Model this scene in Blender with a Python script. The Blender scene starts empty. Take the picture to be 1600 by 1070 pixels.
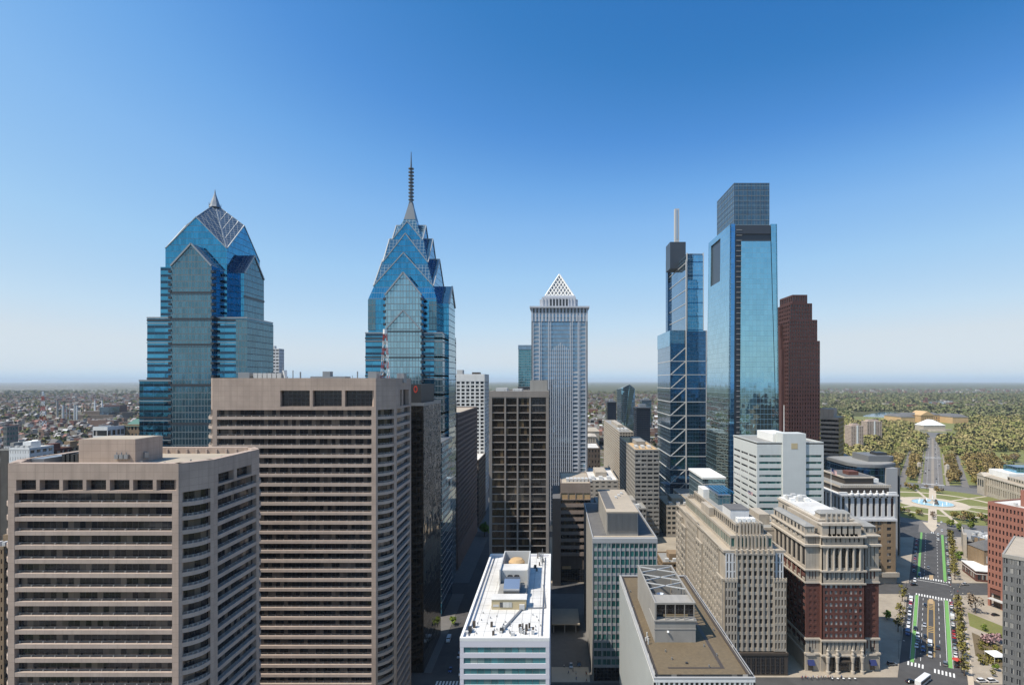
import bpy, math, random
import numpy as np
from mathutils import Vector
random.seed(7)
R = math.radians
scene = bpy.context.scene
COL = scene.collection
# ---------------------------------------------------------------- camera, sky, sun, exposure
CAMZ = 136.0          # height of the viewing deck above the streets
cd = bpy.data.cameras.new('camera'); cam = bpy.data.objects.new('camera', cd); COL.objects.link(cam)
cam.location = (0, 0, CAMZ); cam.rotation_euler = (R(90), 0, 0)
cd.sensor_width = 36; cd.lens = 36*861/1600; cd.shift_x = -65/1600; cd.shift_y = 60/1600
cd.clip_start = 1; cd.clip_end = 300000
scene.camera = cam
SUN_EL, SUN_AZ = R(56), R(25)     # azimuth measured from -X towards -Y
sdir = Vector((-math.cos(SUN_EL)*math.cos(SUN_AZ), -math.cos(SUN_EL)*math.sin(SUN_AZ), math.sin(SUN_EL)))
w = bpy.data.worlds.new('World'); scene.world = w; w.use_nodes = True
nt = w.node_tree; bg = nt.nodes['Background']
sky = nt.nodes.new('ShaderNodeTexSky'); sky.sky_type = 'NISHITA'; sky.sun_disc = False
sky.sun_elevation = SUN_EL; sky.sun_rotation = math.atan2(sdir.x, sdir.y)
sky.altitude = 100; sky.air_density = 1.0; sky.dust_density = 1.0; sky.ozone_density = 3.0
# the Nishita sky's brightness is graded to a clear spring azure: deep overhead, white towards the horizon
BG = 0.14
sep = nt.nodes.new('ShaderNodeSeparateColor'); mr = nt.nodes.new('ShaderNodeMath'); mr.operation = 'MULTIPLY'; mr.inputs[1].default_value = .110
nt.links.new(sky.outputs[0], sep.inputs[0]); nt.links.new(sep.outputs[0], mr.inputs[0])
cr = nt.nodes.new('ShaderNodeValToRGB'); nt.links.new(mr.outputs[0], cr.inputs[0])
SKY = ((.08, (.014, .11, .36)), (.112, (.035, .175, .46)), (.134, (.073, .242, .583)), (.157, (.134, .334, .672)), (.183, (.20, .408, .719)), (.245, (.304, .513, .754)), (.364, (.459, .614, .754)), (.449, (.56, .64, .705)), (.7, (.66, .70, .72)), (1.0, (.9, .9, .86)))
while len(cr.color_ramp.elements) < len(SKY): cr.color_ramp.elements.new(.5)
for e_, (p, c) in zip(cr.color_ramp.elements, SKY): e_.position = p; e_.color = (*c, 1)
vm = nt.nodes.new('ShaderNodeVectorMath'); vm.operation = 'MULTIPLY'; vm.inputs[1].default_value = (1/BG,)*3
nt.links.new(cr.outputs[0], vm.inputs[0]); nt.links.new(vm.outputs[0], bg.inputs[0]); bg.inputs[1].default_value = BG
sl = bpy.data.lights.new('sun', 'SUN'); sl.energy = 4.6; sl.angle = R(0.5); sl.color = (1, .93, .83)
so = bpy.data.objects.new('sun', sl); COL.objects.link(so); so.location = (0, 0, 600)
so.rotation_euler = sdir.to_track_quat('Z', 'Y').to_euler()
vs = scene.view_settings; vs.view_transform = 'Standard'; vs.look = 'None'; vs.gamma = 1; vs.exposure = 0.25
scene.cycles.max_bounces = 6; scene.cycles.volume_bounces = 0
scene.cycles.caustics_reflective = False; scene.cycles.caustics_refractive = False
# ---------------------------------------------------------------- mesh builder
ORG = {}
class MB:
    def __init__(s): s.v = []; s.f = []
    def face(s, *p):
        n = len(s.v); s.v.extend(p); s.f.append(tuple(range(n, n+len(p))))
    def hexa(s, a, b):            # a, b: lower and upper rings, CCW from above
        n = len(s.v); k = len(a); s.v.extend(a); s.v.extend(b)
        s.f.append(tuple(range(n+k-1, n-1, -1))); s.f.append(tuple(range(n+k, n+2*k)))
        for i in range(k):
            j = (i+1) % k; s.f.append((n+i, n+j, n+k+j, n+k+i))
    def box(s, x0, y0, z0, x1, y1, z1):
        s.prism([(x0, y0), (x1, y0), (x1, y1), (x0, y1)], z0, z1)
    def prism(s, poly, z0, z1): s.hexa([(x, y, z0) for x, y in poly], [(x, y, z1) for x, y in poly])
    def frust(s, p0, z0, p1, z1): s.hexa([(x, y, z0) for x, y in p0], [(x, y, z1) for x, y in p1])
    def obox(s, P, d, u0, u1, z0, z1, o0, o1):   # box on a facade line: along d, out along its right-hand normal
        nx, ny = d[1], -d[0]
        q = lambda u, o: (P[0]+d[0]*u+nx*o, P[1]+d[1]*u+ny*o)
        if o1 < o0: o0, o1 = o1, o0
        s.prism([q(u0, o1), q(u1, o1), q(u1, o0), q(u0, o0)], z0, z1)
    def bar(s, p, q, w, h=None):  # square bar between two points
        p = Vector(p); q = Vector(q); d = (q-p).normalized(); h = h or w
        a = d.cross(Vector((0, 0, 1)))
        a = a.normalized() if a.length > 1e-4 else Vector((1, 0, 0)); b = a.cross(d)
        a = a*w/2; b = b*h/2
        s.hexa([tuple(p+x) for x in (-a-b, -a+b, a+b, a-b)], [tuple(q+x) for x in (-a-b, -a+b, a+b, a-b)])
    def tube(s, p, q, r0, r1=None, n=8):
        r1 = r0 if r1 is None else r1; p = Vector(p); q = Vector(q); d = (q-p).normalized()
        a = d.cross(Vector((0, 0, 1)))
        a = a.normalized() if a.length > 1e-4 else Vector((1, 0, 0)); b = d.cross(a)
        if (d.z > .9): b = -b if a.cross(b).dot(d) < 0 else b
        ring = lambda c, r: [tuple(c+a*math.cos(2*math.pi*i/n)*r+b*math.sin(2*math.pi*i/n)*r) for i in range(n)]
        s.hexa(ring(p, max(r0, .001)), ring(q, max(r1, .001)))
    def lathe(s, c, prof, n=16):
        for (r0, z0), (r1, z1) in zip(prof[:-1], prof[1:]):
            for i in range(n):
                a0, a1 = 2*math.pi*i/n, 2*math.pi*(i+1)/n
                P = lambda r, a, z: (c[0]+r*math.cos(a), c[1]+r*math.sin(a), z)
                s.face(P(r0, a0, z0), P(r0, a1, z0), P(r1, a1, z1), P(r1, a0, z1))
    def mesh(s, name, mat, off=(0, 0, 0)):
        me = bpy.data.meshes.new(name)
        v = np.array(s.v, dtype=np.float64).reshape(-1, 3)-np.array(off)
        me.from_pydata(v.tolist(), [], s.f); me.update()
        nl = len(me.loops)
        if nl:
            uv = me.uv_layers.new(name='uv')
            vi = np.empty(nl, np.int32); me.loops.foreach_get('vertex_index', vi)
            npoly = len(me.polygons); nr = np.empty(npoly*3); me.polygons.foreach_get('normal', nr); nr = nr.reshape(-1, 3)
            lt = np.empty(npoly, np.int32); me.polygons.foreach_get('loop_total', lt)
            N = np.repeat(nr, lt, axis=0); P = v[vi]
            flat = np.abs(N[:, 2]) > .95
            tx = np.stack([-N[:, 1], N[:, 0], np.zeros(nl)], 1); ln = np.linalg.norm(tx, axis=1); tx[flat] = (1, 0, 0); ln[flat] = 1
            tx /= np.maximum(ln, 1e-6)[:, None]; bt = np.cross(N, tx)
            u = (P*tx).sum(1); q = np.where(flat, P[:, 1], (P*bt).sum(1))
            uv.data.foreach_set('uv', np.stack([u, q], 1).ravel())
        me.materials.append(mat)
        return me
    def build(s, name, mat, parent=None, loc=None):
        if not s.f: return None
        off = ORG.get(parent.name, (0, 0, 0)) if parent is not None else (loc or (0, 0, 0))
        o = bpy.data.objects.new(name, s.mesh(name, mat, off)); COL.objects.link(o)
        if parent is not None: o.parent = parent; ORG[o.name] = off
        else: o.location = off; ORG[o.name] = off
        return o
def tag(o, label=None, cat=None, group=None, kind=None):
    if label: o['label'] = label
    if cat: o['category'] = cat
    if group: o['group'] = group
    if kind: o['kind'] = kind
    return o
def thing(name, label, cat, loc, group=None, rz=0):
    o = bpy.data.objects.new(name, None); COL.objects.link(o); o.location = loc; o.rotation_euler[2] = rz
    o.empty_display_size = 1; ORG[o.name] = tuple(loc)
    return tag(o, label, cat, group)
def copy_tree(o, parent=None):
    c = o.copy(); COL.objects.link(c)
    if parent is not None: c.parent = parent
    for ch in list(o.children): copy_tree(ch, c)
    return c
def px(x, y, Y): return ((x-865)/861*Y, Y, CAMZ-(y-595)/861*Y)     # photo pixel at a known depth -> place
def X(x, Y): return (x-865)/861*Y
def Z(y, Y): return CAMZ-(y-595)/861*Y
# ---------------------------------------------------------------- materials
class NT:
    def __init__(s, name):
        s.m = bpy.data.materials.new(name); s.m.use_nodes = True; s.t = s.m.node_tree
        s.b = s.t.nodes['Principled BSDF']; s.out = s.t.nodes['Material Output']
    def n(s, typ, ins=None, **props):
        k = s.t.nodes.new('ShaderNode'+typ)
        for a, b in props.items(): setattr(k, a, b)
        for a, b in (ins or {}).items(): s.set(k.inputs[a], b)
        return k
    def set(s, sock, v):
        if isinstance(v, bpy.types.NodeSocket): s.t.links.new(v, sock)
        elif isinstance(v, (tuple, list)) and sock.type == 'RGBA' and len(v) == 3: sock.default_value = (*v, 1)
        else: sock.default_value = v
    def math(s, op, a, b=0.0, clamp=False):
        k = s.n('Math', {0: a, 1: b}, operation=op); k.use_clamp = clamp; return k.outputs[0]
    def mix(s, f, a, b, mode='MIX'):
        k = s.n('Mix', {0: f}, data_type='RGBA', blend_type=mode); s.set(k.inputs[6], a); s.set(k.inputs[7], b); return k.outputs[2]
    def uv(s): return s.n('UVMap').outputs[0]
    def scaled(s, v, sc): return s.n('VectorMath', {0: v, 1: sc}, operation='MULTIPLY').outputs[0]
    def noise(s, v, scale, detail=4, rough=.6):
        return s.n('TexNoise', {'Vector': v, 'Scale': scale, 'Detail': detail, 'Roughness': rough}).outputs[0]
    def ramp(s, f, a, b):
        return s.n('MapRange', {0: f, 1: a, 2: b}, clamp=True).outputs[0]
    def fin(s, col=None, rough=None, metal=None, **kw):
        if col is not None: s.set(s.b.inputs['Base Color'], col)
        if rough is not None: s.set(s.b.inputs['Roughness'], rough)
        if metal is not None: s.set(s.b.inputs['Metallic'], metal)
        for k, v in kw.items(): s.set(s.b.inputs[k], v)
        return s.m
M = {}
def plain(name, col, rough=.6, metal=0.0):
    M[name] = NT(name).fin(tuple(col), rough, metal); return M[name]
def stone(name, col, var=.18, joint=None, jd=.72, rough=.85, scale=.12, streak=True):
    t = NT(name); uv = t.uv()
    a = t.noise(uv, scale, 5); f = t.ramp(a, .25, .75)
    c = t.mix(f, tuple(x*(1-var) for x in col), tuple(min(1, x*(1+var)) for x in col))
    if streak:
        st = t.noise(t.scaled(uv, (1.0, .06, 1)), .5, 4); c = t.mix(t.ramp(st, .5, .8), c, tuple(x*(1-1.4*var) for x in col))
    if joint:
        sx = t.n('SeparateXYZ', {0: uv})
        fx = t.math('FRACT', t.math('DIVIDE', sx.outputs[0], joint[0])); fy = t.math('FRACT', t.math('DIVIDE', sx.outputs[1], joint[1]))
        m = t.math('MAXIMUM', t.math('LESS_THAN', fx, joint[2]/joint[0]), t.math('LESS_THAN', fy, joint[2]/joint[1]))
        ids = t.n('CombineXYZ', {0: t.math('FLOOR', t.math('DIVIDE', sx.outputs[0], joint[0])), 1: t.math('FLOOR', t.math('DIVIDE', sx.outputs[1], joint[1]))})
        wn = t.n('TexWhiteNoise', {'Vector': ids.outputs[0]}).outputs[0]
        c = t.mix(t.math('MULTIPLY', wn, .5), c, t.mix(.5, c, tuple(x*(1-.9*var) for x in col)))
        c = t.mix(m, c, tuple(x*jd for x in col))
    M[name] = t.fin(c, rough); return M[name]
def glass(name, tint, pw=1.5, ph=3.6, mull=.12, mullcol=(.2, .22, .24), rough=.04, metal=.85, var=.25, tilt=.02, span=0.0, spancol=None, vmull=None, blind_or_light=0.0):
    """reflective curtain wall: panes pw x ph metres, each a little differently tilted and tinted"""
    t = NT(name); uv = t.uv(); sx = t.n('SeparateXYZ', {0: uv})
    du = t.math('DIVIDE', sx.outputs[0], pw); dv = t.math('DIVIDE', sx.outputs[1], ph)
    ids = t.n('CombineXYZ', {0: t.math('FLOOR', du), 1: t.math('FLOOR', dv)})
    wn = t.n('TexWhiteNoise', {'Vector': ids.outputs[0]})
    big = t.noise(uv, .03, 3)
    v = t.math('ADD', t.math('MULTIPLY', wn.outputs[0], var), t.math('MULTIPLY', t.ramp(big, .3, .7), var*.6))
    c = t.mix(v, tuple(tint), tuple(x*.35 for x in tint))
    fu, fv = t.math('FRACT', du), t.math('FRACT', dv)
    if blind_or_light:
        c = t.mix(t.math('MULTIPLY', t.math('GREATER_THAN', wn.outputs[0], 1-blind_or_light), .5), c, (.35, .34, .3))
    if span:
        sp = t.math('LESS_THAN', fv, span); c = t.mix(sp, c, spancol or tuple(x*.4 for x in tint))
    vm = mull if vmull is None else vmull
    m = t.math('MAXIMUM', t.math('LESS_THAN', fu, mull/pw), t.math('LESS_THAN', fv, vm/ph))
    c = t.mix(m, c, tuple(mullcol))
    geo = t.n('NewGeometry')
    off = t.n('VectorMath', {0: wn.outputs[1], 1: (.5, .5, .5)}, operation='SUBTRACT').outputs[0]
    wob = t.n('TexNoise', {'Vector': uv, 'Scale': .35, 'Detail': 1}).outputs[1]
    wo = t.n('VectorMath', {0: wob, 1: (.5, .5, .5)}, operation='SUBTRACT').outputs[0]
    o2 = t.n('VectorMath', {0: t.scaled(off, (tilt,)*3), 1: t.scaled(wo, (tilt*1.6,)*3)}, operation='ADD').outputs[0]
    nn = t.n('VectorMath', {0: t.n('VectorMath', {0: geo.outputs['Normal'], 1: o2}, operation='ADD').outputs[0]}, operation='NORMALIZE').outputs[0]
    M[name] = t.fin(c, t.math('ADD', t.math('MULTIPLY', m, .4), rough), t.math('MULTIPLY', t.math('SUBTRACT', 1, m), metal), Normal=nn)
    return M[name]
def winmat(name, dark=(.015, .018, .022), blind_or_light=(.45, .42, .38), p=.25, pw=1.5, ph=100, mull=.08, mullcol=(.05, .05, .05), rough=.06, spec=.6):
    """window panes: mostly dark glass, some paler for drawn blinds and painted-in light, divided every pw metres"""
    t = NT(name); uv = t.uv(); sx = t.n('SeparateXYZ', {0: uv}); oi = t.n('ObjectInfo'); ge = t.n('NewGeometry')
    du = t.math('DIVIDE', sx.outputs[0], pw); dv = t.math('DIVIDE', sx.outputs[1], ph)
    ids = t.n('CombineXYZ', {0: t.math('FLOOR', du), 1: t.math('MULTIPLY', oi.outputs['Random'], 97.3), 2: t.math('MULTIPLY', ge.outputs['Random Per Island'], 53.7)})
    wn = t.n('TexWhiteNoise', {'Vector': ids.outputs[0]})
    lvl = t.math('FRACT', t.math('MULTIPLY', wn.outputs[0], 7.13))
    b = t.math('MULTIPLY', t.math('LESS_THAN', wn.outputs[0], p), t.math('ADD', .25, t.math('MULTIPLY', lvl, .75)))
    c = t.mix(b, t.mix(t.math('MULTIPLY', lvl, .7), tuple(dark), tuple(x*2.4 for x in dark)), tuple(blind_or_light))
    m = t.math('LESS_THAN', t.math('FRACT', du), mull/pw)
    if ph < 50: m = t.math('MAXIMUM', m, t.math('LESS_THAN', t.math('FRACT', dv), mull/ph))
    c = t.mix(m, c, tuple(mullcol))
    M[name] = t.fin(c, rough, 0.0, **{'Specular IOR Level': spec, 'Coat Weight': .35, 'Coat Roughness': .03}); return M[name]
def roofmat(name, col, col2, scale=.25, sp=0.35, big=.03):
    t = NT(name); uv = t.uv()
    a = t.noise(uv, scale, 8, .7); bb = t.noise(uv, big, 4)
    c = t.mix(t.ramp(a, .3, .75), tuple(col), tuple(col2)); c = t.mix(t.math('MULTIPLY', t.ramp(bb, .45, .7), sp), c, tuple(x*.5 for x in col2))
    c = t.mix(t.math('MULTIPLY', t.ramp(t.noise(uv, 3, 2), .55, .8), .25), c, tuple(x*.5 for x in col))
    M[name] = t.fin(c, .9); return M[name]
# ---------------------------------------------------------------- buildings
_wmesh = {}
class Bldg:
    """one building: an Empty with wall / trim / roof meshes and its windows"""
    def __init__(s, name, label, loc, cat='building', group=None):
        s.o = thing(name, label, cat, loc, group); s.loc = loc; s.parts = {}; s.win = []; s.extra = []
    def p(s, part, mat):
        k = (part, mat)
        if k not in s.parts: s.parts[k] = MB()
        return s.parts[k]
    def facade(s, P0, P1, z0, z1, nf, nb, pier=.5, spd=.35, rec=.35, wall='wall', wm='win', mat=None, wallmat='beige', pout=0., sout=-.01, part='window', alt=None, wedge=0., skip=None, top=True, epier=None, win=True):
        L = math.dist(P0, P1); d = ((P1[0]-P0[0])/L, (P1[1]-P0[1])/L); e = epier or pier/2
        bay = (L-2*e)/nb if epier else L/nb; fh = (z1-z0)/nf; W = s.p(wall, wallmat)
        off = e if epier else 0
        for i in range(nb+1):
            u = off+i*bay; a, b = u-pier/2, u+pier/2
            if i == 0: a = .004          # ends held 4 mm back so that the faces of two fronts never share a plane at a corner
            if i == nb: b = L-.004
            W.obox(P0, d, a, b, z0, z1, -rec, pout)
        for k in range(nf+1):
            if k == nf:
                if top: W.obox(P0, d, .002, L-.002, z1, z1+spd*fh*.6, -rec, pout+.02)
            else: W.obox(P0, d, .006, L-.006, z0+k*fh, z0+(k+spd)*fh, -rec, sout)
        if not win: return
        nx, ny = d[1], -d[0]; ang = math.atan2(d[1], d[0])
        for k in range(nf):
            for i in range(nb):
                if skip and skip(k, i): continue
                u0 = off+i*bay+pier/2; u1 = off+(i+1)*bay-pier/2
                if i == 0 and not epier: u0 = max(u0, pier/2)
                zz0 = z0+(k+spd)*fh; zz1 = z0+(k+1)*fh; uc = (u0+u1)/2
                c = (P0[0]+d[0]*uc+nx*(-rec+.05), P0[1]+d[1]*uc+ny*(-rec+.05), (zz0+zz1)/2)
                s.win.append((c, ang, u1-u0, zz1-zz0, wm, part))
    def window(s, P0, P1, u0, u1, z0, z1, wm, out=.05, part='window'):
        L = math.dist(P0, P1); d = ((P1[0]-P0[0])/L, (P1[1]-P0[1])/L); uc = (u0+u1)/2
        s.win.append(((P0[0]+d[0]*uc+d[1]*out, P0[1]+d[1]*uc-d[0]*out, (z0+z1)/2), math.atan2(d[1], d[0]), u1-u0, z1-z0, wm, part))
    def done(s):
        out = {}
        for (part, mat), mb in sorted(s.parts.items(), key=lambda a: '/' in a[0][0]):     # 'part/sub_part' hangs the piece on its part
            par = s.o
            if '/' in part: par = out.get(part.split('/')[0], s.o)
            o = mb.build(part.split('/')[-1].rstrip('0123456789'), M[mat], par); out.setdefault(part.split('/')[-1], o)
        cp = Vector((0, 0, CAMZ)); sc = {}
        for q in s.win:
            c = Vector(q[0]); n = Vector((math.sin(q[1]), -math.cos(q[1]), 0)); v = cp-c; f = n.dot(v.normalized())
            vis = max(f, .0) if c.z > 0 else 0
            py = 595+861*(136-c.z)/max(c.y, 1)
            if py > 1075: vis = 0
            sc.setdefault(q[5], []).append((q[2]*q[3]*vis/v.length_squared, q))
        for part, lst in sc.items():
            lst.sort(key=lambda a: -a[0]); rest = {}
            for i, (_, (c, ang, ww, hh, wm, pt)) in enumerate(lst):
                if i < 100 and _ > 0:
                    key = (round(ww, 2), round(hh, 2), wm)
                    if key not in _wmesh:
                        b = MB(); b.box(-ww/2, -.05, -hh/2, ww/2, .0, hh/2); _wmesh[key] = b.mesh('window', M[wm])
                    o = bpy.data.objects.new(part, _wmesh[key]); COL.objects.link(o); o.parent = s.o
                    o.location = Vector(c)-Vector(s.loc); o.rotation_euler[2] = ang
                else:
                    rest.setdefault(wm, []).append((c, ang, ww, hh))
            for wm, l2 in rest.items():
                b = MB()
                for c, ang, ww, hh in l2:
                    d = (math.cos(ang), math.sin(ang)); P = (c[0]-d[0]*ww/2, c[1]-d[1]*ww/2)
                    b.obox(P, d, 0, ww, c[2]-hh/2, c[2]+hh/2, 0, .05)
                o = b.build(part, M[wm], s.o)
                if len(lst) > 100: o['kind'] = 'stuff'
        return s.o
def rect(x0, y0, x1, y1): return [(x0, y0), (x1, y0), (x1, y1), (x0, y1)]
def inset(x0, y0, x1, y1, d): return rect(x0+d, y0+d, x1-d, y1-d)
def parapet(mb, x0, y0, x1, y1, z0, z1, t=.4):
    mb.box(x0, y0, z0, x1, y0+t, z1); mb.box(x0, y1-t, z0, x1, y1, z1)
    mb.box(x0, y0+t, z0, x0+t, y1-t, z1); mb.box(x1-t, y0+t, z0, x1, y1-t, z1)
def polyoff(poly, d):   # inward offset of a convex CCW polygon
    n = len(poly); out = []
    for i in range(n):
        a, b, c = Vector(poly[i-1]), Vector(poly[i]), Vector(poly[(i+1) % n])
        e1 = (b-a).normalized(); e2 = (c-b).normalized(); n1 = Vector((-e1.y, e1.x)); n2 = Vector((-e2.y, e2.x))
        k = (n1+n2); k = k/(1+n1.dot(n2)); out.append((b.x+k.x*d, b.y+k.y*d))
    return out
def ring(mb, poly, z0, z1, t):
    q = polyoff(poly, t); n = len(poly)
    for i in range(n):
        j = (i+1) % n
        mb.hexa([(*poly[i], z0), (*poly[j], z0), (*q[j], z0), (*q[i], z0)], [(*poly[i], z1), (*poly[j], z1), (*q[j], z1), (*q[i], z1)])
# ---------------------------------------------------------------- shared materials
plain('metal', (.32, .33, .34), .45, .6); plain('dark_metal', (.05, .052, .055), .5, .3); plain('steel', (.55, .57, .6), .3, .9)
plain('black', (.012, .012, .014), .5); plain('white_paint', (.78, .78, .76), .5); plain('light_grey', (.5, .5, .49), .7)
plain('red_paint', (.45, .05, .03), .5); plain('bark', (.10, .075, .055), .9); plain('louver', (.16, .165, .17), .6)
stone('beige', (.425, .328, .265), .19, (2.4, 2.0, .06), .62); stone('beige_trim', (.45, .36, .30), .16, (2.4, 9, .06), .7)
stone('limestone', (.415, .365, .30), .2, (2.0, 1.2, .03), .86); stone('limestone_trim', (.47, .415, .345), .17)
stone('tan_brick', (.27, .19, .115), .2, (.9, .4, .05), .85); stone('red_brick', (.13, .05, .038), .25, (.8, .4, .05), .85)
stone('maroon_granite', (.085, .038, .036), .2); stone('white_panel', (.58, .60, .58), .06, (1.5, 1.5, .04), .82, .5)
stone('pink_brown', (.20, .145, .125), .15); stone('grey_granite', (.15, .15, .15), .25, (1.2, 1.2, .04), .8, .6)
stone('dark_brown', (.13, .10, .08), .2); stone('grey_stone', (.30, .285, .26), .15); stone('white_stone', (.62, .62, .62), .1, None)
stone('dull_concrete', (.30, .285, .265), .15, (3, 3, .05), .85); stone('brown_spandrel', (.30, .235, .19), .15); stone('tan_wall', (.50, .41, .25), .1)
stone('white_wall', (.72, .72, .70), .08); stone('orange_stone', (.52, .35, .18), .12); stone('yellow_brick', (.36, .26, .10), .15, (.8, .4, .05), .85)
roofmat('gravel', (.175, .130, .075), (.105, .08, .05), .9, .5); roofmat('white_roof', (.72, .71, .69), (.52, .505, .475), .22, .6)
roofmat('tan_roof', (.45, .38, .29), (.36, .31, .25), .3, .4); roofmat('dark_roof', (.10, .10, .105), (.16, .155, .15), .2, .4)
roofmat('grey_roof', (.30, .295, .28), (.22, .22, .215), .2, .5)
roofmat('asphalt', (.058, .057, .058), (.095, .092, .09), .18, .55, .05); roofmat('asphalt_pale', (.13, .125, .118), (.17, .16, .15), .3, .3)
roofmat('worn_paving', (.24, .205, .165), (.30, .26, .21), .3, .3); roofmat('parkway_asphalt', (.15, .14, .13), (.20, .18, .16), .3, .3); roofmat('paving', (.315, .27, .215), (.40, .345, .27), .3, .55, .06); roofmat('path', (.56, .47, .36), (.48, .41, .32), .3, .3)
roofmat('grass', (.13, .16, .035), (.22, .20, .07), .6, .35, .04); roofmat('soil', (.17, .12, .07), (.12, .10, .05), .5, .4)
plain('line_white', (.72, .72, .70), .7); plain('line_yellow', (.62, .40, .12), .7); plain('bike_green', (.16, .36, .10), .75); plain('median_tan', (.42, .30, .17), .8)
def foliage(name, a, b):
    """leaf cards shaded with the clump's rounded normal; one tone per tree, small changes per leaf"""
    t = NT(name); oi = t.n('ObjectInfo'); ge = t.n('NewGeometry'); tone = t.n('Attribute', attribute_name='tone').outputs['Fac']
    r = t.math('FRACT', t.math('ADD', tone, oi.outputs['Random']))
    c = t.mix(r, tuple(a), tuple(b)); c = t.mix(t.math('MULTIPLY', ge.outputs['Random Per Island'], .45), c, tuple(x*.6 for x in a))
    nv = t.n('Attribute', attribute_name='nrm').outputs['Vector']; nw = t.n('VectorTransform', {0: nv}, vector_type='NORMAL', convert_from='OBJECT', convert_to='WORLD').outputs[0]
    M[name] = t.fin(c, .8, Normal=t.n('VectorMath', {0: nw}, operation='NORMALIZE').outputs[0], **{'Specular IOR Level': .1}); return M[name]
foliage('leaf_tan', (.30, .22, .085), (.43, .33, .14)); foliage('leaf_green', (.14, .20, .03), (.24, .28, .06)); foliage('leaf_olive', (.22, .20, .05), (.33, .28, .085))
foliage('leaf_bright', (.16, .26, .03), (.26, .34, .06)); foliage('leaf_pink', (.42, .24, .26), (.52, .34, .33)); foliage('leaf_bare', (.28, .21, .15), (.36, .28, .19))
foliage('leaf_mix', (.055, .07, .022), (.17, .14, .065))
# ---------------------------------------------------------------- far ground sheet
def ground_mat():
    t = NT('ground'); tc = t.n('TexCoord').outputs['Object']; sx = t.n('SeparateXYZ', {0: tc})
    n1 = t.noise(tc, .0011, 5); n2 = t.noise(tc, .012, 4); n3 = t.noise(tc, .05, 3)
    wood = t.mix(t.ramp(n2, .35, .7), (.055, .068, .026), (.13, .11, .06)); wood = t.mix(t.math('MULTIPLY', t.ramp(n3, .5, .7), .5), wood, (.04, .05, .02))
    vo = t.n('TexVoronoi', {'Vector': tc, 'Scale': .045}); sv = t.n('SeparateColor', {0: vo.outputs['Color']})
    town = t.mix(sv.outputs[0], (.11, .09, .075), (.24, .22, .21)); town = t.mix(t.math('GREATER_THAN', sv.outputs[1], .94), town, (.6, .6, .6))
    town = t.mix(t.math('GREATER_THAN', sv.outputs[2], .62), town, (.075, .08, .035))
    # woods to the right (north), town to the left; patches of both everywhere
    side = t.math('SUBTRACT', t.math('DIVIDE', sx.outputs[0], t.math('ADD', t.math('ABSOLUTE', sx.outputs[1]), 400)), .22)
    far = t.math('SUBTRACT', t.math('MULTIPLY', t.ramp(sx.outputs[1], 2500, 7000), 1.6), t.math('MULTIPLY', t.ramp(sx.outputs[1], 0, -200), 3))
    k = t.math('ADD', t.math('MULTIPLY', side, 1.6), t.math('ADD', t.math('MULTIPLY', t.math('SUBTRACT', n1, .5), 3.0), t.math('MULTIPLY', far, .9)))
    M['ground'] = t.fin(t.mix(t.ramp(k, -.15, .25), town, wood), .95, **{'Specular IOR Level': 0.1})
ground_mat()
b = MB(); gn = 64; RAD = 80000
for i in range(gn):
    a0, a1 = 2*math.pi*i/gn, 2*math.pi*(i+1)/gn
    b.face((0, 0, -.3), (RAD*math.cos(a0), RAD*math.sin(a0), -.3), (RAD*math.cos(a1), RAD*math.sin(a1), -.3))
tag(b.build('ground', M['ground']), kind='structure')
AX, AY = .5666, .824                       # the parkway runs straight away from under the deck along this direction
def ST(s, t, z=0.0): return (s*AX+t*AY, s*AY-t*AX, z)
def Xt(t, Y): return (t+AX*Y)/AY
def sheet(name, pts, z, mat, kind='structure', th=0.0):
    m = MB()
    if th: m.prism([(p[0], p[1]) for p in pts], z-th, z)
    else: m.face(*[(p[0], p[1], z) for p in pts])
    return tag(m.build(name, M[mat]), kind=kind)
def sq(s0, s1, t0, t1): return [ST(s0, t0), ST(s0, t1), ST(s1, t1), ST(s1, t0)][::1]
def ccw(p):
    a = sum(p[i-1][0]*p[i][1]-p[i][0]*p[i-1][1] for i in range(len(p))); return p if a > 0 else p[::-1]
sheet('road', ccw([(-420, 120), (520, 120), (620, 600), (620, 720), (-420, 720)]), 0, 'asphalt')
# city blocks: raised pavement slabs
SL = .14
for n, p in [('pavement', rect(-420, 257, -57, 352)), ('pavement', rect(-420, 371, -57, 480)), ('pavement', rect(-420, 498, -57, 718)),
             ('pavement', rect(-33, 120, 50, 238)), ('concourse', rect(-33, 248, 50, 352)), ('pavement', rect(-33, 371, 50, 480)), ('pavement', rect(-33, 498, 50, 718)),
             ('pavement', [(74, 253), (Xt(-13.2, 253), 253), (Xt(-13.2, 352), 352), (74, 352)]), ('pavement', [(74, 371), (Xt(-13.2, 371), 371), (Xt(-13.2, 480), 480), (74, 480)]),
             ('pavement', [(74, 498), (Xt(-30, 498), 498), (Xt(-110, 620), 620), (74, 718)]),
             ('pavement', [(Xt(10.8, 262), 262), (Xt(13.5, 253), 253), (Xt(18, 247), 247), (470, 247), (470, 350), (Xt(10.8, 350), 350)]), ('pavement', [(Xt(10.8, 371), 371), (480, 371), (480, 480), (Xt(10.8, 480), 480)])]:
    sheet(n, ccw(p), SL, 'asphalt_pale' if n == 'concourse' or p[0][0] == -420 else 'paving', th=.2)  # concourse and left blocks: darker paving colour carries the towers' deep shade
# the sunlit brick plaza between the white-roofed and the green-glazed buildings
sheet('plaza', rect(-1, 249, 16.5, 262), SL+.02, 'path')
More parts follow.
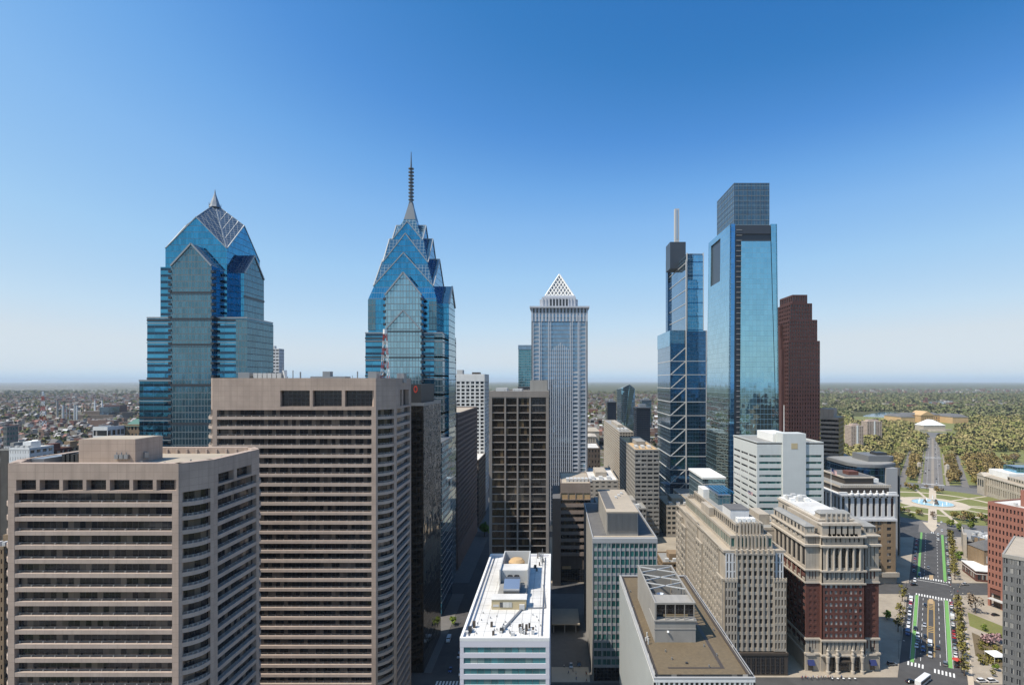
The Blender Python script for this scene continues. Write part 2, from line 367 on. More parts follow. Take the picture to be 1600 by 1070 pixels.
# garden strip right of the parkway
GZ = SL+.03
sheet('promenade', ccw([ST(300, 13.2), ST(300, 15.4), ST(415, 15.4), ST(415, 13.2)]), GZ, 'path')
sheet('lawn', ccw([ST(383, 17), ST(371, 33), ST(392, 33), ST(405, 17)]), GZ, 'grass', 'stuff')
sheet('flower_bed', ccw([ST(343, 17.5), ST(331, 31), ST(361, 33), ST(374, 17.5)]), GZ, 'soil', 'stuff')
# parkway markings, each a sheet a little above the asphalt
def marks(name, mat, strips, z=.02):
    m = MB()
    for s0, s1, t0, t1 in strips:
        m.face(*[(p[0], p[1], z) for p in ccw(sq(s0, s1, t0, t1))])
    return tag(m.build(name, M[mat]), kind='structure')
marks('bike_lane', 'bike_green', [(322, 420, 6.2, 7.9), (338, 420, -8.9, -7.4), (318, 338, -8.9, -7.4), (458, 596, 6.2, 8.0), (458, 596, -8.9, -7.4)])
wl = [(322, 420, 5.7, 5.9), (322, 420, 8.0, 8.15), (322, 420, -7.25, -7.1), (322, 420, -9.2, -9.05)]
for s in range(322, 596, 9):
    if 420 < s < 458: continue
    wl += [(s, s+4, 3.0, 3.2), (s, s+4, -4.9, -4.7)]
wl += [(330, 366, -4.9, -4.7), (395, 420, 2.95, 3.2)]
for s, t0, t1 in ((312.5, .6, 8.0), (314, -10, -2.8), (419, -8.8, 9.6), (456.5, -8.5, 9.8), (598, -7, 10)):
    t = t0
    while t < t1: wl.append((s, s+4.4, t, t+.7)); t += 1.45
wl += [(421-3, 421-2.6, .9, 6), (452, 452.5, -9, 9)]
marks('road_marking', 'line_white', wl)
yl = []
for t in (-2.45, -2.1, .5, .85): yl.append((330, 414, t, t+.16))
for s0 in (362, 364.5, 367, 369.5, 398, 400.5, 403, 405.5): yl.append((s0, s0+.6, -2.1, .5))
marks('centre_marking', 'line_yellow', yl)
marks('median', 'median_tan', [(408, 417, -1.9, .4), (458, 470, -1.9, .4)], .03)
# street crossings by the big beige towers
m = MB()
for i in range(12): m.box(-53+i*1.5, 246, .01, -52.2+i*1.5, 250, .02)
for i in range(5): m.box(-40+i*1.3, 301, .01, -39.3+i*1.3, 305, .02)
for y in range(180, 480, 8):
    if 226 < y < 256 or 350 < y < 372: continue
    m.box(-44.6, y, .01, -44.4, y+4, .02); m.box(-40.3, y, .01, -40.1, y+4, .02)
tag(m.build('road_marking', M['line_white']), kind='structure')
# circle with fountain
CX, CY, _ = ST(744, 0)
def disc(name, r, z, mat, kind='structure', r0=0, n=64, a0=0, a1=2*math.pi):
    m = MB()
    for i in range(n):
        p, q = a0+(a1-a0)*i/n, a0+(a1-a0)*(i+1)/n
        P = lambda a, r: (CX+r*math.cos(a), CY+r*math.sin(a), z)
        if r0: m.face(P(p, r0), P(p, r), P(q, r), P(q, r0))
        else: m.face((CX, CY, z), P(p, r), P(q, r))
    return tag(m.build(name, M[mat]), kind=kind)
sheet('park', ccw([ST(590, -260), ST(590, 300), ST(2400, 420), ST(2400, -520)]), -.05, 'grass', 'stuff')
disc('circle_road', 118, .02, 'asphalt_pale'); disc('circle_garden', 96, .06, 'grass', 'stuff')
disc('circle_path', 66, .08, 'path', r0=61); disc('circle_path', 34, .08, 'path')
marks('circle_path', 'path', [(640, 850, -3.6, 3.6), (741, 747, -96, 96)], .10)
for k in range(8):
    a = math.pi/8+k*math.pi/4; m = MB(); c, s_ = math.cos(a), math.sin(a)
    m.face(*[(CX+c*u-s_*v, CY+s_*u+c*v, .09) for u, v in ((34, -1.6), (96, -1.6), (96, 1.6), (34, 1.6))]); tag(m.build('circle_path', M['path']), kind='structure')
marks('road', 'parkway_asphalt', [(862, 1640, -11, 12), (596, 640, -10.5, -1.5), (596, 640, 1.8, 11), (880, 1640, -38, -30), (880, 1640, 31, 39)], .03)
marks('cross_road', 'asphalt_pale', [(850, 878, -160, 160), (1180, 1192, -160, 160)], .035)
marks('parkway_path', 'worn_paving', [(862, 1580, -1.5, 1.9), (880, 1600, -16.5, -13), (880, 1600, 14.5, 18.5)], .05)
m2 = []
for s in range(880, 1640, 12): m2 += [(s, s+5, -6.3, -6), (s, s+5, 6.6, 6.9)]
m2 += [(848, 850, -12, 13), (878.5, 881, -12, 13), (1178, 1180, -12, 13), (1193, 1195, -12, 13)]
marks('road_marking', 'line_white', m2, .06)
sheet('traffic_island', ccw([ST(603, -.6), ST(603, .9), ST(640, 6), ST(640, -8)]), .16, 'path', th=.15)
sheet('shoulder', ccw([ST(1640, -40), ST(1640, 45), ST(1780, 60), ST(1780, -60)]), .04, 'asphalt_pale')
# river
def watermat():
    t = NT('water'); tc = t.n('TexCoord').outputs['Object']
    n = t.n('TexNoise', {'Vector': tc, 'Scale': .03, 'Detail': 3}); bp = t.n('Bump', {'Height': n.outputs[0], 'Strength': .15, 'Distance': 1.0})
    M['water'] = t.fin((.035, .085, .14), .12, Normal=bp.outputs[0])
watermat()
def gpx(x, y): return (X(x, CAMZ*861/(y-595)), CAMZ*861/(y-595))
sheet('river', ccw([gpx(*p) for p in ((1336, 668), (1340, 656), (1352, 648), (1378, 643.5), (1398, 644), (1412, 648), (1416, 652), (1400, 653.5), (1390, 658), (1372, 664))]), -.1, 'water')
sheet('river', ccw([gpx(*p) for p in ((1440, 633), (1445, 629.2), (1462, 626.5), (1480, 627), (1492, 630), (1478, 632), (1460, 632.5))]), -.1, 'water')
# ---------------------------------------------------------------- the two beige banded towers on the left
winmat('band_glass', (.010, .010, .012), (.20, .155, .12), .30, 1.55, 100, .10, (.10, .085, .075), .08, .5)  # warm paler panes stand for lit rooms, painted into the glass colour
winmat('dark_opening', (.008, .008, .01), (.02, .02, .022), .3, 1.7, 1.6, .14, (.07, .07, .072), .2)
def curve(P0, P1, bulge, n=6):
    P0 = Vector(P0); P1 = Vector(P1); d = (P1-P0); L = d.length; d /= L; nn = Vector((d.y, -d.x))
    return [P0+d*(L*i/n)+nn*(bulge*(1-(2*i/n-1)**2)) for i in range(n+1)]
def beige_tower(name, label, xa, xb, xr, yf, ys, yb, ch, ztop, nfl, fh, z_first, opens, side_open):
    b = Bldg(name, label, (xa, yf, 0)); W = b.p('wall', 'beige'); T = b.p('spandrel', 'beige_trim'); Lg = b.p('balcony_rail', 'dull_concrete')
    xl = xa-(xr-xb)
    faces = [((xa, yf), (xb, yf), 0), ((xb, yf), (xr, ys), 1), ((xr, ys), (xr, yb-ch), 0), ((xr, yb-ch), (xb, yb), 1), ((xb, yb), (xa, yb), 0), ((xa, yb), (xl, yb-ch), 1), ((xl, yb-ch), (xl, ys), 0), ((xl, ys), (xa, yf), 1)]
    poly = [f[0] for f in faces]
    W.prism(polyoff(poly, 1.9), 0, z_first)           # the core behind the glass
    W.prism(polyoff(poly, 2.25), z_first, ztop-2.25)
    for P0, P1, cv in faces:
        L = math.dist(P0, P1); d = ((P1[0]-P0[0])/L, (P1[1]-P0[1])/L); pw = 1.7 if not cv else .9
        W.obox(P0, d, 0 if not cv else -.0, pw, 0, z_first+.4, -1.9, .0 if not cv else -.02)
        W.obox(P0, d, L-pw, L, 0, z_first+.4, -1.9, .0 if not cv else -.02)
        ang = math.atan2(d[1], d[0]); nx, ny = d[1], -d[0]
        for k in range(nfl+1):
            z1 = z_first-k*fh; z0 = z1-fh
            if z1 < 0: break
            if cv:
                cvp = curve((P0[0]+d[0]*pw, P0[1]+d[1]*pw), (P1[0]-d[0]*pw, P1[1]-d[1]*pw), 1.1)
                poly2 = [tuple(q) for q in cvp]+[(cvp[-1].x-nx*1.5, cvp[-1].y-ny*1.5), (cvp[0].x-nx*1.5, cvp[0].y-ny*1.5)]
                T.prism(poly2, z0, z0+fh*.30)
                for i in range(len(cvp)-1):
                    a, c = cvp[i], cvp[i+1]; o = Vector((nx, ny))*.35
                    Lg.bar((a.x-o.x, a.y-o.y, z0+fh*.45), (c.x-o.x, c.y-o.y, z0+fh*.45), .11)
                    if i: Lg.box(a.x-o.x-.12, a.y-o.y-.12, z0+fh*.3, a.x-o.x+.12, a.y-o.y+.12, z0+fh*.47)
            else:
                T.obox(P0, d, pw, L-pw, z0, z0+fh*.30, -1.5, -.04)
                Lg.obox(P0, d, pw, L-pw, z0+fh*.42, z0+fh*.45, -.85, -.7)
                u = pw+.6
                while u < L-pw: Lg.obox(P0, d, u, u+.28, z0+fh*.30, z0+fh*.46, -.9, -.65); u += 3.1
            um = L/2; c = (P0[0]+d[0]*um+nx*-1.35, P0[1]+d[1]*um+ny*-1.35, z0+fh*.65)
            b.win.append((c, ang, L-2*pw, fh*.70, 'band_glass', 'window_band'))
    # blank top storey with its openings
    q = polyoff(poly, .02)
    for P0, P1, cv in faces:
        L = math.dist(P0, P1); d = ((P1[0]-P0[0])/L, (P1[1]-P0[1])/L); ops = []
        if P0[1] == yf and P1[1] == yf: ops = opens
        elif abs(P0[0]-xr) < .1 and abs(P1[0]-xr) < .1: ops = side_open
        if ops:
            oz0, oz1 = ops[0][2], ops[0][3]
            W.obox(P0, d, 0, L, z_first, oz0, -2.2, 0.01); W.obox(P0, d, 0, L, oz1, ztop, -2.2, .01); u = 0
            for (u0, u1, _, _) in ops:
                W.obox(P0, d, u, u0, oz0, oz1, -2.2, .01); u = u1
                b.window(P0, P1, u0, u1, oz0, oz1, 'dark_opening', -1.6, 'louvre_opening')
            W.obox(P0, d, u, L, oz0, oz1, -2.2, .01)
        else: W.obox(P0, d, 0, L, z_first, ztop, -2.2, .012)
    if True:
        rf = b.p('roof', 'tan_roof'); rf.prism(polyoff(poly, 1.0), ztop-2.2, ztop-1.9)
        pr = b.p('parapet', 'beige_trim'); ring(pr, polyoff(poly, .9), ztop-2.0, ztop-.3, .5)
        n = 14
        for i in range(n):
            x = xa+(xb-xa)*(i+.5)/n; pr.box(x-.3, yb-2.6, ztop-1.9, x+.3, yb-1.3, ztop-.5)
    return b
yA = 145.0
A = beige_tower('banded_tower', 'shorter beige concrete office tower with rounded balcony corner, nearest at lower left', -143.6, -98.7, -94.0, yA, 152.5, 182, 6, Z(724, yA), 30, 3.716, Z(770, yA),
    [(2.2+i*6.15, 2.2+i*6.15+5.2, Z(766, yA), Z(749.5, yA)) for i in range(7)], [(2, 9.5, Z(766, yA), Z(749.5, yA)), (11, 19, Z(766, yA), Z(749.5, yA))])
ph = A.p('penthouse', 'beige'); zr = Z(724, yA)-1.9; ph.box(-135.3, 157, zr, -119.2, 168, 119.3)
A.p('penthouse/penthouse_roof', 'tan_roof').box(-135.0, 157.3, 119.3, -119.5, 167.7, 119.42)
for i in range(3):
    v = A.p('penthouse/roof_vent%d' % i, 'metal'); v.box(-124.6+i*1.35, 156.2, zr+1.5, -123.5+i*1.35, 156.95, zr+2.7); v.tube((-124.05+i*1.35, 156.5, zr+2.7), (-124.05+i*1.35, 156.5, zr+3.4), .12)
A.p('penthouse/wall_unit', 'metal').box(-119.15, 160, zr+1.2, -118.7, 161.6, zr+2.9)
sc = A.p('roof_screen', 'dark_metal')
for i in range(5): sc.box(-141+i*1.25, 158+.02*i, zr, -140.2+i*1.25, 164, zr+2.6+.3*(i % 2))
A.p('cooling_unit', 'metal').box(-147, 154, zr, -142.4, 163, zr+1.9)
for x, y in ((-112, 150), (-108, 153), (-104, 158), (-100, 166), (-131, 150), (-116, 155.2)):
    sv = A.p('roof_pipe%d' % -x, 'metal'); sv.tube((x, y, zr), (x, y, zr+.9), .14); sv.tube((x, y, zr+.9), (x, y, zr+1.15), .26)
A.done()
yB = 214.0
B = beige_tower('banded_tower', 'tall beige concrete office tower with blank top storey and three dark openings', -132.5, -69.0, -63.6, yB, 222, 252, 6, Z(590.5, yB), 37, 3.70, Z(640.5, yB),
    [(X(438+i*50.5, yB)+132.5, X(484+i*50, yB)+132.5, Z(635, yB), Z(610, yB)) for i in range(3)], [(6, 9.5, Z(637, yB), Z(610, yB)), (11, 20, Z(637, yB), Z(610, yB))])
zB = Z(590.5, yB)-1.9
nu = [0]
def unit(kind, mat, fn, bl=None):
    nu[0] += 1; fn((bl or B).p('%s%d' % (kind, nu[0]), mat))
for bx in ((-126, 220, zB, -121.5, 226, zB+4.2), (-98, 222, zB, -84, 228, zB+2.6), (-93.5, 223, zB+2.6, -90.5, 226, zB+4.6), (-75.5, 224, zB, -72, 229, zB+4.6), (-66, 232, zB, -63, 236, zB+4)):
    unit('rooftop_unit', 'metal', lambda m: m.box(*bx))
for i in range(6): unit('cooling_fan', 'light_grey', lambda m: m.box(-120.5+i*1.9, 221, zB, -118.9+i*1.9, 226, zB+3.9))
for x, h, r in ((-109, 7.5, .15), (-105, 5, .2), (-102, 4.4, .3), (-79, 4.6, .25), (-81, 3, .1)): unit('antenna', 'metal', lambda m: m.tube((x, 222, zB), (x, 222, zB+h), r))
unit('dish_antenna', 'white_paint', lambda m: m.tube((-107.6, 222, zB), (-108.4, 222, zB+5), .3, .9))
for i in range(10): unit('antenna', 'metal', lambda m: m.tube((-116+i*.9, 223, zB), (-116+i*.9+.3, 223, zB+2.6+.4*(i % 3)), .1))
B.done()
mast = thing('antenna_mast', 'red and white lattice antenna mast on the roof of the tall beige tower', 'antenna mast', (-70, 229, zB))
for part, mt, par in (('lattice_section', 'red_paint', 0), ('lattice_section', 'white_paint', 1)):
    for k in range(7):
        if k % 2 != par: continue
        m = MB(); z0 = zB+k*2.9; w0 = 1.5-k*.13; w1 = 1.5-(k+1)*.13
        for sx_, sy_ in ((1, 1), (-1, 1), (-1, -1), (1, -1)):
            m.bar((-70+sx_*w0, 229+sy_*w0, z0), (-70+sx_*w1, 229+sy_*w1, z0+2.9), .13)
            m.bar((-70+sx_*w0, 229+sy_*w0, z0), (-70-sy_*w1, 229+sx_*w1, z0+2.9), .09)
        m.build(part, M[mt], mast)
m = MB(); m.tube((-70, 229, zB+20.3), (-70, 229, zB+22.2), .9); m.build('drum_antenna', M['white_paint'], mast)
# ---------------------------------------------------------------- blue glass gabled towers
glass('blue_glass', (.06, .335, .555), 1.5, 3.9, .10, (.05, .14, .24), .03, .95, .35, .012, vmull=.35)
glass('band_blue_glass', (.08, .35, .54), 6.0, 3.9, .10, (.05, .12, .2), .03, .95, .45, .02, span=.42, spancol=(.035, .075, .12), vmull=.12)
glass('grid_glass', (.11, .24, .31), 1.9, 3.9, .28, (.13, .16, .175), .07, .8, .3, .012, vmull=.5)
glass('pale_grid_glass', (.30, .50, .58), 1.9, 3.9, .30, (.16, .21, .24), .07, .85, .3, .012, vmull=.5)
glass('roof_glass_blue', (.09, .22, .34), 2.2, 2.2, .16, (.24, .33, .38), .10, .8, .25, .03)
glass('roof_glass', (.17, .22, .26), 2.2, 2.2, .18, (.30, .32, .33), .14, .7, .25, .03)
plain('spire_metal', (.17, .185, .2), .35, .7); plain('dark_band', (.06, .065, .075), .35, .4); plain('silver', (.33, .345, .36), .35, .6)
def gable_block(F, S, Rf, x0, y0, x1, y1, z0, ze, zp, axis='y', back=False):
    P = [(x0, y0), (x1, y0), (x1, y1), (x0, y1)]
    if axis == 'y':
        xm = (x0+x1)/2
        F.face((x0, y0, z0), (x1, y0, z0), (x1, y0, ze), (xm, y0, zp), (x0, y0, ze))
        if back: F.face((x1, y1, z0), (x0, y1, z0), (x0, y1, ze), (xm, y1, zp), (x1, y1, ze))
        S.face((x1, y0, z0), (x1, y1, z0), (x1, y1, ze), (x1, y0, ze)); S.face((x0, y1, z0), (x0, y0, z0), (x0, y0, ze), (x0, y1, ze))
        Rf.face((x1, y0, ze), (x1, y1, ze), (xm, y1, zp), (xm, y0, zp)); Rf.face((x0, y1, ze), (x0, y0, ze), (xm, y0, zp), (xm, y1, zp))
    else:
        ym = (y0+y1)/2
        F.face((x1, y0, z0), (x1, y1, z0), (x1, y1, ze), (x1, ym, zp), (x1, y0, ze))
        if back: F.face((x0, y1, z0), (x0, y0, z0), (x0, y0, ze), (x0, ym, zp), (x0, y1, ze))
        S.face((x0, y0, z0), (x1, y0, z0), (x1, y0, ze), (x0, y0, ze)); S.face((x1, y1, z0), (x0, y1, z0), (x0, y1, ze), (x1, y1, ze))
        Rf.face((x0, y0, ze), (x1, y0, ze), (x1, ym, zp), (x0, ym, zp)); Rf.face((x1, y1, ze), (x0, y1, ze), (x0, ym, zp), (x1, ym, zp))
def gable_trim(T, x0, y, x1, ze, zp, w=.8, axis='y', z0=None):
    if axis == 'y':
        xm = (x0+x1)/2; T.bar((x0, y, ze), (xm, y, zp), w); T.bar((xm, y, zp), (x1, y, ze), w)
    else:   # here y is the x of the plane, x0..x1 run in y
        ym = (x0+x1)/2; T.bar((y, x0, ze), (y, ym, zp), w); T.bar((y, ym, zp), (y, x1, ze), w)
def teeth(T, x0, x1, y0, y1, z0, z1, step, h=.9):
    z = z0
    while z < z1: T.box(x0, y0, z, x1, y1, z+h); z += step
# --- the left one: single helm roof
t2 = Bldg('gabled_glass_tower', 'blue glass tower with a single pyramid of gables and a short pointed cap, far left', (-216, 352, 0))
F = t2.p('glass_facade', 'blue_glass'); G = t2.p('bay_facade', 'grid_glass'); Rf = t2.p('roof', 'roof_glass'); T = t2.p('trim', 'silver'); D = t2.p('band', 'dark_band'); S = t2.p('shoulder', 'band_blue_glass')
x0, x1, y0, y1 = -236, -198.6, 335, 372.4; xm, ym = (x0+x1)/2, (y0+y1)/2; ze, zp, za = 216.5, 235.6, 249.5
F.prism(rect(x0, y0, x1, y1), 0, ze)
for (a, c), pk in ((((x0, y0), (x1, y0)), (xm, y0)), (((x1, y0), (x1, y1)), (x1, ym)), (((x1, y1), (x0, y1)), (xm, y1)), (((x0, y1), (x0, y0)), (x0, ym))):
    F.face((*a, ze), (*c, ze), (*pk, zp))
    Rf.face((*a, ze), (*pk, zp), (xm, ym, za)); Rf.face((*pk, zp), (*c, ze), (xm, ym, za))
    T.bar((*a, ze), (*pk, zp), .5); T.bar((*pk, zp), (*c, ze), .5); T.bar((*a, ze), (xm, ym, za), .7); T.bar((*pk, zp), (xm, ym, za), .4)
    for f in (.2, .4, .6, .8):      # glazing ribs on each roof plane, parallel to the gable
        g = Vector((*a, ze)).lerp(Vector((xm, ym, za)), f); h = Vector((*pk, zp)).lerp(Vector((xm, ym, za)), f); T.bar(tuple(g), tuple(h), .3)
        g = Vector((*c, ze)).lerp(Vector((xm, ym, za)), f); T.bar(tuple(g), tuple(h), .3)
cap = t2.p('spire', 'metal'); cap.lathe((xm, ym), [(3.6, za-2.5), (3.0, za-1.0), (2.2, za+1.5), (1.2, za+4.2), (.5, za+6.5), (.12, za+9.2)], 8)
for i in range(4):
    a = math.pi/4+i*math.pi/2; cap.tube((xm+3.2*math.cos(a), ym+3.2*math.sin(a), za-2.6), (xm+3.4*math.cos(a), ym+3.4*math.sin(a), za+.4), .35, .1)
gable_block(G, F, Rf, -228.3, 328.6, -203.9, 345, 0, 204.5, 217.8); gable_trim(T, -228.3, 328.5, -203.9, 204.5, 217.8, .9)
gable_block(G, F, Rf, -210, 342.5, -192.4, 366, 0, 203, 216.5, 'x'); gable_trim(T, 342.5, -192.3, 366, 203, 216.5, .9, 'x')
for z in (188, 157, 173.5-1.2, 133, 110, 87, 64): D.box(-228.6, 328.35, z, -203.6, 328.7, z+1.2); D.box(-192.6, 342.2, z, -192.15, 366.3, z+1.2)
teeth(D, -229.6, -227.9, 328.2, 331, 60, 203, 3.9, 1.5); teeth(D, -204.3, -202.6, 328.2, 331, 60, 203, 3.9, 1.5)
for xx0, yy0, xx1, yy1, zt in ((-244.5, 331.5, -184.5, 362, 173.5), (-248.5, 330.5, -184.3, 376, 135.8)):
    S.box(xx0, yy0, 0, xx1, yy1, zt); T.box(xx0-.2, yy0-.2, zt, xx1+.2, yy1+.2, zt+.9)
    for z in np.arange(30, zt-3, 11.7): T.box(xx0-.25, yy0-.25, z, xx1+.25, yy1+.25, z+.55); D.box(xx0-.2, yy0-.2, z+1.6, xx1+.2, yy1+.2, z+2.6)
S.box(-238.3, 334, 173, -232, 370, 205)
b_ = t2.p('corner_glass', 'grid_glass'); b_.box(-191, 331.2, 0, -184.2, 362.2, 172.8)
t2.done()
# --- the right one: tiers of gables and a long spire
t1 = Bldg('gabled_glass_tower', 'blue glass tower with nested gable tiers and a needle spire, behind the tall beige tower', (-95, 368, 0))
F = t1.p('glass_facade', 'blue_glass'); G = t1.p('bay_facade', 'pale_grid_glass'); Rf = t1.p('roof', 'roof_glass_blue'); T = t1.p('trim', 'silver'); D = t1.p('band', 'dark_band'); S = t1.p('shoulder', 'band_blue_glass'); cg = t1.p('corner_glass', 'grid_glass')
cx, cy = -95.0, 367.5
def cross_gable(hw, z0, ze, zp, w=.6):
    gable_block(F, F, Rf, cx-hw, cy-hw, cx+hw, cy+hw, z0, ze, zp, 'y', True)
    gable_block(F, F, Rf, cx-hw-.02, cy-hw+.03, cx+hw+.02, cy+hw-.03, z0, ze-.01, zp-.01, 'x', True)
    gable_trim(T, cx-hw, cy-hw-.1, cx+hw, ze, zp, w); gable_trim(T, cy-hw, cx+hw+.1, cy+hw, ze, zp, w, 'x'); gable_trim(T, cy-hw, cx-hw-.1, cy+hw, ze, zp, w, 'x')
    T.bar((cx, cy-hw, zp), (cx, cy+hw, zp), w); T.bar((cx-hw, cy, zp), (cx+hw, cy, zp), w)
hm = 21.4
F.prism(rect(cx-hm, cy-hm, cx+hm, cy+hm), 0, 187.5)
F.frust(rect(cx-hm, cy-hm, cx+hm, cy+hm), 187.5, rect(cx-18.8, cy-18.8, cx+18.8, cy+18.8), 195.5)
cross_gable(18.9, 180, 196, 217); cross_gable(14.4, 200, 212, 230.5); cross_gable(9.8, 215, 227.5, 239.5)
for hw, z in ((18.9, 196), (14.4, 212)):          # sloped glazed corners between the tiers
    Rf.frust(rect(cx-hw, cy-hw, cx+hw, cy+hw), z, rect(cx-hw*.74, cy-hw*.74, cx+hw*.74, cy+hw*.74), z+15.5)
Rf.frust(rect(cx-9.8, cy-9.8, cx+9.8, cy+9.8), 227.5, rect(cx-3.6, cy-3.6, cx+3.6, cy+3.6), 243)
sp = t1.p('spire', 'spire_metal'); sp.frust(rect(cx-3.9, cy-3.9, cx+3.9, cy+3.9), 242.5, rect(cx-1.1, cy-1.1, cx+1.1, cy+1.1), 254.5)
sp.lathe((cx, cy), [(1.2, 254), (1.0, 262), (.9, 273), (.55, 280), (.2, 288.5)], 8)
for z in np.arange(256, 279, 2.3): sp.lathe((cx, cy), [(.5, z), (1.9, z+.3), (1.9, z+.9), (.5, z+1.2)], 8)
for i in range(4):
    a = math.pi/4+i*math.pi/2; sp.bar((cx+5*math.cos(a), cy+5*math.sin(a), 240), (cx+1.2*math.cos(a), cy+1.2*math.sin(a), 255), .5)
gable_block(G, F, Rf, -104.2, 340.4, -81.6, 352, 0, 189, 203); gable_trim(T, -104.2, 340.3, -81.6, 189, 203, .9)
gable_trim(T, -104, 340.25, -81.8, 167.5, 179.5, .8)
gable_block(G, F, Rf, -85, 357, -67.8, 379, 0, 186, 199, 'x'); gable_trim(T, 357, -67.7, 379, 186, 199, .9, 'x')
teeth(D, -105.2, -103.6, 340, 342.5, 100, 188, 3.9, 1.5); teeth(D, -82.2, -80.6, 340, 342.5, 100, 188, 3.9, 1.5)
for z in (166, 150): D.box(-104.5, 340.1, z, -81.3, 340.5, z+.9)
cg.box(cx-hm-.15, cy-hm-.15, 168, cx-hm+4.5, cy-hm+20, 187); cg.box(cx+hm-4.5, cy-hm-.15, 168, cx+hm+.15, cy+hm, 186)
S.box(-117.3, 343.5, 0, -69.4, 391, 165.5); T.box(-117.5, 343.3, 165.5, -69.2, 391.2, 166.3)
cg.box(-74.5, 343.3, 0, -69.2, 391.2, 165)
for z in np.arange(20, 164, 11.7): T.box(-117.55, 343.25, z, -69.15, 391.2, z+.55); D.box(-117.5, 343.3, z+1.6, -69.2, 391.2, z+2.7)
S.box(-80, 318, 0, -64.5, 350, 100); T.box(-80.2, 317.8, 100, -64.3, 350.2, 100.8)
for z in np.arange(8, 100, 3.9): T.box(-80.2, 317.8, z, -64.3, 350.2, z+.3)
t1.done()
# --- dark mirror-glass block beside the tall beige tower
glass('black_glass', (.16, .14, .12), 1.6, 3.8, .10, (.02, .02, .022), .03, .9, .45, .05, vmull=.16)
dk = Bldg('mirror_office_block', 'black mirror glass office block squeezed beside the tall beige tower', (-64, 258, 0))
dk.p('glass_facade', 'black_glass').box(-70, 257, 0, -60.6, 296, Z(632, 257)); r = dk.p('roof', 'dark_roof'); r.box(-69.8, 257.2, Z(632, 257), -60.8, 295.8, Z(632, 257)+.2)
parapet(dk.p('parapet', 'silver'), -70.1, 256.9, -60.5, 296.1, Z(632, 257)-.6, Z(632, 257)+.8, .5)
k = dk.p('plant_room', 'dark_metal'); k.box(-69.2, 262, Z(632, 257), -63, 290, Z(632, 257)+9.5)
u = dk.p('wall_emblem', 'red_paint')
for i in range(16):
    a0, a1 = 2*math.pi*i/16, 2*math.pi*(i+1)/16
    f_ = lambda a, r: (-65.6+.7*r*math.cos(a), 261.93, Z(608, 262)+r*math.sin(a)*1.3)
    u.face(f_(a0, .75), f_(a1, .75), f_(a1, 1.35), f_(a0, 1.35))
dk.done()
# ---------------------------------------------------------------- towers of the centre and right
winmat('win', p=.22); winmat('win_blind', (.03, .033, .036), (.52, .51, .47), .58, 1.0, 100, .07, (.3, .29, .27)); winmat('green_glass', (.02, .085, .078), (.22, .32, .29), .25, 1.45, 100, .10, (.06, .07, .07), .05, .8)
winmat('brown_glass', (.012, .009, .007), (.16, .11, .06), .12, 1.55, 100, .12, (.02, .017, .014), .10, .35); winmat('teal_glass', (.03, .12, .13), (.25, .32, .3), .22, 2.0, 100, .12, (.12, .16, .16), .05, .8)  # brown_glass: gold panes are reflections painted into the colour
plain('bronze', (.085, .068, .055), .5, .2); plain('spandrel_grey', (.36, .36, .36), .6); plain('lavender_panel', (.62, .61, .66), .5)
def slab_roof(b, x0, y0, x1, y1, z, mat='grey_roof', ph=1.0, pm='beige_trim', t=.5, part='roof'):
    b.p(part, mat).box(x0+.05, y0+.05, z-.5, x1-.05, y1-.05, z); parapet(b.p('parapet', pm), x0, y0, x1, y1, z-.45, z+ph, t)
# --- pyramid topped tower (front on)
yM = 520.0; mx0, mx1 = X(832, yM), X(916.5, yM); mxm = (mx0+mx1)/2
glass('mellon_glass', (.22, .36, .50), 1.6, 3.9, .2, (.2, .24, .28), .06, .85, .3, .012, vmull=.9); stone('mellon_stone', (.50, .52, .56), .08)
m_ = Bldg('pyramid_topped_tower', 'tall pale blue office tower topped by a white lattice pyramid', (mxm, yM+26, 0))
zc = Z(489, yM); F = m_.p('glass_facade', 'mellon_glass'); P_ = m_.p('pier', 'mellon_stone'); Cn = m_.p('cornice', 'mellon_stone')
F.box(mx0, yM, 0, mx1, yM+52, zc)
wd = mx1-mx0
for f, wf in [(0, 2.0), (.13, 1.1), (.165, .5), (.30, 1.0), (.335, .7), (.70, .9), (.735, .7), (.845, 1.0), (.875, .6), (1, 2.0)]:
    xx = mx0+wd*f; P_.box(xx-wf/2, yM-.9, 0, xx+wf/2, yM-.01, zc-2)
for i in range(9): xx = mx0+wd*(.375+.29*i/8); P_.box(xx-.35, yM-.7, 0, xx+.35, yM-.01, zc-28-6*abs(i-4)/4)
for yy in (yM, yM+13, yM+26, yM+39, yM+52): P_.box(mx1-.01, yy-.9, 0, mx1+.8, yy+.9, zc-2); P_.box(mx0-.8, yy-.9, 0, mx0+.01, yy+.9, zc-2)
for z in np.arange(30, zc-55, 3.9):
    P_.box(mx0+wd*.735, yM-.5, z, mx0+wd*.845, yM-.02, z+1.4)
for z in np.arange(30, zc-10, 3.9): P_.box(mx0+wd*.02, yM-.45, z, mx0+wd*.125, yM-.03, z+.8); P_.box(mx0+wd*.88, yM-.45, z, mx0+wd*.99, yM-.03, z+.8)
co = m_.p('loggia', 'dark_opening'); co.box(mx0-.3, yM-.3, zc, mx1+.3, yM+52.3, zc+4.6)
for i in range(17): xx = mx0-.3+(wd+.6)*i/16; Cn.box(xx-.8, yM-1.2, zc-8, xx+.8, yM-.2, zc+4.6)
Cn.box(mx0-2.6, yM-2.6, zc+4.6, mx1+2.6, yM+54.6, zc+6.2); Cn.box(mx0-.8, yM-.8, zc-1, mx1+.8, yM+52.8, zc)
up = m_.p('upper_tier', 'mellon_stone'); a, c = X(843, yM), X(903.5, yM); up.box(a+2, yM+6, zc+6.2, c-2, yM+46, zc+16)
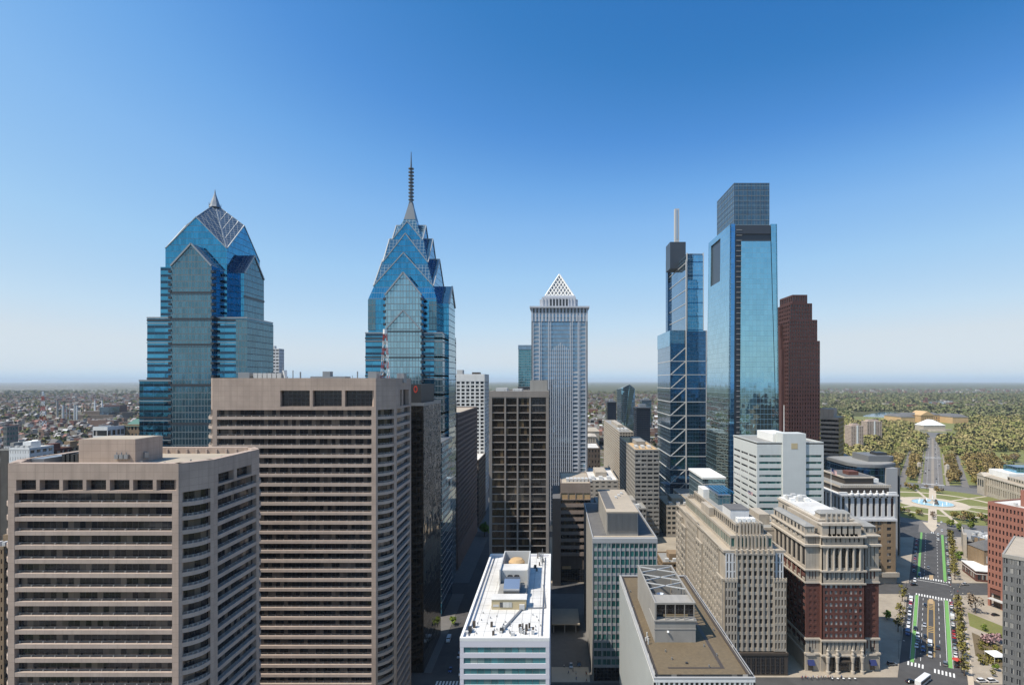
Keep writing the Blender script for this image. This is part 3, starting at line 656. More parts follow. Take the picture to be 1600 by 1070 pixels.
up.box(a, yM+8, zc+6.2, a+6, yM+44, zc+14); up.box(c-6, yM+8, zc+6.2, c, yM+44, zc+14)
for i in range(11): xx = a+3+(c-a-6)*i/10; up.box(xx-.5, yM+5.2, zc+6.2, xx+.5, yM+6.1, zc+15)
m_.p('upper_opening', 'dark_opening').box(a+9, yM+5.5, zc+7.6, c-9, yM+6.3, zc+14)
pa, pc = X(852, yM+6), X(897, yM+6); pw = pc-pa; zp0, zp1 = zc+18, Z(429, yM+26); ap = ((pa+pc)/2, yM+26, zp1)
m_.p('pyramid_base', 'mellon_stone').box(pa-1.2, yM+26-pw/2-1.2, zc+15.9, pc+1.2, yM+26+pw/2+1.2, zp0)
L_ = m_.p('lattice_pyramid', 'white_paint'); inn = m_.p('lattice_pyramid/pyramid_core', 'metal'); inn.frust(rect(pa+1.2, yM+26-pw/2+1.2, pc-1.2, yM+26+pw/2-1.2), zp0, rect(ap[0]-.2, ap[1]-.2, ap[0]+.2, ap[1]+.2), zp1-2)
base = [Vector((*q, zp0)) for q in rect(pa, yM+26-pw/2, pc, yM+26+pw/2)]; A_ = Vector(ap)
for i in range(4):
    p, q = base[i], base[(i+1) % 4]; L_.bar(tuple(p), tuple(A_), 1.3); L_.bar(tuple(p), tuple(q), 1.2); n = 8
    for k in range(1, n):
        f = k/n; s_ = p.lerp(q, f)
        L_.bar(tuple(s_), tuple(p.lerp(A_, f)), .6); L_.bar(tuple(s_), tuple(q.lerp(A_, 1-f)), .6)
m_.done()
# --- teal tower left behind it
yT = 700.0; t_ = Bldg('teal_glass_tower', 'narrow teal glass apartment tower left of the pyramid topped tower', (X(820, yT), yT, 0))
glass('teal_curtain', (.10, .30, .36), 2.4, 3.3, .25, (.25, .33, .36), .06, .8, .4, .015, vmull=.6)
t_.p('glass_facade', 'teal_curtain').box(X(810, yT), yT, 0, X(836, yT), yT+30, Z(546, yT)); k = t_.p('crown', 'mellon_glass'); k.box(X(809.6, yT), yT-.3, Z(546, yT), X(836.5, yT), yT+30, Z(539, yT))
t_.p('dark_base', 'dark_band').box(X(809, yT), yT-.5, 0, X(837, yT), yT+30.5, Z(604, yT)); t_.done()
# --- dark brown grid tower behind the white roof
yJ = 290.0; jx0, jx1 = X(764.5, yJ), X(857.5, yJ); zJ = Z(611, yJ)
j = Bldg('brown_grid_tower', 'dark bronze glass tower with four wide bays, behind the white roofed building', (jx0, yJ, 0))
fh = 11.55/861*yJ; nfl = int((zJ-3.2)/fh); z0 = zJ-3.2-nfl*fh
stone('bronze_pier', (.25, .22, .195), .12)
j.p('core', 'bronze').box(jx0+.6, yJ+.7, 0, jx1-.6, yJ+54, zJ-1)
cols = [0, .268, .475, .685, 1.0]; wd = jx1-jx0; W = j.p('wall', 'bronze_pier')
for i, f in enumerate(cols):
    xx = jx0+wd*f; ww = .85 if 0 < i < 4 else 1.5; xa = max(jx0, min(xx-ww/2, jx1-ww)); W.box(xa, yJ-.5, 0, xa+ww, yJ+.8, zJ-3)
W.box(jx0-.1, yJ-.55, zJ-3.2, jx1+.1, yJ+1, zJ); W.box(jx0-.1, yJ+1, zJ-3.2, jx0+1, yJ+54, zJ); W.box(jx1-1, yJ+1, zJ-3.2, jx1+.1, yJ+54, zJ); W.box(jx0+1, yJ+53, zJ-3.2, jx1-1, yJ+54, zJ)
sp_ = j.p('spandrel', 'bronze_pier')
for k in range(nfl):
    z = z0+k*fh
    if k != nfl-1: sp_.box(jx0+.3, yJ-.12, z+fh-.6, jx1-.3, yJ+.65, z+fh-.1)
    else: sp_.box(jx0+.3, yJ-.12, z+fh-.6, jx0+wd*.685, yJ+.65, z+fh-.1)
    for c in range(4): 
        if k >= nfl-2 and c == 3: continue
        a = jx0+wd*cols[c]+.4; q = jx0+wd*cols[c+1]-.4
        j.window((jx0, yJ), (jx1, yJ), a-jx0, q-jx0, z-.1, z+fh-.6, 'brown_glass', -.35)
j.window((jx0, yJ), (jx1, yJ), wd*.685+1, wd-2, zJ-3.2-2*fh, zJ-3.3, 'dark_opening', -.4)
for i in range(15):
    yy = yJ+1+i*3.75; W.box(jx1-.8, yy, 0, jx1, yy+1.5, zJ-3.1); W.box(jx0, yy, 0, jx0+.8, yy+1.5, zJ-3.1)
for k in range(nfl): z = z0+k*fh; sp_.box(jx1-.9, yJ+1, z+fh-1.2, jx1-.15, yJ+54, z+fh); sp_.box(jx0+.15, yJ+1, z+fh-1.2, jx0+.9, yJ+54, z+fh)
j.p('roof', 'grey_roof').box(jx0+.9, yJ+1, zJ-1.2, jx1-.9, yJ+53, zJ-.8)
pn = j.p('penthouse', 'grey_stone'); pn.box(X(828, 300), 300, zJ-.8, jx1-.8, 330, Z(594, 300)); 
for i in range(6): j.p('roof_rail%d' % i, 'metal').tube((jx0+8+i*2.5, 292, zJ-.8), (jx0+8+i*2.5, 292, zJ+.9+.3*(i % 2)), .12)
for x0_, x1_, h in ((-31, -25, 1.6), (-22, -17, 1.2)): j.p('cooling_unit%d' % -x0_, 'light_grey').box(x0_, 296, zJ-.8, x1_, 306, zJ+h)
j.done()
# --- white roofed low office block
yK, yK2 = 160.0, 238.0; kx0, kx1 = X(718.5, yK), X(858.5, yK); zK = Z(998, yK)
k_ = Bldg('white_roofed_office', 'low office block with brilliant white roof and teal ribbon windows, bottom centre', (kx0, yK, 0))
fk = 16.65/861*yK; nk = int((zK-2.3)/fk); zb = zK-2.35-nk*fk
k_.p('core', 'light_grey').box(kx0+.8, yK+.8, 0, kx1-.8, yK2-.8, zK-1); W = k_.p('wall', 'lavender_panel')
FS = (((kx0, yK), (kx1, yK)), ((kx1, yK), (kx1, yK2)), ((kx1, yK2), (kx0, yK2)), ((kx0, yK2), (kx0, yK)))
for P0, P1 in FS:
    L = math.dist(P0, P1); d = ((P1[0]-P0[0])/L, (P1[1]-P0[1])/L)
    W.obox(P0, d, .004, L-.004, zK-2.35, zK+.0, -.85, 0)
    for k in range(nk):
        z = zb+k*fk; W.obox(P0, d, .004, L-.004, z, z+fk*.46, -.85, 0)
        nb = max(1, round(L/4.3))
        for q in range(nb): k_.window(P0, P1, 1.0+(L-2)*q/nb+.04, 1.0+(L-2)*(q+1)/nb-.04, z+fk*.46, z+fk, 'teal_glass', -.3)
for cx_, cy_ in ((kx0+.03, yK+.03), (kx1-1.1, yK+.03), (kx0+.03, yK2-1.1), (kx1-1.1, yK2-1.1)): W.box(cx_, cy_, 0, cx_+1.07, cy_+1.07, zK-2.2)
sm = k_.p('roof_seam', 'grey_roof')
for i in range(1, 9): sm.box(kx0+.9+i*2.72, yK+1.5, zK-.56, kx0+1.0+i*2.72, yK2-1.5, zK-.53)
for i in range(1, 12): sm.box(kx0+1.2, yK+i*6.3, zK-.56, kx1-1.2, yK+i*6.3+.08, zK-.532)
k_.p('roof', 'white_roof').box(kx0+.9, yK+.9, zK-1, kx1-.9, yK2-.9, zK-.55)
parapet(k_.p('parapet', 'white_wall'), kx0-.02, yK-.02, kx1+.02, yK2+.02, zK-.6, zK+.35, .75)
gt = k_.p('window_rail', 'steel')
gt.box(kx0+1.9, yK+3, zK-.55, kx0+2.3, yK2-3, zK-.3); gt.box(kx1-2.5, yK+3, zK-.55, kx1-2.1, yK2-3, zK-.3)
KR = zK-.55
def kp(xx, yy, z): Y = (CAMZ-z)*861/(yy-595); return ((xx-865)/861*Y, Y)
# penthouse on the roof, front tan, then cooling plant and a tall open screen behind
y1_ = kp(800, 952, KR)[1]; a0, a1 = X(768, y1_), X(822, y1_); h1 = 3.3
q = k_.p('penthouse', 'tan_wall'); q.box(a0, y1_, KR, a1, y1_+4.4, KR+h1); k_.p('penthouse/penthouse_roof', 'white_roof').box(a0-.2, y1_-.2, KR+h1, a1+.2, y1_+4.6, KR+h1+.2)
k_.window((a0, y1_), (a1, y1_), 2.7, 6.8, KR+.8, KR+2.5, 'win_blind', .08); k_.p('penthouse/wall_unit', 'light_grey').box(a1-2.2, y1_-.8, KR+.3, a1-.5, y1_-.05, KR+1.9)
k_.p('penthouse/louvre', 'light_grey').box(a0+.5, y1_-.08, KR+1.0, a0+2.4, y1_+.05, KR+1.7)
y2 = y1_+5; b0, b1 = a0+1.2, a1-.4
q = k_.p('plant_deck', 'grey_roof'); q.box(b0, y2, KR, b1, y2+26, KR+2.2)
q = k_.p('cooling_tower', 'steel'); q.box(b0+2.2, y2+1, KR+2.2, b0+7.6, y2+11, KR+4.6); q.frust(rect(b0+2.2, y2+1, b0+7.6, y2+7), KR+4.6, rect(b0+2.2, y2+5, b0+7.6, y2+7), KR+6.6)
for i in range(6): k_.p('cooling_tower/fan%d' % i, 'dark_metal').lathe((b0+3.6+(i % 2)*2.4, y2+7.5+(i//2)*2.2), [(.95, KR+4.6), (.95, KR+5.3), (.8, KR+5.3), (.7, KR+4.9), (.15, KR+4.9), (0, KR+5.1)], 12)
q = k_.p('roof_screen', 'light_grey'); q.box(b0-.3, y2+12, KR, b0+.1, y2+34, KR+7.4); q.box(b1-.1, y2+12, KR, b1+.3, y2+34, KR+7.4); q.box(b0+.1, y2+33.6, KR, b1-.1, y2+34, KR+7.4)
k_.p('roof_screen/screen_roof', 'white_roof').box(b0+.1, y2+14, KR+6.2, b1-.1, y2+21, KR+6.5); k_.p('roof_screen/screen_front', 'light_grey').box(b0+.1, y2+14, KR+2.2, b1-.1, y2+14.4, KR+6.2)
q = k_.p('dome', 'orange_stone'); q.lathe(((b0+b1)/2, y2+28), [(3.2, KR+3), (3.1, KR+5.2), (2.2, KR+6.2), (0, KR+6.8)], 16)
dct = k_.p('duct', 'metal')
p1 = kp(822, 945, KR); p2 = kp(786, 985, KR); dct.bar((*p1, KR+.35), (*p2, KR+.35), .55, .4)
k_.p('pipe_run', 'metal').bar((*kp(849, 915, KR), KR+.3), (*kp(852, 950, KR), KR+.3), .3); k_.p('pipe_run2', 'metal').bar((*kp(852, 950, KR), KR+.3), (*kp(824, 951, KR), KR+.3), .3)
rnd = random.Random(3)
for i in range(34):
    gx = rnd.choice((rnd.uniform(768, 834), rnd.uniform(768, 834), rnd.uniform(729, 742), rnd.uniform(832, 852))); 
    gy = rnd.uniform(978, 993) if gx < 834 and gx > 760 else (rnd.uniform(978, 992) if gx < 760 else rnd.uniform(868, 892))
    x_, y_ = kp(gx, gy, KR); s_ = rnd.uniform(.2, .55); hh = rnd.uniform(.5, 2.0)
    k_.p('roof_equipment%d' % (i+100), rnd.choice(('metal', 'dark_metal', 'light_grey', 'bronze'))).box(x_-s_, y_-s_, KR, x_+s_, y_+s_, KR+hh)
for i in range(26):
    x_, y_ = kp(rnd.uniform(735, 845), rnd.uniform(955, 990), KR)
    k_.p('roof_vent%d' % (i+100), 'metal').tube((x_, y_, KR), (x_, y_, KR+.5), .16)
for i in range(8):
    x_, y_ = kp(848+rnd.uniform(-5, 3), 872+rnd.uniform(-5, 14), KR); k_.p('antenna%d' % (i+50), 'metal').tube((x_, y_, KR), (x_+rnd.uniform(-.4, .4), y_, KR+rnd.uniform(1.5, 4.5)), .1)
k_.done()
# --- brown banded block behind it
yN = 372.0; nx0, nx1, nm = X(863, yN), X(918, yN), X(876, yN); zN = Z(757, yN)
n_ = Bldg('brown_banded_block', 'brown block with horizontal bands and an orange lit top loggia, under the pyramid tower', (nx0, yN, 0))
n_.p('wall', 'dark_brown').box(nm, yN+.9, 0, nx1+2, yN+45, zN); zf = Z(781, yN); fn = 13.3/861*yN*.82
sp_ = n_.p('spandrel', 'brown_spandrel'); k = 0
while zf-(k+1)*fn > 14:
    z = zf-(k+1)*fn; sp_.box(nm, yN, z, nx1+2, yN+.9, z+fn*.5); n_.window((nm, yN), (nx1+2, yN), .3, nx1+2-nm-.3, z+fn*.5, z+fn, 'brown_glass', -.5, 'window_band'); k += 1
sp_.box(nm, yN, zf, nx1+2, yN+.9, zf+.6); sp_.box(nm, yN-.05, Z(770, yN), nx1+2, yN+.95, zN)
lg = n_.p('loggia', 'orange_stone'); lg.box(nm+.3, yN+.3, zf+.6, nx1+1.7, yN+.92, Z(770, yN))
for i in range(5): xx = nm+(nx1+2-nm)*i/4; sp_.box(xx-.35, yN-.02, zf+.6, xx+.35, yN+.9, Z(770, yN))
n_.p('side_wing', 'dark_band').box(nx0, yN-6, 0, nm-.01, yN+40, Z(779, yN-6)); n_.p('side_roof', 'dark_roof').box(nx0+.3, yN-5.7, Z(779, yN-6), nm-.3, yN+40, Z(779, yN-6)+.2)
slab_roof(n_, nm, yN, nx1+2, yN+45, zN+.5, 'tan_roof', .6, 'brown_spandrel')
for i in range(7): n_.p('cooling_unit%d' % i, 'light_grey').box(nm+4+i*2.6, yN+8, zN+.5, nm+6+i*2.6, yN+14, zN+2.6)
n_.p('shopfront', 'dark_opening').box(nm+.5, yN-.1, .1, nx1+1, yN+.9, 9); n_.p('sign', 'orange_stone').box(nm+1, yN-.3, 9.2, nm+7, yN-.1, 11.2); n_.done()
# --- buildings along the left street, receding
g_ = Bldg('pinkish_office_block', 'pinkish brown office block with deep dark window strips, right of the needle spire tower', (-69, 396, 0))
zG = Z(648, 396)
FS = (((-76, 396), (-69, 396)), ((-69, 396), (-69, 498)))
g_.p('core', 'pink_brown').box(-100, 397, 0, -70, 498, zG-.5)
g_.facade(*FS[0], 14, zG, 26, 1, 2.0, .34, .8, 'wall', 'win', wallmat='pink_brown'); g_.facade(*FS[1], 14, zG, 26, 24, 1.3, .42, .8, 'wall', 'win', wallmat='pink_brown')
g_.p('base', 'pink_brown').box(-100, 395.8, 0, -68.8, 498, 14); g_.p('tower_block', 'pink_brown').box(-100, 396.2, zG, -74, 420, Z(628, 396)); slab_roof(g_, -100, 396, -69, 498, zG+.3, 'tan_roof', .8, 'pink_brown')
g_.p('doorway', 'orange_stone').box(-74, 395.7, 0, -70.5, 396, 6); g_.done()
yH = 560.0; h_ = Bldg('white_grid_tower', 'white office tower with a grid of dark windows, behind the brown bronze tower', (X(708, yH), yH, 0))
hx0, hx1 = X(690, yH), X(757, yH); zH = Z(596, yH)
h_.p('core', 'light_grey').box(hx0+.6, yH+.6, 0, hx1-.6, yH+40, zH+4)
h_.facade((hx0, yH), (hx1, yH), 20, zH, 31, 9, 1.6, .34, .6, 'wall', 'win', wallmat='white_wall'); h_.facade((hx1, yH), (hx1, yH+38), 20, zH, 31, 8, 1.6, .34, .6, 'wall', 'win', wallmat='white_wall')
h_.p('attic', 'white_wall').box(hx0-.1, yH-.1, zH+.3, hx1+.1, yH+38, Z(586, yH)); slab_roof(h_, hx0, yH, hx1, yH+38, Z(586, yH)+.3, 'grey_roof', .8, 'white_wall'); h_.p('penthouse', 'light_grey').box(hx0+14, yH+8, zH+6, hx0+20, yH+18, zH+12); h_.p('plant_room', 'bronze').box(hx0+30, yH+6, zH+6, hx1-6, yH+18, zH+9.5); h_.done()
for nm_, lb, x0p, x1p, yy, yd, yt, mt, rm in (('brown_brick_block', 'dark brown block with a white roof below the white grid tower', 730, 748, 512, 52, 720, 'dark_brown', 'white_roof'), ('maroon_block', 'low maroon block at the far end of the left street', 728, 742, 500, 11, 735, 'red_brick', 'dark_roof'), ('red_brick_block', 'red brick block further down the left street', 735, 757, 640, 60, 752, 'red_brick', 'dark_roof')):
    b = Bldg(nm_, lb, (X(x1p, yy), yy, 0)); xa, xb = X(x0p, yy)-14, X(x1p, yy); zt = Z(yt, yy); nf = max(3, int(zt/4))
    b.p('core', mt).box(xa+.4, yy+.4, 0, xb-.4, yy+yd, zt); b.facade((xa, yy), (xb, yy), 0, zt, nf, 6, 1.2, .45, .4, wallmat=mt); b.facade((xb, yy), (xb, yy+yd), 0, zt, nf, max(3, yd//5), 1.6, .45, .4, wallmat=mt); slab_roof(b, xa, yy, xb, yy+yd, zt+.3, rm, .8, mt); b.done()
# ---------------------------------------------------------------- right half
# --- green glazed slab with penthouse
yO = 250.0; ox0, ox1 = X(926, yO), X(1027, yO); zO = Z(843, yO); yO2 = 322
o_ = Bldg('green_glazed_office', 'grey office slab with green glass windows and a louvred penthouse', (ox0, yO, 0))
o_.p('core', 'dull_concrete').box(ox0+.5, yO+.6, 0, ox1-.5, yO2-.5, zO)
o_.facade((ox0, yO), (ox1, yO), 6, zO-1.4, 15, 7, .40, .34, .45, 'wall', 'green_glass', wallmat='spandrel_grey', sout=-.25)
o_.facade((ox1, yO), (ox1, yO2), 6, zO-1.4, 15, 16, .45, .40, .45, 'wall', 'green_glass', wallmat='spandrel_grey', sout=-.25)
fin = o_.p('mullion', 'spandrel_grey')
for i in range(7):
    xx = ox0+(ox1-ox0)*(i+.5)/7; fin.box(xx-.09, yO-.05, 6, xx+.09, yO+.3, zO-1.4)
W = o_.p('wall', 'spandrel_grey'); W.box(ox0-.1, yO-.1, zO-1.5, ox1+.1, yO+1.0, zO+.6)
sd = o_.p('side_wall', 'grey_stone'); sd.box(ox0, yO+.2, 0, ox0+.6, yO2, zO+.5)
o_.p('base', 'dark_opening').box(ox0+.6, yO+.05, .2, ox1-.6, yO+.55, 5.9)
o_.p('roof', 'dark_roof').box(ox0+.6, yO+6, zO-.4, ox1-.2, yO2-.3, zO+.2); o_.p('roof_edge', 'tan_roof').box(ox0+.6, yO+1, zO-.4, ox1-.2, yO+6, zO+.15)
parapet(o_.p('parapet', 'spandrel_grey'), ox0-.02, yO+1.0, ox1+.02, yO2, zO-.3, zO+.9, .4)
pq = rect(X(948, 256), 256, X(997, 256), 308); zpq = Z(799, 256)
o_.p('penthouse', 'grey_stone').prism(pq, zO+.2, zpq-.6); lv = o_.p('penthouse/louvre', 'louver')
n = 26
for i in range(n): xx = pq[0][0]+.5+(pq[1][0]-pq[0][0]-1)*i/(n-1); lv.box(xx-.12, 255.6, zO+2.2, xx+.12, 255.98, zpq-.8)
o_.p('penthouse/penthouse_roof', 'tan_roof').box(pq[0][0]-.2, 255.8, zpq-.6, pq[1][0]+.2, 308.2, zpq); o_.p('penthouse/solar_strip', 'dark_roof').box(pq[0][0]+.3, 262, zpq, pq[0][0]+4.6, 307, zpq+.12)
for i in range(3): o_.p('penthouse/roof_hatch%d' % i, 'light_grey').box(pq[0][0]+7+i*2, 285+i*5, zpq, pq[0][0]+8.2+i*2, 287+i*5, zpq+.8)
o_.done()
# --- gravel roofed block, nearest
yP, yP2 = 150.0, 229.0; qx0, qx1 = X(1022, yP), X(1180, yP); zP = Z(1058, yP)
p_ = Bldg('gravel_roofed_office', 'office block with flat gravel roof and white finned side, bottom right of centre', (qx0, yP, 0))
p_.p('core', 'light_grey').box(qx0+.9, yP+.9, 0, qx1-.9, yP2-.9, zP-1)
for P0, P1, nb in (((qx0, yP2), (qx0, yP), 50), ((qx0, yP), (qx1, yP), 20), ((qx1, yP), (qx1, yP2), 50)):
    L = math.dist(P0, P1); d = ((P1[0]-P0[0])/L, (P1[1]-P0[1])/L); W = p_.p('fin', 'white_panel')
    for i in range(nb+1): u = min(L-.25, max(.25, L*i/nb)); W.obox(P0, d, u-.25, u+.25, 0, zP-1.3, -.9, 0)
    p_.p('cornice', 'white_wall').obox(P0, d, 0, L, zP-1.3, zP-.35, -.9, .05)
    for k in range(14): p_.window(P0, P1, .3, L-.3, k*4.0+.9, k*4.0+3.9, 'win', -.6, 'window_band'); p_.p('spandrel', 'grey_stone').obox(P0, d, .2, L-.2, k*4.0-.1, k*4.0+.9, -.9, -.5)
p_.p('roof', 'gravel').box(qx0+.9, yP+.9, zP-1, qx1-.9, yP2-.9, zP-.5); parapet(p_.p('parapet', 'spandrel_grey'), qx0-.1, yP-.1, qx1+.1, yP2+.1, zP-.4, zP, .8)
parapet(p_.p('roof_kerb', 'bronze'), qx0+.75, yP+.75, qx1-.75, yP2-.75, zP-.5, zP-.2, .7)
def onz(xx, yy, z): Y = (CAMZ-z)*861/(yy-595); return ((xx-865)/861*Y, Y)
zr_ = zP-.5; (hx0, hy) = onz(1023, 1003, zr_); (hx1, _) = onz(1087, 1003, zr_); hy2 = hy+35; zh = Z(941, hy)
w0 = p_.p('penthouse', 'grey_stone'); w0.box(hx0, hy, zr_, hx1, hy+9, zh-5.5); w0.box(hx0, hy, zh-5.5, hx0+.5, hy2, zh); w0.box(hx0+.5, hy2-.5, zr_, hx1-.5, hy2, zh); w0.box(hx1-.5, hy+9, zh-.7, hx1, hy2, zh); w0.box(hx0, hy+9, zr_, hx0+.5, hy2, zh-5.5)
for i in range(12): w0.box(hx1-.45, hy+9+i*2.2, zr_, hx1-.05, hy+9.3+i*2.2, zh-.7)
w0.box(hx0+.5, hy+2, zh-1.4, hx1, hy+9, zh-1); w0.box(hx0+.5, hy, zh-.5, hx1, hy+.5, zh); w0.box(hx1-.5, hy+.5, zh-.5, hx1, hy+9, zh)
for i in range(5): xx = hx0+.5+(hx1-hx0-1)*i/4; w0.box(xx-.1, hy, zh-5.5, xx+.1, hy+.3, zh-.5)
ld = p_.p('penthouse/louvre', 'dark_opening'); ld.box(hx0+.6, hy+2.5, zh-5.5, hx1-.1, hy+2.9, zh-1.4)
bd = p_.p('penthouse/ledge', 'grey_stone'); bd.box(hx0-.25, hy-.25, zh-5.9, hx1+.25, hy+9, zh-5.4); bd.box(hx0-.15, hy-.1, zh-8.4, hx1+.1, hy+.1, zh-8.0)
p_.p('penthouse/mesh_panel', 'orange_stone').box(hx0+3, hy+1.6, zh-5, hx1-2, hy+1.8, zh-4.3)
for i in range(6): p_.p('penthouse/cooling_fan%d' % i, 'steel').lathe((hx0+2.4+(i % 2)*4.2, hy+12.5+(i//2)*6), [(1.7, zr_), (1.7, zr_+5), (1.9, zr_+5.6), (1.4, zr_+5.6), (0, zr_+4.4)], 12)
tr = p_.p('penthouse/truss', 'light_grey')
for i in range(3):
    yy = hy+12+i*8; tr.bar((hx0+.3, yy, zh-.3), (hx1-.3, yy+6, zh-.3), .3); tr.bar((hx0+.3, yy+6, zh-.3), (hx1-.3, yy, zh-.3), .3)
p_.p('penthouse/floodlight', 'white_paint').tube((hx0+4, hy-.6, zr_+3.6), (hx0+4, hy-.1, zr_+3.2), .35, .2)
for i, (xx, yy) in enumerate(((1012, 1000), (1013, 1006), (1009, 1002), (1011, 996))): p_.p('vent_pipe%d' % i, 'light_grey').tube((*onz(xx, yy, zr_), zr_), (*onz(xx, yy, zr_), zr_+1.3+.5*(i % 2)), .22)
pd_ = p_.p('walkway_pad', 'bronze'); pd_.box(hx1+3.2, yP+6, zr_, hx1+4.2, yP2-8, zr_+.04); pd_.box(hx0+1, yP+5.6, zr_, hx1+4.2, yP+6.4, zr_+.045)
for i, (a_, c_) in enumerate(((1100, 1010), (1120, 1024), (1050, 1030), (1108, 1042), (1040, 1018), (985, 925), (990, 950), (1115, 985))): p_.p('roof_vent%d' % i, 'metal').tube((*onz(a_, c_, zr_), zr_), (*onz(a_, c_, zr_), zr_+.7), .2)
p_.p('roof_drain', 'dark_metal').tube((*onz(1073, 1036, zr_), zr_), (*onz(1073, 1036, zr_), zr_+.35), .4)
p_.done()
# --- long art deco limestone block
yQ, yQ2 = 256.0, 352.0; rx0, rx1 = X(1131, yQ), X(1228, yQ)
q_ = Bldg('art_deco_office', 'long art deco limestone office building with stepped top and tall ribbed piers', (rx0, yQ, 0))
z1, z2 = Z(908, yQ), Z(862, yQ)     # low corners, main cornice
SB = 'limestone'
q_.p('core', SB).box(rx0+.8, yQ+.8, 0, rx1-.8, yQ2-.5, z2-.6)
nfl = int((z2-12)/3.7); zb = z2-nfl*3.7-1.2
L = rx1-rx0
# front in three strips: low ribbed corners and the higher middle
cwd = L*.2
q_.facade((rx0, yQ-1.2), (rx0+cwd, yQ-1.2), zb, z1, nfl-4, 4, .7, .30, .5, wallmat=SB, wm='win'); q_.facade((rx1-cwd, yQ-1.2), (rx1, yQ-1.2), zb, z1, nfl-4, 4, .7, .30, .5, wallmat=SB, wm='win')
W = q_.p('wall', SB); W.box(rx0, yQ-1.2, 0, rx0+.5, yQ+6, z1+.8); W.box(rx1-.5, yQ-1.2, 0, rx1, yQ+6, z1+.8)
q_.facade((rx0+1, yQ+.4), (rx0+cwd, yQ+.4), z1, z2-1, 3, 3, 1.0, .12, .5, wallmat='white_stone'); q_.facade((rx1-cwd, yQ+.4), (rx1-1, yQ+.4), z1, z2-1, 3, 3, 1.0, .12, .5, wallmat='white_stone')
q_.facade((rx0+cwd, yQ-.6), (rx1-cwd, yQ-.6), zb, z2-1.2, nfl, 7, .95, .38, .5, wallmat=SB, wm='win', pout=.3)
for i in range(8): xx = rx0+cwd+(L-2*cwd)*i/7; W.box(xx-.42, yQ-1.0, z2-1.2, xx+.42, yQ+.6, z2+1.4)
for xa in (rx0, rx1-cwd):
    for i in range(5): xx = xa+cwd*i/4; W.box(max(rx0, xx-.35), yQ-1.25, z1, min(rx1, xx+.35), yQ-.4, z1+1.9)
bs = q_.p('base', 'bronze'); bs.box(rx0-.2, yQ-1.6, 0, rx1+.2, yQ-.1, 9.5); bs.box(rx0-.4, yQ-1.9, 9.5, rx1+.4, yQ, 10.6)
for i in range(12): q_.window((rx0, yQ-1.6), (rx1, yQ-1.6), 1.2+i*(L-2)/12, .4+(i+1)*(L-2)/12, 1, 8.6, 'dark_opening', .05, 'shopfront')
# south side: groups of bays, higher and lower
def lz(y): return y
secs = [(yQ2, yQ2-14, 3, z2-5), (yQ2-14, yQ2-24, 2, z2-9), (yQ2-24, yQ2-48, 8, z2+.2), (yQ2-48, yQ2-60, 3, z2-8), (yQ2-60, yQ+9, 8, z2-1.5), (yQ+9, yQ, 3, z1)]
for ya, yb, nb, zt in secs:
    dx = 0 if zt < z2-3 else -.9; xx = rx0-dx-.9
    q_.facade((xx, ya), (xx, yb), zb, zt, int((zt-zb)/3.7), nb, 1.25 if nb in (8, 3) else .8, .42 if nb != 2 else .25, .45, wallmat=SB, wm='win_blind')
    W.box(xx+.5, yb, 0, rx0+2, ya, zt-.2); W.box(xx-.1, yb, zt+.4, xx+.8, ya, zt+1.3); W.box(xx, yb, 0, xx+.5, ya, zb+.2)
# stepped top
def tier(x0, y0, x1, y1, za, zb_, nbf, nbs, wm='win', roof='grey_roof'):
    W.box(x0+.5, y0+.5, za, x1-.5, y1-.5, zb_)
    for P0, P1, nb in (((x0, y0), (x1, y0), nbf), ((x1, y0), (x1, y1), nbs), ((x0, y1), (x0, y0), nbs)): q_.facade(P0, P1, za, zb_, 1, nb, .7, .25, .4, wallmat=SB, wm=wm)
    q_.p('roof', roof).box(x0+.4, y0+.4, zb_, x1-.4, y1-.4, zb_+.4); parapet(W, x0-.05, y0-.05, x1+.05, y1, zb_+.3, zb_+1.2, .5)
q_.p('roof', 'tan_roof').box(rx0+.4, yQ+.6, z2-.7, rx1-.4, yQ2-.6, z2-.2); parapet(W, rx0-.1, yQ+.4, rx1+.1, yQ2-.4, z2-.6, z2+.6, .5)
zt1, zt2 = z2+5.2, z2+9.8
tier(rx0+4.5, yQ+4.5, rx1-4.5, yQ2-3, z2-.2, zt1, 9, 34, 'green_glass', 'tan_roof')
for i in range(9): xx = rx0+7.5+(L-15)*i/8; W.box(xx-.4, yQ+3.9, z2-.2, xx+.4, yQ+4.6, zt1+1.7)
tier(rx0+8.5, yQ+9, rx1-7, yQ2-8, zt1, zt2, 7, 24)
for i in range(7): xx = rx0+10.5+(L-19.5)*i/6; W.box(xx-.45, yQ+8.2, zt1, xx+.45, yQ+9.1, zt2+1.9)
q_.p('penthouse', 'white_stone').box(rx0+9.5, yQ+20, zt2, rx1-10, yQ+33, zt2+5); q_.p('penthouse/penthouse_roof', 'dark_roof').box(rx0+9.3, yQ+19.8, zt2+5, rx1-9.8, yQ+33.2, zt2+5.3)
q_.p('side_dormer', 'limestone').box(rx0+5.5, yQ+44, zt1, rx0+8.4, yQ+60, zt2+.6); q_.p('stair_house', 'white_wall').box(rx0+9.5, yQ2-26, zt2, rx0+14, yQ2-14, zt2+5.5)
q_.p('glass_plant_room', 'grid_glass').box(rx0+13, yQ+52, zt2, rx1-9, yQ+80, zt2+5.5); q_.p('glass_plant_room/plant_roof', 'steel').box(rx0+12.8, yQ+51.8, zt2+5.5, rx1-8.8, yQ+80.2, zt2+6)
for i in range(5): q_.p('glass_plant_room/skylight%d' % i, 'blue_glass').box(rx0+14+i*1.9, yQ+55, zt2+6, rx0+15.3+i*1.9, yQ+76, zt2+6.9)
for i in range(4): q_.p('cooling_unit%d' % i, 'white_paint').box(rx0+11+i*2.3, yQ+13.5, zt2+.4, rx0+12.7+i*2.3, yQ+17, zt2+2.4)
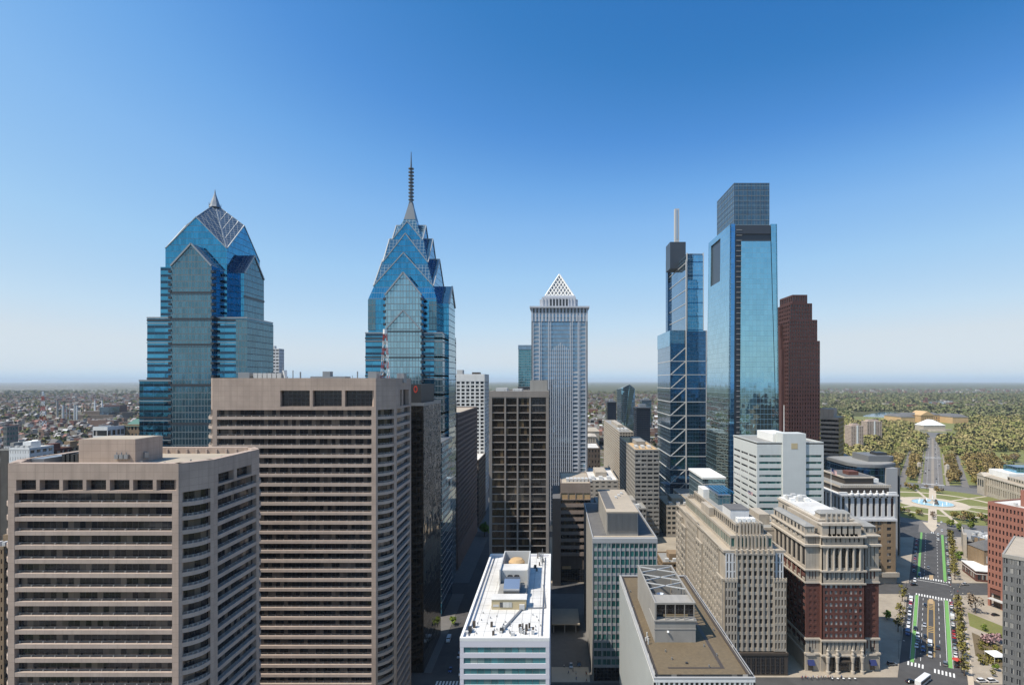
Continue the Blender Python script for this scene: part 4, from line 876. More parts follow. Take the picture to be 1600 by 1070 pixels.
for i in range(4): q_.p('chimney_block%d' % i, 'limestone').box(rx0+5.2+i*1.2, yQ2-5.5, zt1, rx0+5.9+i*1.2, yQ2-4.5, zt1+2.8)
q_.done()
def flag(name, label, x, y, z, h, fl=(3.0, 1.7)):
    t = thing(name, label, 'flag', (x, y, z)); m = MB(); m.tube((x, y, z), (x, y, z+h), .13, .07); m.build('pole', M['white_paint'], t)
    r_ = MB(); w_ = MB(); c_ = MB(); n = 13; N = 10
    for i in range(n):
        za, zb2 = z+h-.3-fl[1]*(i+1)/n, z+h-.3-fl[1]*i/n
        for k in range(N):
            ua, ub = fl[0]*k/N, fl[0]*(k+1)/N; wv = lambda u: (x+.15+u*.75, y-.25*math.sin(u*2.1)*u/3, -u*.38)
            if i < 7 and ub <= fl[0]*.41: tg = c_
            else: tg = r_ if i % 2 == 0 else w_
            a, c = wv(ua), wv(ub); tg.face((a[0], a[1], za+a[2]), (c[0], c[1], za+c[2]), (c[0], c[1], zb2+c[2]), (a[0], a[1], zb2+a[2]))
    cl = r_.build('cloth', M['red_paint'], t); w_.build('stripe', M['white_paint'], cl); c_.build('canton', M['navy'], cl)
plain('navy', (.02, .03, .12), .7)
flag('flagpole', 'flag on a thin pole above the roof of the art deco building', rx1-8.5, yQ+26, zt2+5, 9)
# --- red brick hotel with limestone top and columns
yR = 257.0; sx0, sx1 = X(1262, yR), X(1377, yR); yR2 = 300; L = sx1-sx0; xc0, xc1 = X(1284, yR), X(1352, yR)
r_ = Bldg('brick_and_limestone_hotel', 'red brick building with limestone crown and four tall columns at its entrance', (sx0, yR, 0))
zA, zB_, zC, zD, zE = Z(1010, yR), Z(913, yR), Z(893, yR), Z(858, yR), Z(845, yR)
zR0 = Z(999, yR)
q = r_.p('core', 'red_brick'); q.box(sx0+.6, yR+2.2, 0, sx1-.6, yR2, zC)
BR = 'red_brick'; LI = 'limestone'
nf = 9; z_a, z_b = zR0, zB_
r_.facade((sx0, yR+2.0), (xc0, yR+2.0), z_a, z_b, nf, 2, 1.0, .42, .35, wallmat=BR, wm='win_blind', epier=1.0); r_.facade((xc1, yR+2.0), (sx1, yR+2.0), z_a, z_b, nf, 2, 1.2, .42, .35, wallmat=BR, wm='win_blind', epier=1.0)
r_.facade((xc0, yR), (xc1, yR), z_a, z_b, nf, 8, 1.0, .40, .35, wallmat=BR, wm='win_blind', epier=1.0)
r_.p('wall', BR).box(xc0, yR, z_a, xc0+.5, yR+2.2, z_b); r_.p('wall', BR).box(xc1-.5, yR, z_a, xc1, yR+2.2, z_b)
r_.facade((sx0, yR2), (sx0, yR+2), zA, zC, 11, 9, 1.6, .42, .35, wallmat=BR, wm='win'); r_.facade((sx1, yR+2), (sx1, yR2), zA, zC, 11, 9, 1.6, .42, .35, wallmat=BR, wm='win')
W = None
for z, o, h in ((zR0-.9, .5, .9), (zA-4.4, .7, .8), (zB_, .45, .7), (zC, .8, .7), (zD+1.0, 1.0, .9), (zE+1.6, .6, .6)):
    tm = r_.p('cornice%d' % z, 'limestone_trim'); tm.box(sx0-o, yR+2-o, z, xc0+.02, yR2+.0, z+h); tm.box(xc1-.02, yR+2-o, z, sx1+o, yR2, z+h); tm.box(xc0-o*.6, yR-o, z+.01, xc1+o*.6, yR+3, z+h+.01)
# frieze storey, attic storeys
def stonefloor(z0, z1, nbw, nbc, wm='win_blind', pier=1.0, sp=.3, wallmat=LI, off=.0, part='crown_wall'):
    W = r_.p(part, LI)
    r_.facade((sx0, yR+2+off), (xc0, yR+2+off), z0, z1, 1, nbw, pier, sp, .5, part, wm, wallmat=wallmat, epier=1.2); r_.facade((xc1, yR+2+off), (sx1, yR+2+off), z0, z1, 1, nbw, pier, sp, .5, part, wm, wallmat=wallmat, epier=1.2)
    r_.facade((xc0, yR+off), (xc1, yR+off), z0, z1, 1, nbc, pier, sp, .5, part, wm, wallmat=wallmat, epier=1.5)
    r_.facade((sx0, yR2), (sx0, yR+2+off), z0, z1, 1, 8, pier*1.4, sp, .5, part, wm, wallmat=wallmat); r_.facade((sx1, yR+2+off), (sx1, yR2), z0, z1, 1, 8, pier*1.4, sp, .5, part, wm, wallmat=wallmat)
    W.box(xc0, yR+off, z0, xc0+.6, yR+2.5+off, z1); W.box(xc1-.6, yR+off, z0, xc1, yR+2.5+off, z1)
    W.box(sx0+.5, yR+2.6+off, z0, sx1-.5, yR2, z1)
stonefloor(zB_+.7, zC, 3, 8, pier=.9, sp=.25, part='frieze_wall')
stonefloor(zC+.7, zD+1, 3, 5, 'dark_opening', 1.3, .1)
for i in range(6): xx = xc0+2.5+(xc1-xc0-5)*i/5; r_.p('pilaster%d' % i, 'limestone_trim').lathe((xx, yR-.25), [(.55, zC+.7), (.5, zD-.2), (.75, zD+.9)], 10)
stonefloor(zD+1.9, zE+1.6, 4, 8, 'win_blind', 1.4, .35, off=.6, part='upper_wall')
zF = Z(832, yR)
q_z = zE+2.2
W = r_.p('attic_wall', LI); W.box(xc0+1, yR+2.0, q_z, xc1-1, yR2-2, q_z+4.6)
r_.facade((xc0+1, yR+1.6), (xc1-1, yR+1.6), q_z, q_z+4.4, 1, 5, 3.6, .5, .4, 'attic_wall', 'win_blind', wallmat=LI, epier=2.0)
r_.p('attic_wall/attic_cornice', 'limestone_trim').box(xc0+.6, yR+1.2, q_z+4.6, xc1-.6, yR+6, q_z+5.1)
for xa, xb in ((sx0+.5, xc0-1.5), (xc1+1.5, sx1-.5)):
    r_.p('wing_wall%d' % xa, LI).box(xa, yR+4, q_z, xb, yR2-2, q_z+3.6); r_.p('wing_roof%d' % xa, 'grey_roof').frust(rect(xa-.4, yR+3.6, xb+.4, yR2-1.6), q_z+3.6, rect(xa+1.6, yR+6, xb-1.6, yR2-4), q_z+4.8)
    for i in range(3): r_.window((xa, yR+4), (xb, yR+4), 1+i*1.9, 2.2+i*1.9, q_z+1, q_z+2.8, 'win_blind', .06)
for i in range(9): r_.window((sx0+.5, yR2-2), (sx0+.5, yR+4), 2+i*4, 3.6+i*4, q_z+.8, q_z+2.9, 'win', .06)
for i in range(7):
    xx = xc0+4+i*(xc1-xc0-8)/6; r_.p('terrace_planter%d' % i, 'leaf_olive').box(xx-.6, yR+.1, q_z+.02, xx+.5, yR+.8, q_z+.9)
# big upper hall set back
ux0, ux1 = X(1278, yR+10), X(1331, yR+10); zh2 = Z(812, yR+10)
uh = r_.p('upper_hall', LI); uh.box(ux0, yR+9, q_z, ux1, yR2+14, zh2); ub = r_.p('upper_hall/hall_cornice', 'limestone_trim'); ub.box(ux0-.5, yR+8.5, zh2-.2, ux1+.5, yR2+14.5, zh2+.7); uh.box(ux0+1, yR+10, zh2+.7, ux1-1, yR+15, zh2+3)
r_.p('upper_hall/hall_roof', 'grey_roof').frust(rect(ux0+.6, yR+9.6, ux1-.6, yR+15.4), zh2+3, rect(ux0+2, yR+11, ux1-2, yR+14), zh2+4.2)
r_.p('upper_hall/long_roof', 'white_roof').box(ux0+.4, yR+15.5, zh2+.7, ux1-.4, yR2+14, zh2+1.5)
for i in range(7):
    yy = yR2+8-i*5.0; r_.window((ux0, yy), (ux0, yy-2), 0, 1.8, zh2-6.5, zh2-1.6, 'win', .06, 'arched_window')
for i in range(5): r_.p('upper_hall/hall_statue%d' % i, 'grey_stone').lathe((ux0+3.5+i*(ux1-ux0-7)/4, yR+8.4), [(.5, q_z+4), (.75, q_z+6), (.5, q_z+8), (.25, q_z+9), (0, q_z+9.3)], 8)
for i in range(9): r_.p('cooling_unit%d' % i, ('white_paint', 'light_grey')[i % 2]).box(ux0+1.5+(i % 3)*4, yR2+1+(i//3)*4, zh2+1.5, ux0+4+(i % 3)*4, yR2+3.4+(i//3)*4, zh2+3.2+.7*(i % 2))
# base storey with giant columns
W2 = r_.p('base_wall', LI); W2.box(sx0-.3, yR+1.6, 0, xc0, yR+2.3, zA-4.4); W2.box(xc1, yR+1.6, 0, sx1+.3, yR+2.3, zA-4.4); W2.box(xc0, yR+1.0, 0, xc1, yR+2.3, zA-4.4); W2.box(sx0-.3, yR+2.3, 0, sx0+.7, yR2, zA-4.4); W2.box(sx1-.7, yR+2.3, 0, sx1+.3, yR2, zA-4.4)
stonefloor(zA-3.6, zR0-.9, 3, 9, 'win_blind', 1.0, .3, part='mezzanine_wall')
for xa in (X(1269, yR), X(1366, yR)):
    r_.window((xa-1.4, yR+1.6), (xa+1.4, yR+1.6), .2, 2.6, .6, 5.2, 'dark_opening', .06, 'shop_window'); r_.window((xa-.9, yR+1.6), (xa+.9, yR+1.6), .1, 1.7, 9.2, 11.4, 'win', .06); r_.p('window_hood%d' % xa, 'limestone_trim').box(xa-2, yR+1.1, 7.4, xa+2, yR+1.6, 7.9)
    aw = r_.p('awning%d' % int(xa), 'navy'); aw.frust(rect(xa-1.5, yR-.1, xa+1.5, yR+1.5), 3.4, rect(xa-1.5, yR+1.3, xa+1.5, yR+1.5), 5.4)
for a, c in ((1296.5, 1306), (1312, 1328), (1335, 1344)): r_.window((X(a, yR), yR+1.0), (X(c, yR), yR+1.0), .1, X(c, yR)-X(a, yR)-.1, .3, 7.4, 'dark_opening', .06, 'doorway')
cn = r_.p('canopy', 'bronze'); cn.box(X(1311, yR), yR-1.2, 5.2, X(1330, yR), yR+1, 5.9)
for k, cxp in enumerate((1293.5, 1308.5, 1332.5, 1347.5)):
    xx = X(cxp, yR-1); c = r_.p('column%d' % k, 'limestone_trim'); zt = zA-4.6
    c.lathe((xx, yR-1), [(.9, .14), (.9, 1.4), (.6, 1.5), (.58, 6), (.5, zt-2.6), (.72, zt-2.2), (.8, zt-1.2), (.95, zt), (.95, zt+.6), (.0, zt+.6)], 14)
    st = r_.p('column%d/column_statue' % k, 'limestone_trim'); st.lathe((xx, yR-1), [(.6, zt+.6), (.75, zt+1.6), (.5, zt+2.6), (.68, zt+3.4), (.3, zt+4.0), (.32, zt+4.5), (0, zt+4.8)], 10)
    c.box(xx-.7, yR-.6, zt-.1, xx+.7, yR+1.2, zt+.9)
r_.done()
flag('flagpole', 'flag flying from a tall pole on the limestone hall behind the red brick building', X(1298.5, yR+14), yR+14, zh2+3, Z(731, yR+14)-zh2-3, (3.4, 2.2))
ub_ = Bldg('limestone_annex', 'low limestone annex between the art deco building and the brick hotel', (X(1232, 292), 292, 0))
xa, xb = rx1+2.2, sx0-2.5; ub_.p('wall', LI).box(xa, 296, 0, xb+10, 330, 56); ub_.p('roof', 'grey_roof').box(xa+.5, 296.5, 56, xb+9.5, 329.5, 56.4); parapet(ub_.p('parapet', 'limestone_trim'), xa-.2, 295.8, xb+10.2, 330.2, 56, 57.4, .6)
for k in range(11): ub_.window((xa, 296), (xb, 296), .6, xb-xa-.6, 6+k*4.4, 8.4+k*4.4, 'win', .06, 'window_band')
ub_.p('rooftop_hut', 'limestone').box(xa+4, 306, 56.4, xb+4, 322, 62); ub_.done()
# --- white panelled block
yS = 345.0; wx0, wx1 = X(1183, yS), X(1287, yS); yS2 = 391; zS = Z(692, yS)
s_ = Bldg('white_panelled_block', 'white panelled office block with dark slit windows and a blank central shaft', (wx0, yS, 0))
WP = 'white_panel'; s_.p('core', WP).box(wx0+.6, yS+.6, 0, wx1-.6, yS2-.6, zS-1)
fs = 10.3/861*yS; nf = 15; a0, a1 = X(1222, yS), X(1258, yS)
def slit(P0, P1, u0, u1, ztop, n, ng, mat, gap, h=.45):
    L = math.dist(P0, P1); d = ((P1[0]-P0[0])/L, (P1[1]-P0[1])/L); W = s_.p('wall', WP)
    W.obox(P0, d, u0, u1, 0, ztop-n*fs, -.6, 0); W.obox(P0, d, u0, u1, ztop, zS, -.6, 0)
    us = [u0+(u1-u0)*i/ng for i in range(ng+1)]
    for k in range(n):
        z = ztop-(k+1)*fs; W.obox(P0, d, u0, u1, z+fs*h, z+fs, -.6, 0)
        for i in range(ng):
            s_.window(P0, P1, us[i]+gap, us[i+1]-gap, z, z+fs*h, mat, -.35)
    for i in range(ng+1): W.obox(P0, d, max(u0, us[i]-gap), min(u1, us[i]+gap), ztop-n*fs, ztop, -.6, -.005)
slit((wx0, yS), (wx1, yS), .8, a0-wx0, Z(704, yS), 12, 1, 'green_glass', .5, .36); slit((wx0, yS), (wx1, yS), a1-wx0, wx1-wx0-.8, Z(704, yS), 12, 1, 'green_glass', .5, .36)
slit((wx0, yS2), (wx0, yS), .8, yS2-yS-.8, Z(706, yS), 13, 3, 'win', .9, .33); slit((wx1, yS), (wx1, yS2), .8, yS2-yS-.8, Z(706, yS), 13, 3, 'win', .9, .33)
W = s_.p('wall', WP); W.box(a0, yS-1.2, 0, a1, yS+10, Z(677, yS)); W.box(wx0, yS+.0, 0, wx0+.8, yS+.8, zS); W.box(wx1-.8, yS, 0, wx1, yS+.8, zS)
s_.p('shaft_window', 'tan_wall').box(X(1235, yS), yS-1.3, Z(701, yS), X(1245, yS), yS-1.15, Z(692, yS))
slab_roof(s_, wx0, yS, wx1, yS2, zS-.3, 'grey_roof', .9, WP)
s_.p('plant_room', 'white_wall').box(wx0+14, yS+10.2, zS-.3, wx0+26, yS2-8, Z(680, yS)); s_.p('flagpole', 'white_paint').tube((X(1225, yS+12), yS+12, Z(680, yS)), (X(1225, yS+12), yS+12, Z(634, yS)), .2); s_.done()
# small glass pavilion building in front of the mirror tower
gp = Bldg('green_glass_pavilion', 'low green glass building with pale roof between the art deco block and mirror tower', (X(1100, 400), 400, 0))
gp.p('glass_facade', 'pale_grid_glass').box(X(1098, 400), 400, 0, X(1133, 400), 440, Z(748, 400)); gp.p('roof', 'white_wall').box(X(1097, 400), 399, Z(748, 400), X(1134, 400), 441, Z(745, 400)); gp.p('frame', 'spandrel_grey').box(X(1098, 400)-.3, 399.6, Z(757, 400), X(1133, 400)+.3, 440, Z(755.5, 400)); gp.done()
# --- mirror glass tower (tapered, glass crown, notch)
yU, yU2 = 446.0, 508.0; ux0, ux1 = X(1141, yU), X(1214, yU); zU = Z(350, yU); zU2 = Z(286, 453)
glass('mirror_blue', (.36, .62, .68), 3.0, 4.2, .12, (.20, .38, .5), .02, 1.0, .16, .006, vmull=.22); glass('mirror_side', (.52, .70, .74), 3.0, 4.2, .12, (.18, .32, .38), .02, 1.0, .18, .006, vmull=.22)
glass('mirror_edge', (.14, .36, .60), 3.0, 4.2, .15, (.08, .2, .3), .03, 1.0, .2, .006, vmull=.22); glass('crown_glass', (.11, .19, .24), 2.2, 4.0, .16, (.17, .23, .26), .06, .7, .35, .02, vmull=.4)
u_ = Bldg('mirror_glass_tower', 'tallest mirror glass tower with a darker glass lantern on top and a square notch', (ux0, yU, 0))
def quadface(mb, pts, z0, z1, pts1): mb.face((*pts[0], z0), (*pts[1], z0), (*pts1[1], z1), (*pts1[0], z1))
B0 = rect(ux0-2.5, yU-1.5, ux1+2.0, yU2+3); T0 = rect(ux0, yU, ux1, yU2)
dc = u_.p('dark_core', 'dark_band'); dc.frust(polyoff(B0, 1.2), 0, polyoff(T0, 1.2), zU-2)
lp = lambda a, b, f: (a[0]+(b[0]-a[0])*f, a[1]+(b[1]-a[1])*f)
def pane(part, mat, i, f0, f1, g0, g1, z0, z1, th=1.0):    # slab of glass on side i between fractions f (bottom) and g (top)
    zz = lambda z: z/zU
    def P(f, z): a = lp(B0[i], T0[i], zz(z)); b = lp(B0[(i+1) % 4], T0[(i+1) % 4], zz(z)); return lp(a, b, f)
    nrm = ((0, 1), (-1, 0), (0, -1), (1, 0))[i]
    q = lambda p: (p[0]+nrm[0]*th, p[1]+nrm[1]*th)
    a0_, a1_, c0, c1 = P(f0, z0), P(f1, z0), P(g0, z1), P(g1, z1)
    u_.p(part, mat).hexa([(*a0_, z0), (*a1_, z0), (*q(a1_), z0), (*q(a0_), z0)], [(*c0, z1), (*c1, z1), (*q(c1), z1), (*q(c0), z1)])
zpan = Z(377, yU)
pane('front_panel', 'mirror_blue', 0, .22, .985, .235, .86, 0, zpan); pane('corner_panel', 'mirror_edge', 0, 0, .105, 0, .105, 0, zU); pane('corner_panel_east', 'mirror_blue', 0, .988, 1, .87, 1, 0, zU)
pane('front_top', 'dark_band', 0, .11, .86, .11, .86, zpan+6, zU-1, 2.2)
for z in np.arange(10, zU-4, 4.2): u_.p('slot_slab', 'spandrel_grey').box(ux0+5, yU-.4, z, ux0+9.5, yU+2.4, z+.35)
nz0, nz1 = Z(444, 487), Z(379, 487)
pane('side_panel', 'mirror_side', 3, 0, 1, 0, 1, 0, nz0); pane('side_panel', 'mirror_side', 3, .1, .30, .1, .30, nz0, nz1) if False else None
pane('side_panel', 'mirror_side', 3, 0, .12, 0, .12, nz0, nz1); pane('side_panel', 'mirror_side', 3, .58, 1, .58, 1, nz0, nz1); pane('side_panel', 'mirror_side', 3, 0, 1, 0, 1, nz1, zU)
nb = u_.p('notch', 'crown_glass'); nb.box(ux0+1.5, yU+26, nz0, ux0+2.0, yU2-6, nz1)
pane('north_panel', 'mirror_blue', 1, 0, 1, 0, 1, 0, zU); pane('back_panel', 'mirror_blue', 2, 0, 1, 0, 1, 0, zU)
u_.p('roof', 'grey_roof').box(ux0+1, yU+1, zU-2, ux1-1, yU2-1, zU-1.4)
cr = u_.p('crown', 'crown_glass'); c0, c1 = X(1147, 453), X(1202, 453); cr.box(c0, 453, zU-14, c1, 500, zU2)
fr = u_.p('crown/crown_frame', 'grey_granite')
for i in range(9): xx = c0+(c1-c0)*i/8; fr.box(xx-.09, 452.85, zU-14, xx+.09, 453, zU2)
for i in range(12): yy = 453+47*i/11; fr.box(c0-.15, yy-.09, zU-14, c0, yy+.09, zU2)
for z in np.arange(zU-10, zU2+.1, 5): fr.box(c0-.15, 452.85, z-.1, c1+.15, 453, z+.1); fr.box(c0-.15, 453, z-.1, c0, 500, z+.1)
u_.done()
# --- braced tower with a white mast
yV = 600.0; lx0, lx1 = X(1048, yV), X(1106, yV); tx0, tx1 = X(1073, yV), X(1099.5, yV); zlo = Z(516, yV); zhi = Z(395, yV)
glass('steel_glass', (.20, .31, .42), 3.0, 4.2, .15, (.12, .2, .27), .04, .95, .25, .01, vmull=.25); glass('deep_blue_glass', (.06, .17, .32), 3.0, 4.2, .15, (.03, .07, .12), .04, .95, .4, .012, vmull=.4); glass('sky_glass', (.22, .48, .66), 3.0, 4.2, .15, (.2, .33, .42), .04, .95, .25, .01, vmull=.25)
plain('navy_block', (.055, .065, .08), .4, .3)
v_ = Bldg('braced_glass_tower', 'dark blue glass tower with white zigzag braces and a slim white mast', (lx0, yV, 0))
v_.p('lower_block', 'steel_glass').box(lx0, yV+3, 0, lx1, yV+75, zlo); v_.p('lower_front', 'deep_blue_glass').box(X(1072.5, yV), yV, 0, X(1103, yV), yV+3, zlo-1); v_.p('brace_bay', 'deep_blue_glass').box(lx0+.3, yV+2.2, 0, X(1072, yV), yV+3, zlo-14)
v_.p('light_band', 'sky_glass').box(lx0-.4, yV+3.2, zlo-17, X(1066, yV), yV+75.4, zlo)
br = v_.p('brace', 'light_grey'); st = v_.p('edge_frame', 'light_grey'); z = zlo-19; xr_ = X(1071.5, yV)
while z > 5:
    br.bar((lx0+.2, yV+1.6, z-14.5), (xr_, yV+1.6, z), .85); br.bar((lx0-.1, yV+1.6, z-14.5), (xr_, yV+1.6, z-14.6), .7); br.bar((lx0-.2, yV+2, z-14.5), (lx0-.2, yV+75, z-14.5), .7)
    st.box(X(1072, yV), yV-.4, z-14.9, lx1, yV+.0, z-14.2); br.bar((lx1+.4, yV+3, z-14.5), (lx1+.4, yV+14, z), .8); z -= 14.8
st.box(xr_, yV-.6, 0, xr_+.9, yV+1, zhi-8); st.box(X(1103, yV), yV-.4, 0, X(1103, yV)+.8, yV+1, zlo)
v_.p('upper_block', 'steel_glass').box(tx0, yV+1, zlo-1, tx1, yV+88, zhi-1); v_.p('upper_front', 'sky_glass').box(tx0+1.2, yV, zlo-1, tx1-.6, yV+1, zhi-3)
fr = v_.p('upper_frame', 'light_grey'); fr.box(tx1-.8, yV-.3, zlo, tx1, yV+1, zhi); fr.box(tx0-.2, yV-.2, zlo, tx0+.8, yV+1.2, zhi)
for z in np.arange(zlo, zhi, 14.8): fr.bar((tx0-.2, yV+1.5, z), (tx0-.2, yV+87, z), .6); v_.p('slab_line%d' % z, 'deep_blue_glass').box(tx0+1, yV-.25, z, tx1-.8, yV-.02, z+.9)
v_.p('side_block', 'deep_blue_glass').box(tx0-2.5, yV+88, zlo-4, tx1-6, yV+100, Z(405, 688)); cb = v_.p('core_block', 'navy_block'); cb.box(X(1047, 640), 640, zhi-9, X(1071.5, 640), 664, Z(378, 640))
v_.p('roof', 'grey_roof').box(tx0+.5, yV+1.5, zhi-1, tx1-.5, yV+87, zhi-.6); v_.p('terrace_roof', 'grey_roof').box(lx0+.5, yV+3.5, zlo, tx0-.5, yV+74, zlo+.4)
ms = v_.p('mast', 'light_grey'); xm_ = X(1057.3, 650); ms.box(xm_-2.5, 648, Z(378, 640)-2, xm_+2.5, 653, Z(327, 650)); v_.p('mast/mast_panel', 'steel').box(xm_-.8, 647.7, Z(374, 650), xm_+.8, 648, Z(329, 650))
v_.done()
# --- stepped maroon granite tower
yW = 562.0; b1 = Bldg('stepped_granite_tower', 'dark maroon granite tower with stepped top, right of the mirror tower', (X(1240, yW), yW, 0))
winmat('maroon_win', (.012, .010, .012), (.1, .07, .07), .12, 1.5, 100, .1, (.03, .015, .015), .06, .7)
def stp(x0, x1, y0, y1, z0, z1, nb, nbs):
    b1.p('core', 'maroon_granite').box(x0+.6, y0+.6, z0, x1-.6, y1-.6, z1); nf = max(1, int((z1-z0)/4.0))
    b1.facade((x0, y0), (x1, y0), z0, z1, nf, nb, 1.3, .42, .5, 'wall', 'maroon_win', wallmat='maroon_granite', pout=.2); b1.facade((x0, y1), (x0, y0), z0, z1, nf, nbs, 1.3, .42, .5, 'wall', 'maroon_win', wallmat='maroon_granite', pout=.2)
    b1.facade((x1, y0), (x1, y1), z0, z1, nf, nbs, 1.3, .42, .5, 'wall', 'maroon_win', wallmat='maroon_granite', win=False)
    b1.p('roof', 'dark_roof').box(x0+.5, y0+.5, z1, x1-.5, y1-.5, z1+.8); parapet(b1.p('parapet', 'maroon_granite'), x0, y0, x1, y1, z1+.5, z1+1.6, .6)
g = lambda p: X(p, yW)
stp(g(1232), g(1281), yW, yW+46, 0, Z(535, yW), 12, 11); stp(g(1234), g(1277.5), yW+.8, yW+44, Z(535, yW)+.8, Z(502, yW), 11, 10); stp(g(1236), g(1270), yW+1.6, yW+40, Z(502, yW)+.8, Z(476, yW), 8, 9); stp(g(1240), g(1263), yW+2.4, yW+34, Z(476, yW)+.8, Z(463, yW), 6, 7)
for k, (d_, z) in enumerate(((20, 545), (14, 525), (8, 505))): b1.p('side_bay', 'maroon_granite').box(g(1232)-3+k*.6, yW+22-d_*.6, 0, g(1232)+.5, yW+24+d_*.4, Z(z, yW))
b1.done()
# --- beige ribbed block right of it
def turned(P0, d, w_, dp):      # footprint of a block whose long face runs along d from P0
    q = (-d[1], d[0]); return [P0, (P0[0]+d[0]*w_, P0[1]+d[1]*w_), (P0[0]+d[0]*w_+q[0]*dp, P0[1]+d[1]*w_+q[1]*dp), (P0[0]+q[0]*dp, P0[1]+q[1]*dp)]
P0 = (241.6, 500.0); dW = (.824, -.5666); fp = turned(P0, dW, 15.8, 28); zt = Z(651, 500)
b2 = Bldg('banded_beige_block', 'slim beige and dark banded office block right of the maroon tower', (*P0, 0)); b2.p('core', 'bronze').prism(polyoff(fp, .8), 0, zt-.3); sp_ = b2.p('spandrel', 'beige')
for k in range(26):
    z = zt-1.2-k*4.0
    if z < 3: break
    ring(sp_, fp, z-1.0, z+1.0, .9); b2.window(fp[0], fp[1], .4, 15.4, z-3.0, z-1.0, 'brown_glass', -.4, 'window_band'); b2.window(fp[1], fp[2], .4, 27.6, z-3.0, z-1.0, 'brown_glass', -.4, 'window_band')
for i in range(7): b2.p('pier', 'yellow_brick').obox(fp[1], (.5666, .824), i*4.5, i*4.5+1.1, 0, zt-.2, -.5, .2)
b2.p('penthouse', 'beige').prism(turned((P0[0]+.8, P0[1]+1), dW, 11, 22), zt-.2, Z(638.5, 500)); b2.p('roof', 'tan_roof').prism(polyoff(fp, .5), zt-.3, zt-.1); b2.done()
# --- ornate white topped building
yZ = 371.0; zx0, zx1 = X(1313, yZ), X(1399, yZ); zt = Z(772, yZ); zm = Z(810, yZ); zlow = Z(893, yZ)
b3 = Bldg('white_crowned_building', 'brown stone building with ornate white colonnaded crown and cresting', (zx0, yZ, 0)); yZ2 = 415; BS = 'tan_brick'; WS = 'white_stone'
b3.p('core', 'grey_stone').box(zx0+.7, yZ+.7, 0, zx1-.7, yZ2, zt-1)
L = zx1-zx0
b3.facade((zx0, yZ), (zx0+L*.76, yZ), zlow, zm-1.5, 8, 7, 1.5, .45, .5, wallmat=BS, wm='win', pout=.2); b3.facade((zx0+L*.76, yZ-.4), (zx1, yZ-.4), zlow, zm-1.5, 8, 1, 6.0, .5, .5, wallmat=BS, wm='win')
b3.facade((zx1, yZ-.4), (zx1, yZ2), 12, zm-1.5, 13, 8, 2.2, .45, .5, wallmat=BS, wm='win'); b3.facade((zx0, yZ2), (zx0, yZ), 12, zm-1.5, 13, 8, 2.2, .45, .5, wallmat=BS, wm='win')
b3.facade((zx0, yZ), (zx1, yZ), zm, zt-2.4, 1, 9, 2.2, .10, .7, 'crown_wall', 'maroon_win', wallmat=WS); b3.facade((zx1, yZ), (zx1, yZ2), zm, zt-2.4, 1, 9, 2.2, .10, .7, 'crown_wall', 'maroon_win', wallmat=WS); b3.facade((zx0, yZ2), (zx0, yZ), zm, zt-2.4, 1, 9, 2.2, .10, .7, 'crown_wall', 'maroon_win', wallmat=WS)
cr = b3.p('cornice', WS); b3.p('string_course', WS).box(zx0-.8, yZ-.9, zm-1.5, zx1+.8, yZ2, zm); cr.box(zx0-.1, yZ-.1, zt-2.4, zx1+.1, yZ2, zt-.9); cr.box(zx0-1.4, yZ-1.5, zt-.9, zx1+1.4, yZ2, zt)
for i in range(6):
    xx = zx0+L*(.20+.57*i/5); cr.lathe((xx, yZ-.6), [(1.25, zt), (1.2, zt+.8), (.55, zt+1.2), (.6, zt+2), (.25, zt+2.7), (0, zt+2.9)], 8)
cr.box(zx0-.8, yZ-1, zt, zx0+L*.12, yZ+1, zt+1.5); cr.box(zx1-L*.14, yZ-1, zt, zx1+.8, yZ+1, zt+1.5)
for i in range(10): xx = zx0+L*(.5+i)/10; b3.window((zx0, yZ-.1), (zx1, yZ-.1), L*(.5+i)/10-.5, L*(.5+i)/10+.5, zt-2.1, zt-1.3, 'maroon_win', .06, 'attic_window')
b3.p('attic', 'bronze').box(zx0+2.5, yZ+3, zt, zx1-2.5, yZ2-2, zt+4); ct = b3.p('attic_cornice', 'limestone_trim'); ct.box(zx0+.8, yZ+2, zt+4, zx1-1.2, yZ2-1, zt+5.2)
for i in range(24): xx = zx0+1.5+(L-3.5)*i/23; ct.box(xx-.35, yZ+1.8, zt+5.2, xx+.35, yZ+2.3, zt+5.9)
b3.p('roof', 'grey_roof').box(zx0+1.2, yZ+2.4, zt+5.2, zx1-1.6, yZ2-1.4, zt+5.5)
b3.p('upper_storey', 'bronze').box(zx0+7, yZ+8, zt+5.5, zx1-10, yZ2-6, zt+9.4); ct.box(zx0+6.2, yZ+7.2, zt+9.4, zx1-9.2, yZ2-5.2, zt+10.2); b3.p('upper_roof', 'dark_roof').box(zx0+8, yZ+9, zt+10.2, zx1-11, yZ2-7, zt+10.6); b3.p('roof_house', 'red_brick').box(zx0+13, yZ+14, zt+10.6, zx0+20, yZ+22, zt+13)
b3.p('side_hut', 'white_wall').box(zx1-9, yZ+14, zt+5.5, zx1-3, yZ+30, zt+8)
bb = b3.p('balcony', 'limestone'); bb.box(zx0-.5, yZ-2.2, zlow-1.4, zx1+.6, yZ, zlow); bb.box(zx0-.2, yZ-1, 0, zx1+.3, yZ+.6, zlow-1.4); bb.box(zx0+L*.72, yZ-3, zlow-2.6, zx1+1, yZ-2.2, zlow+.3)
b3.done()
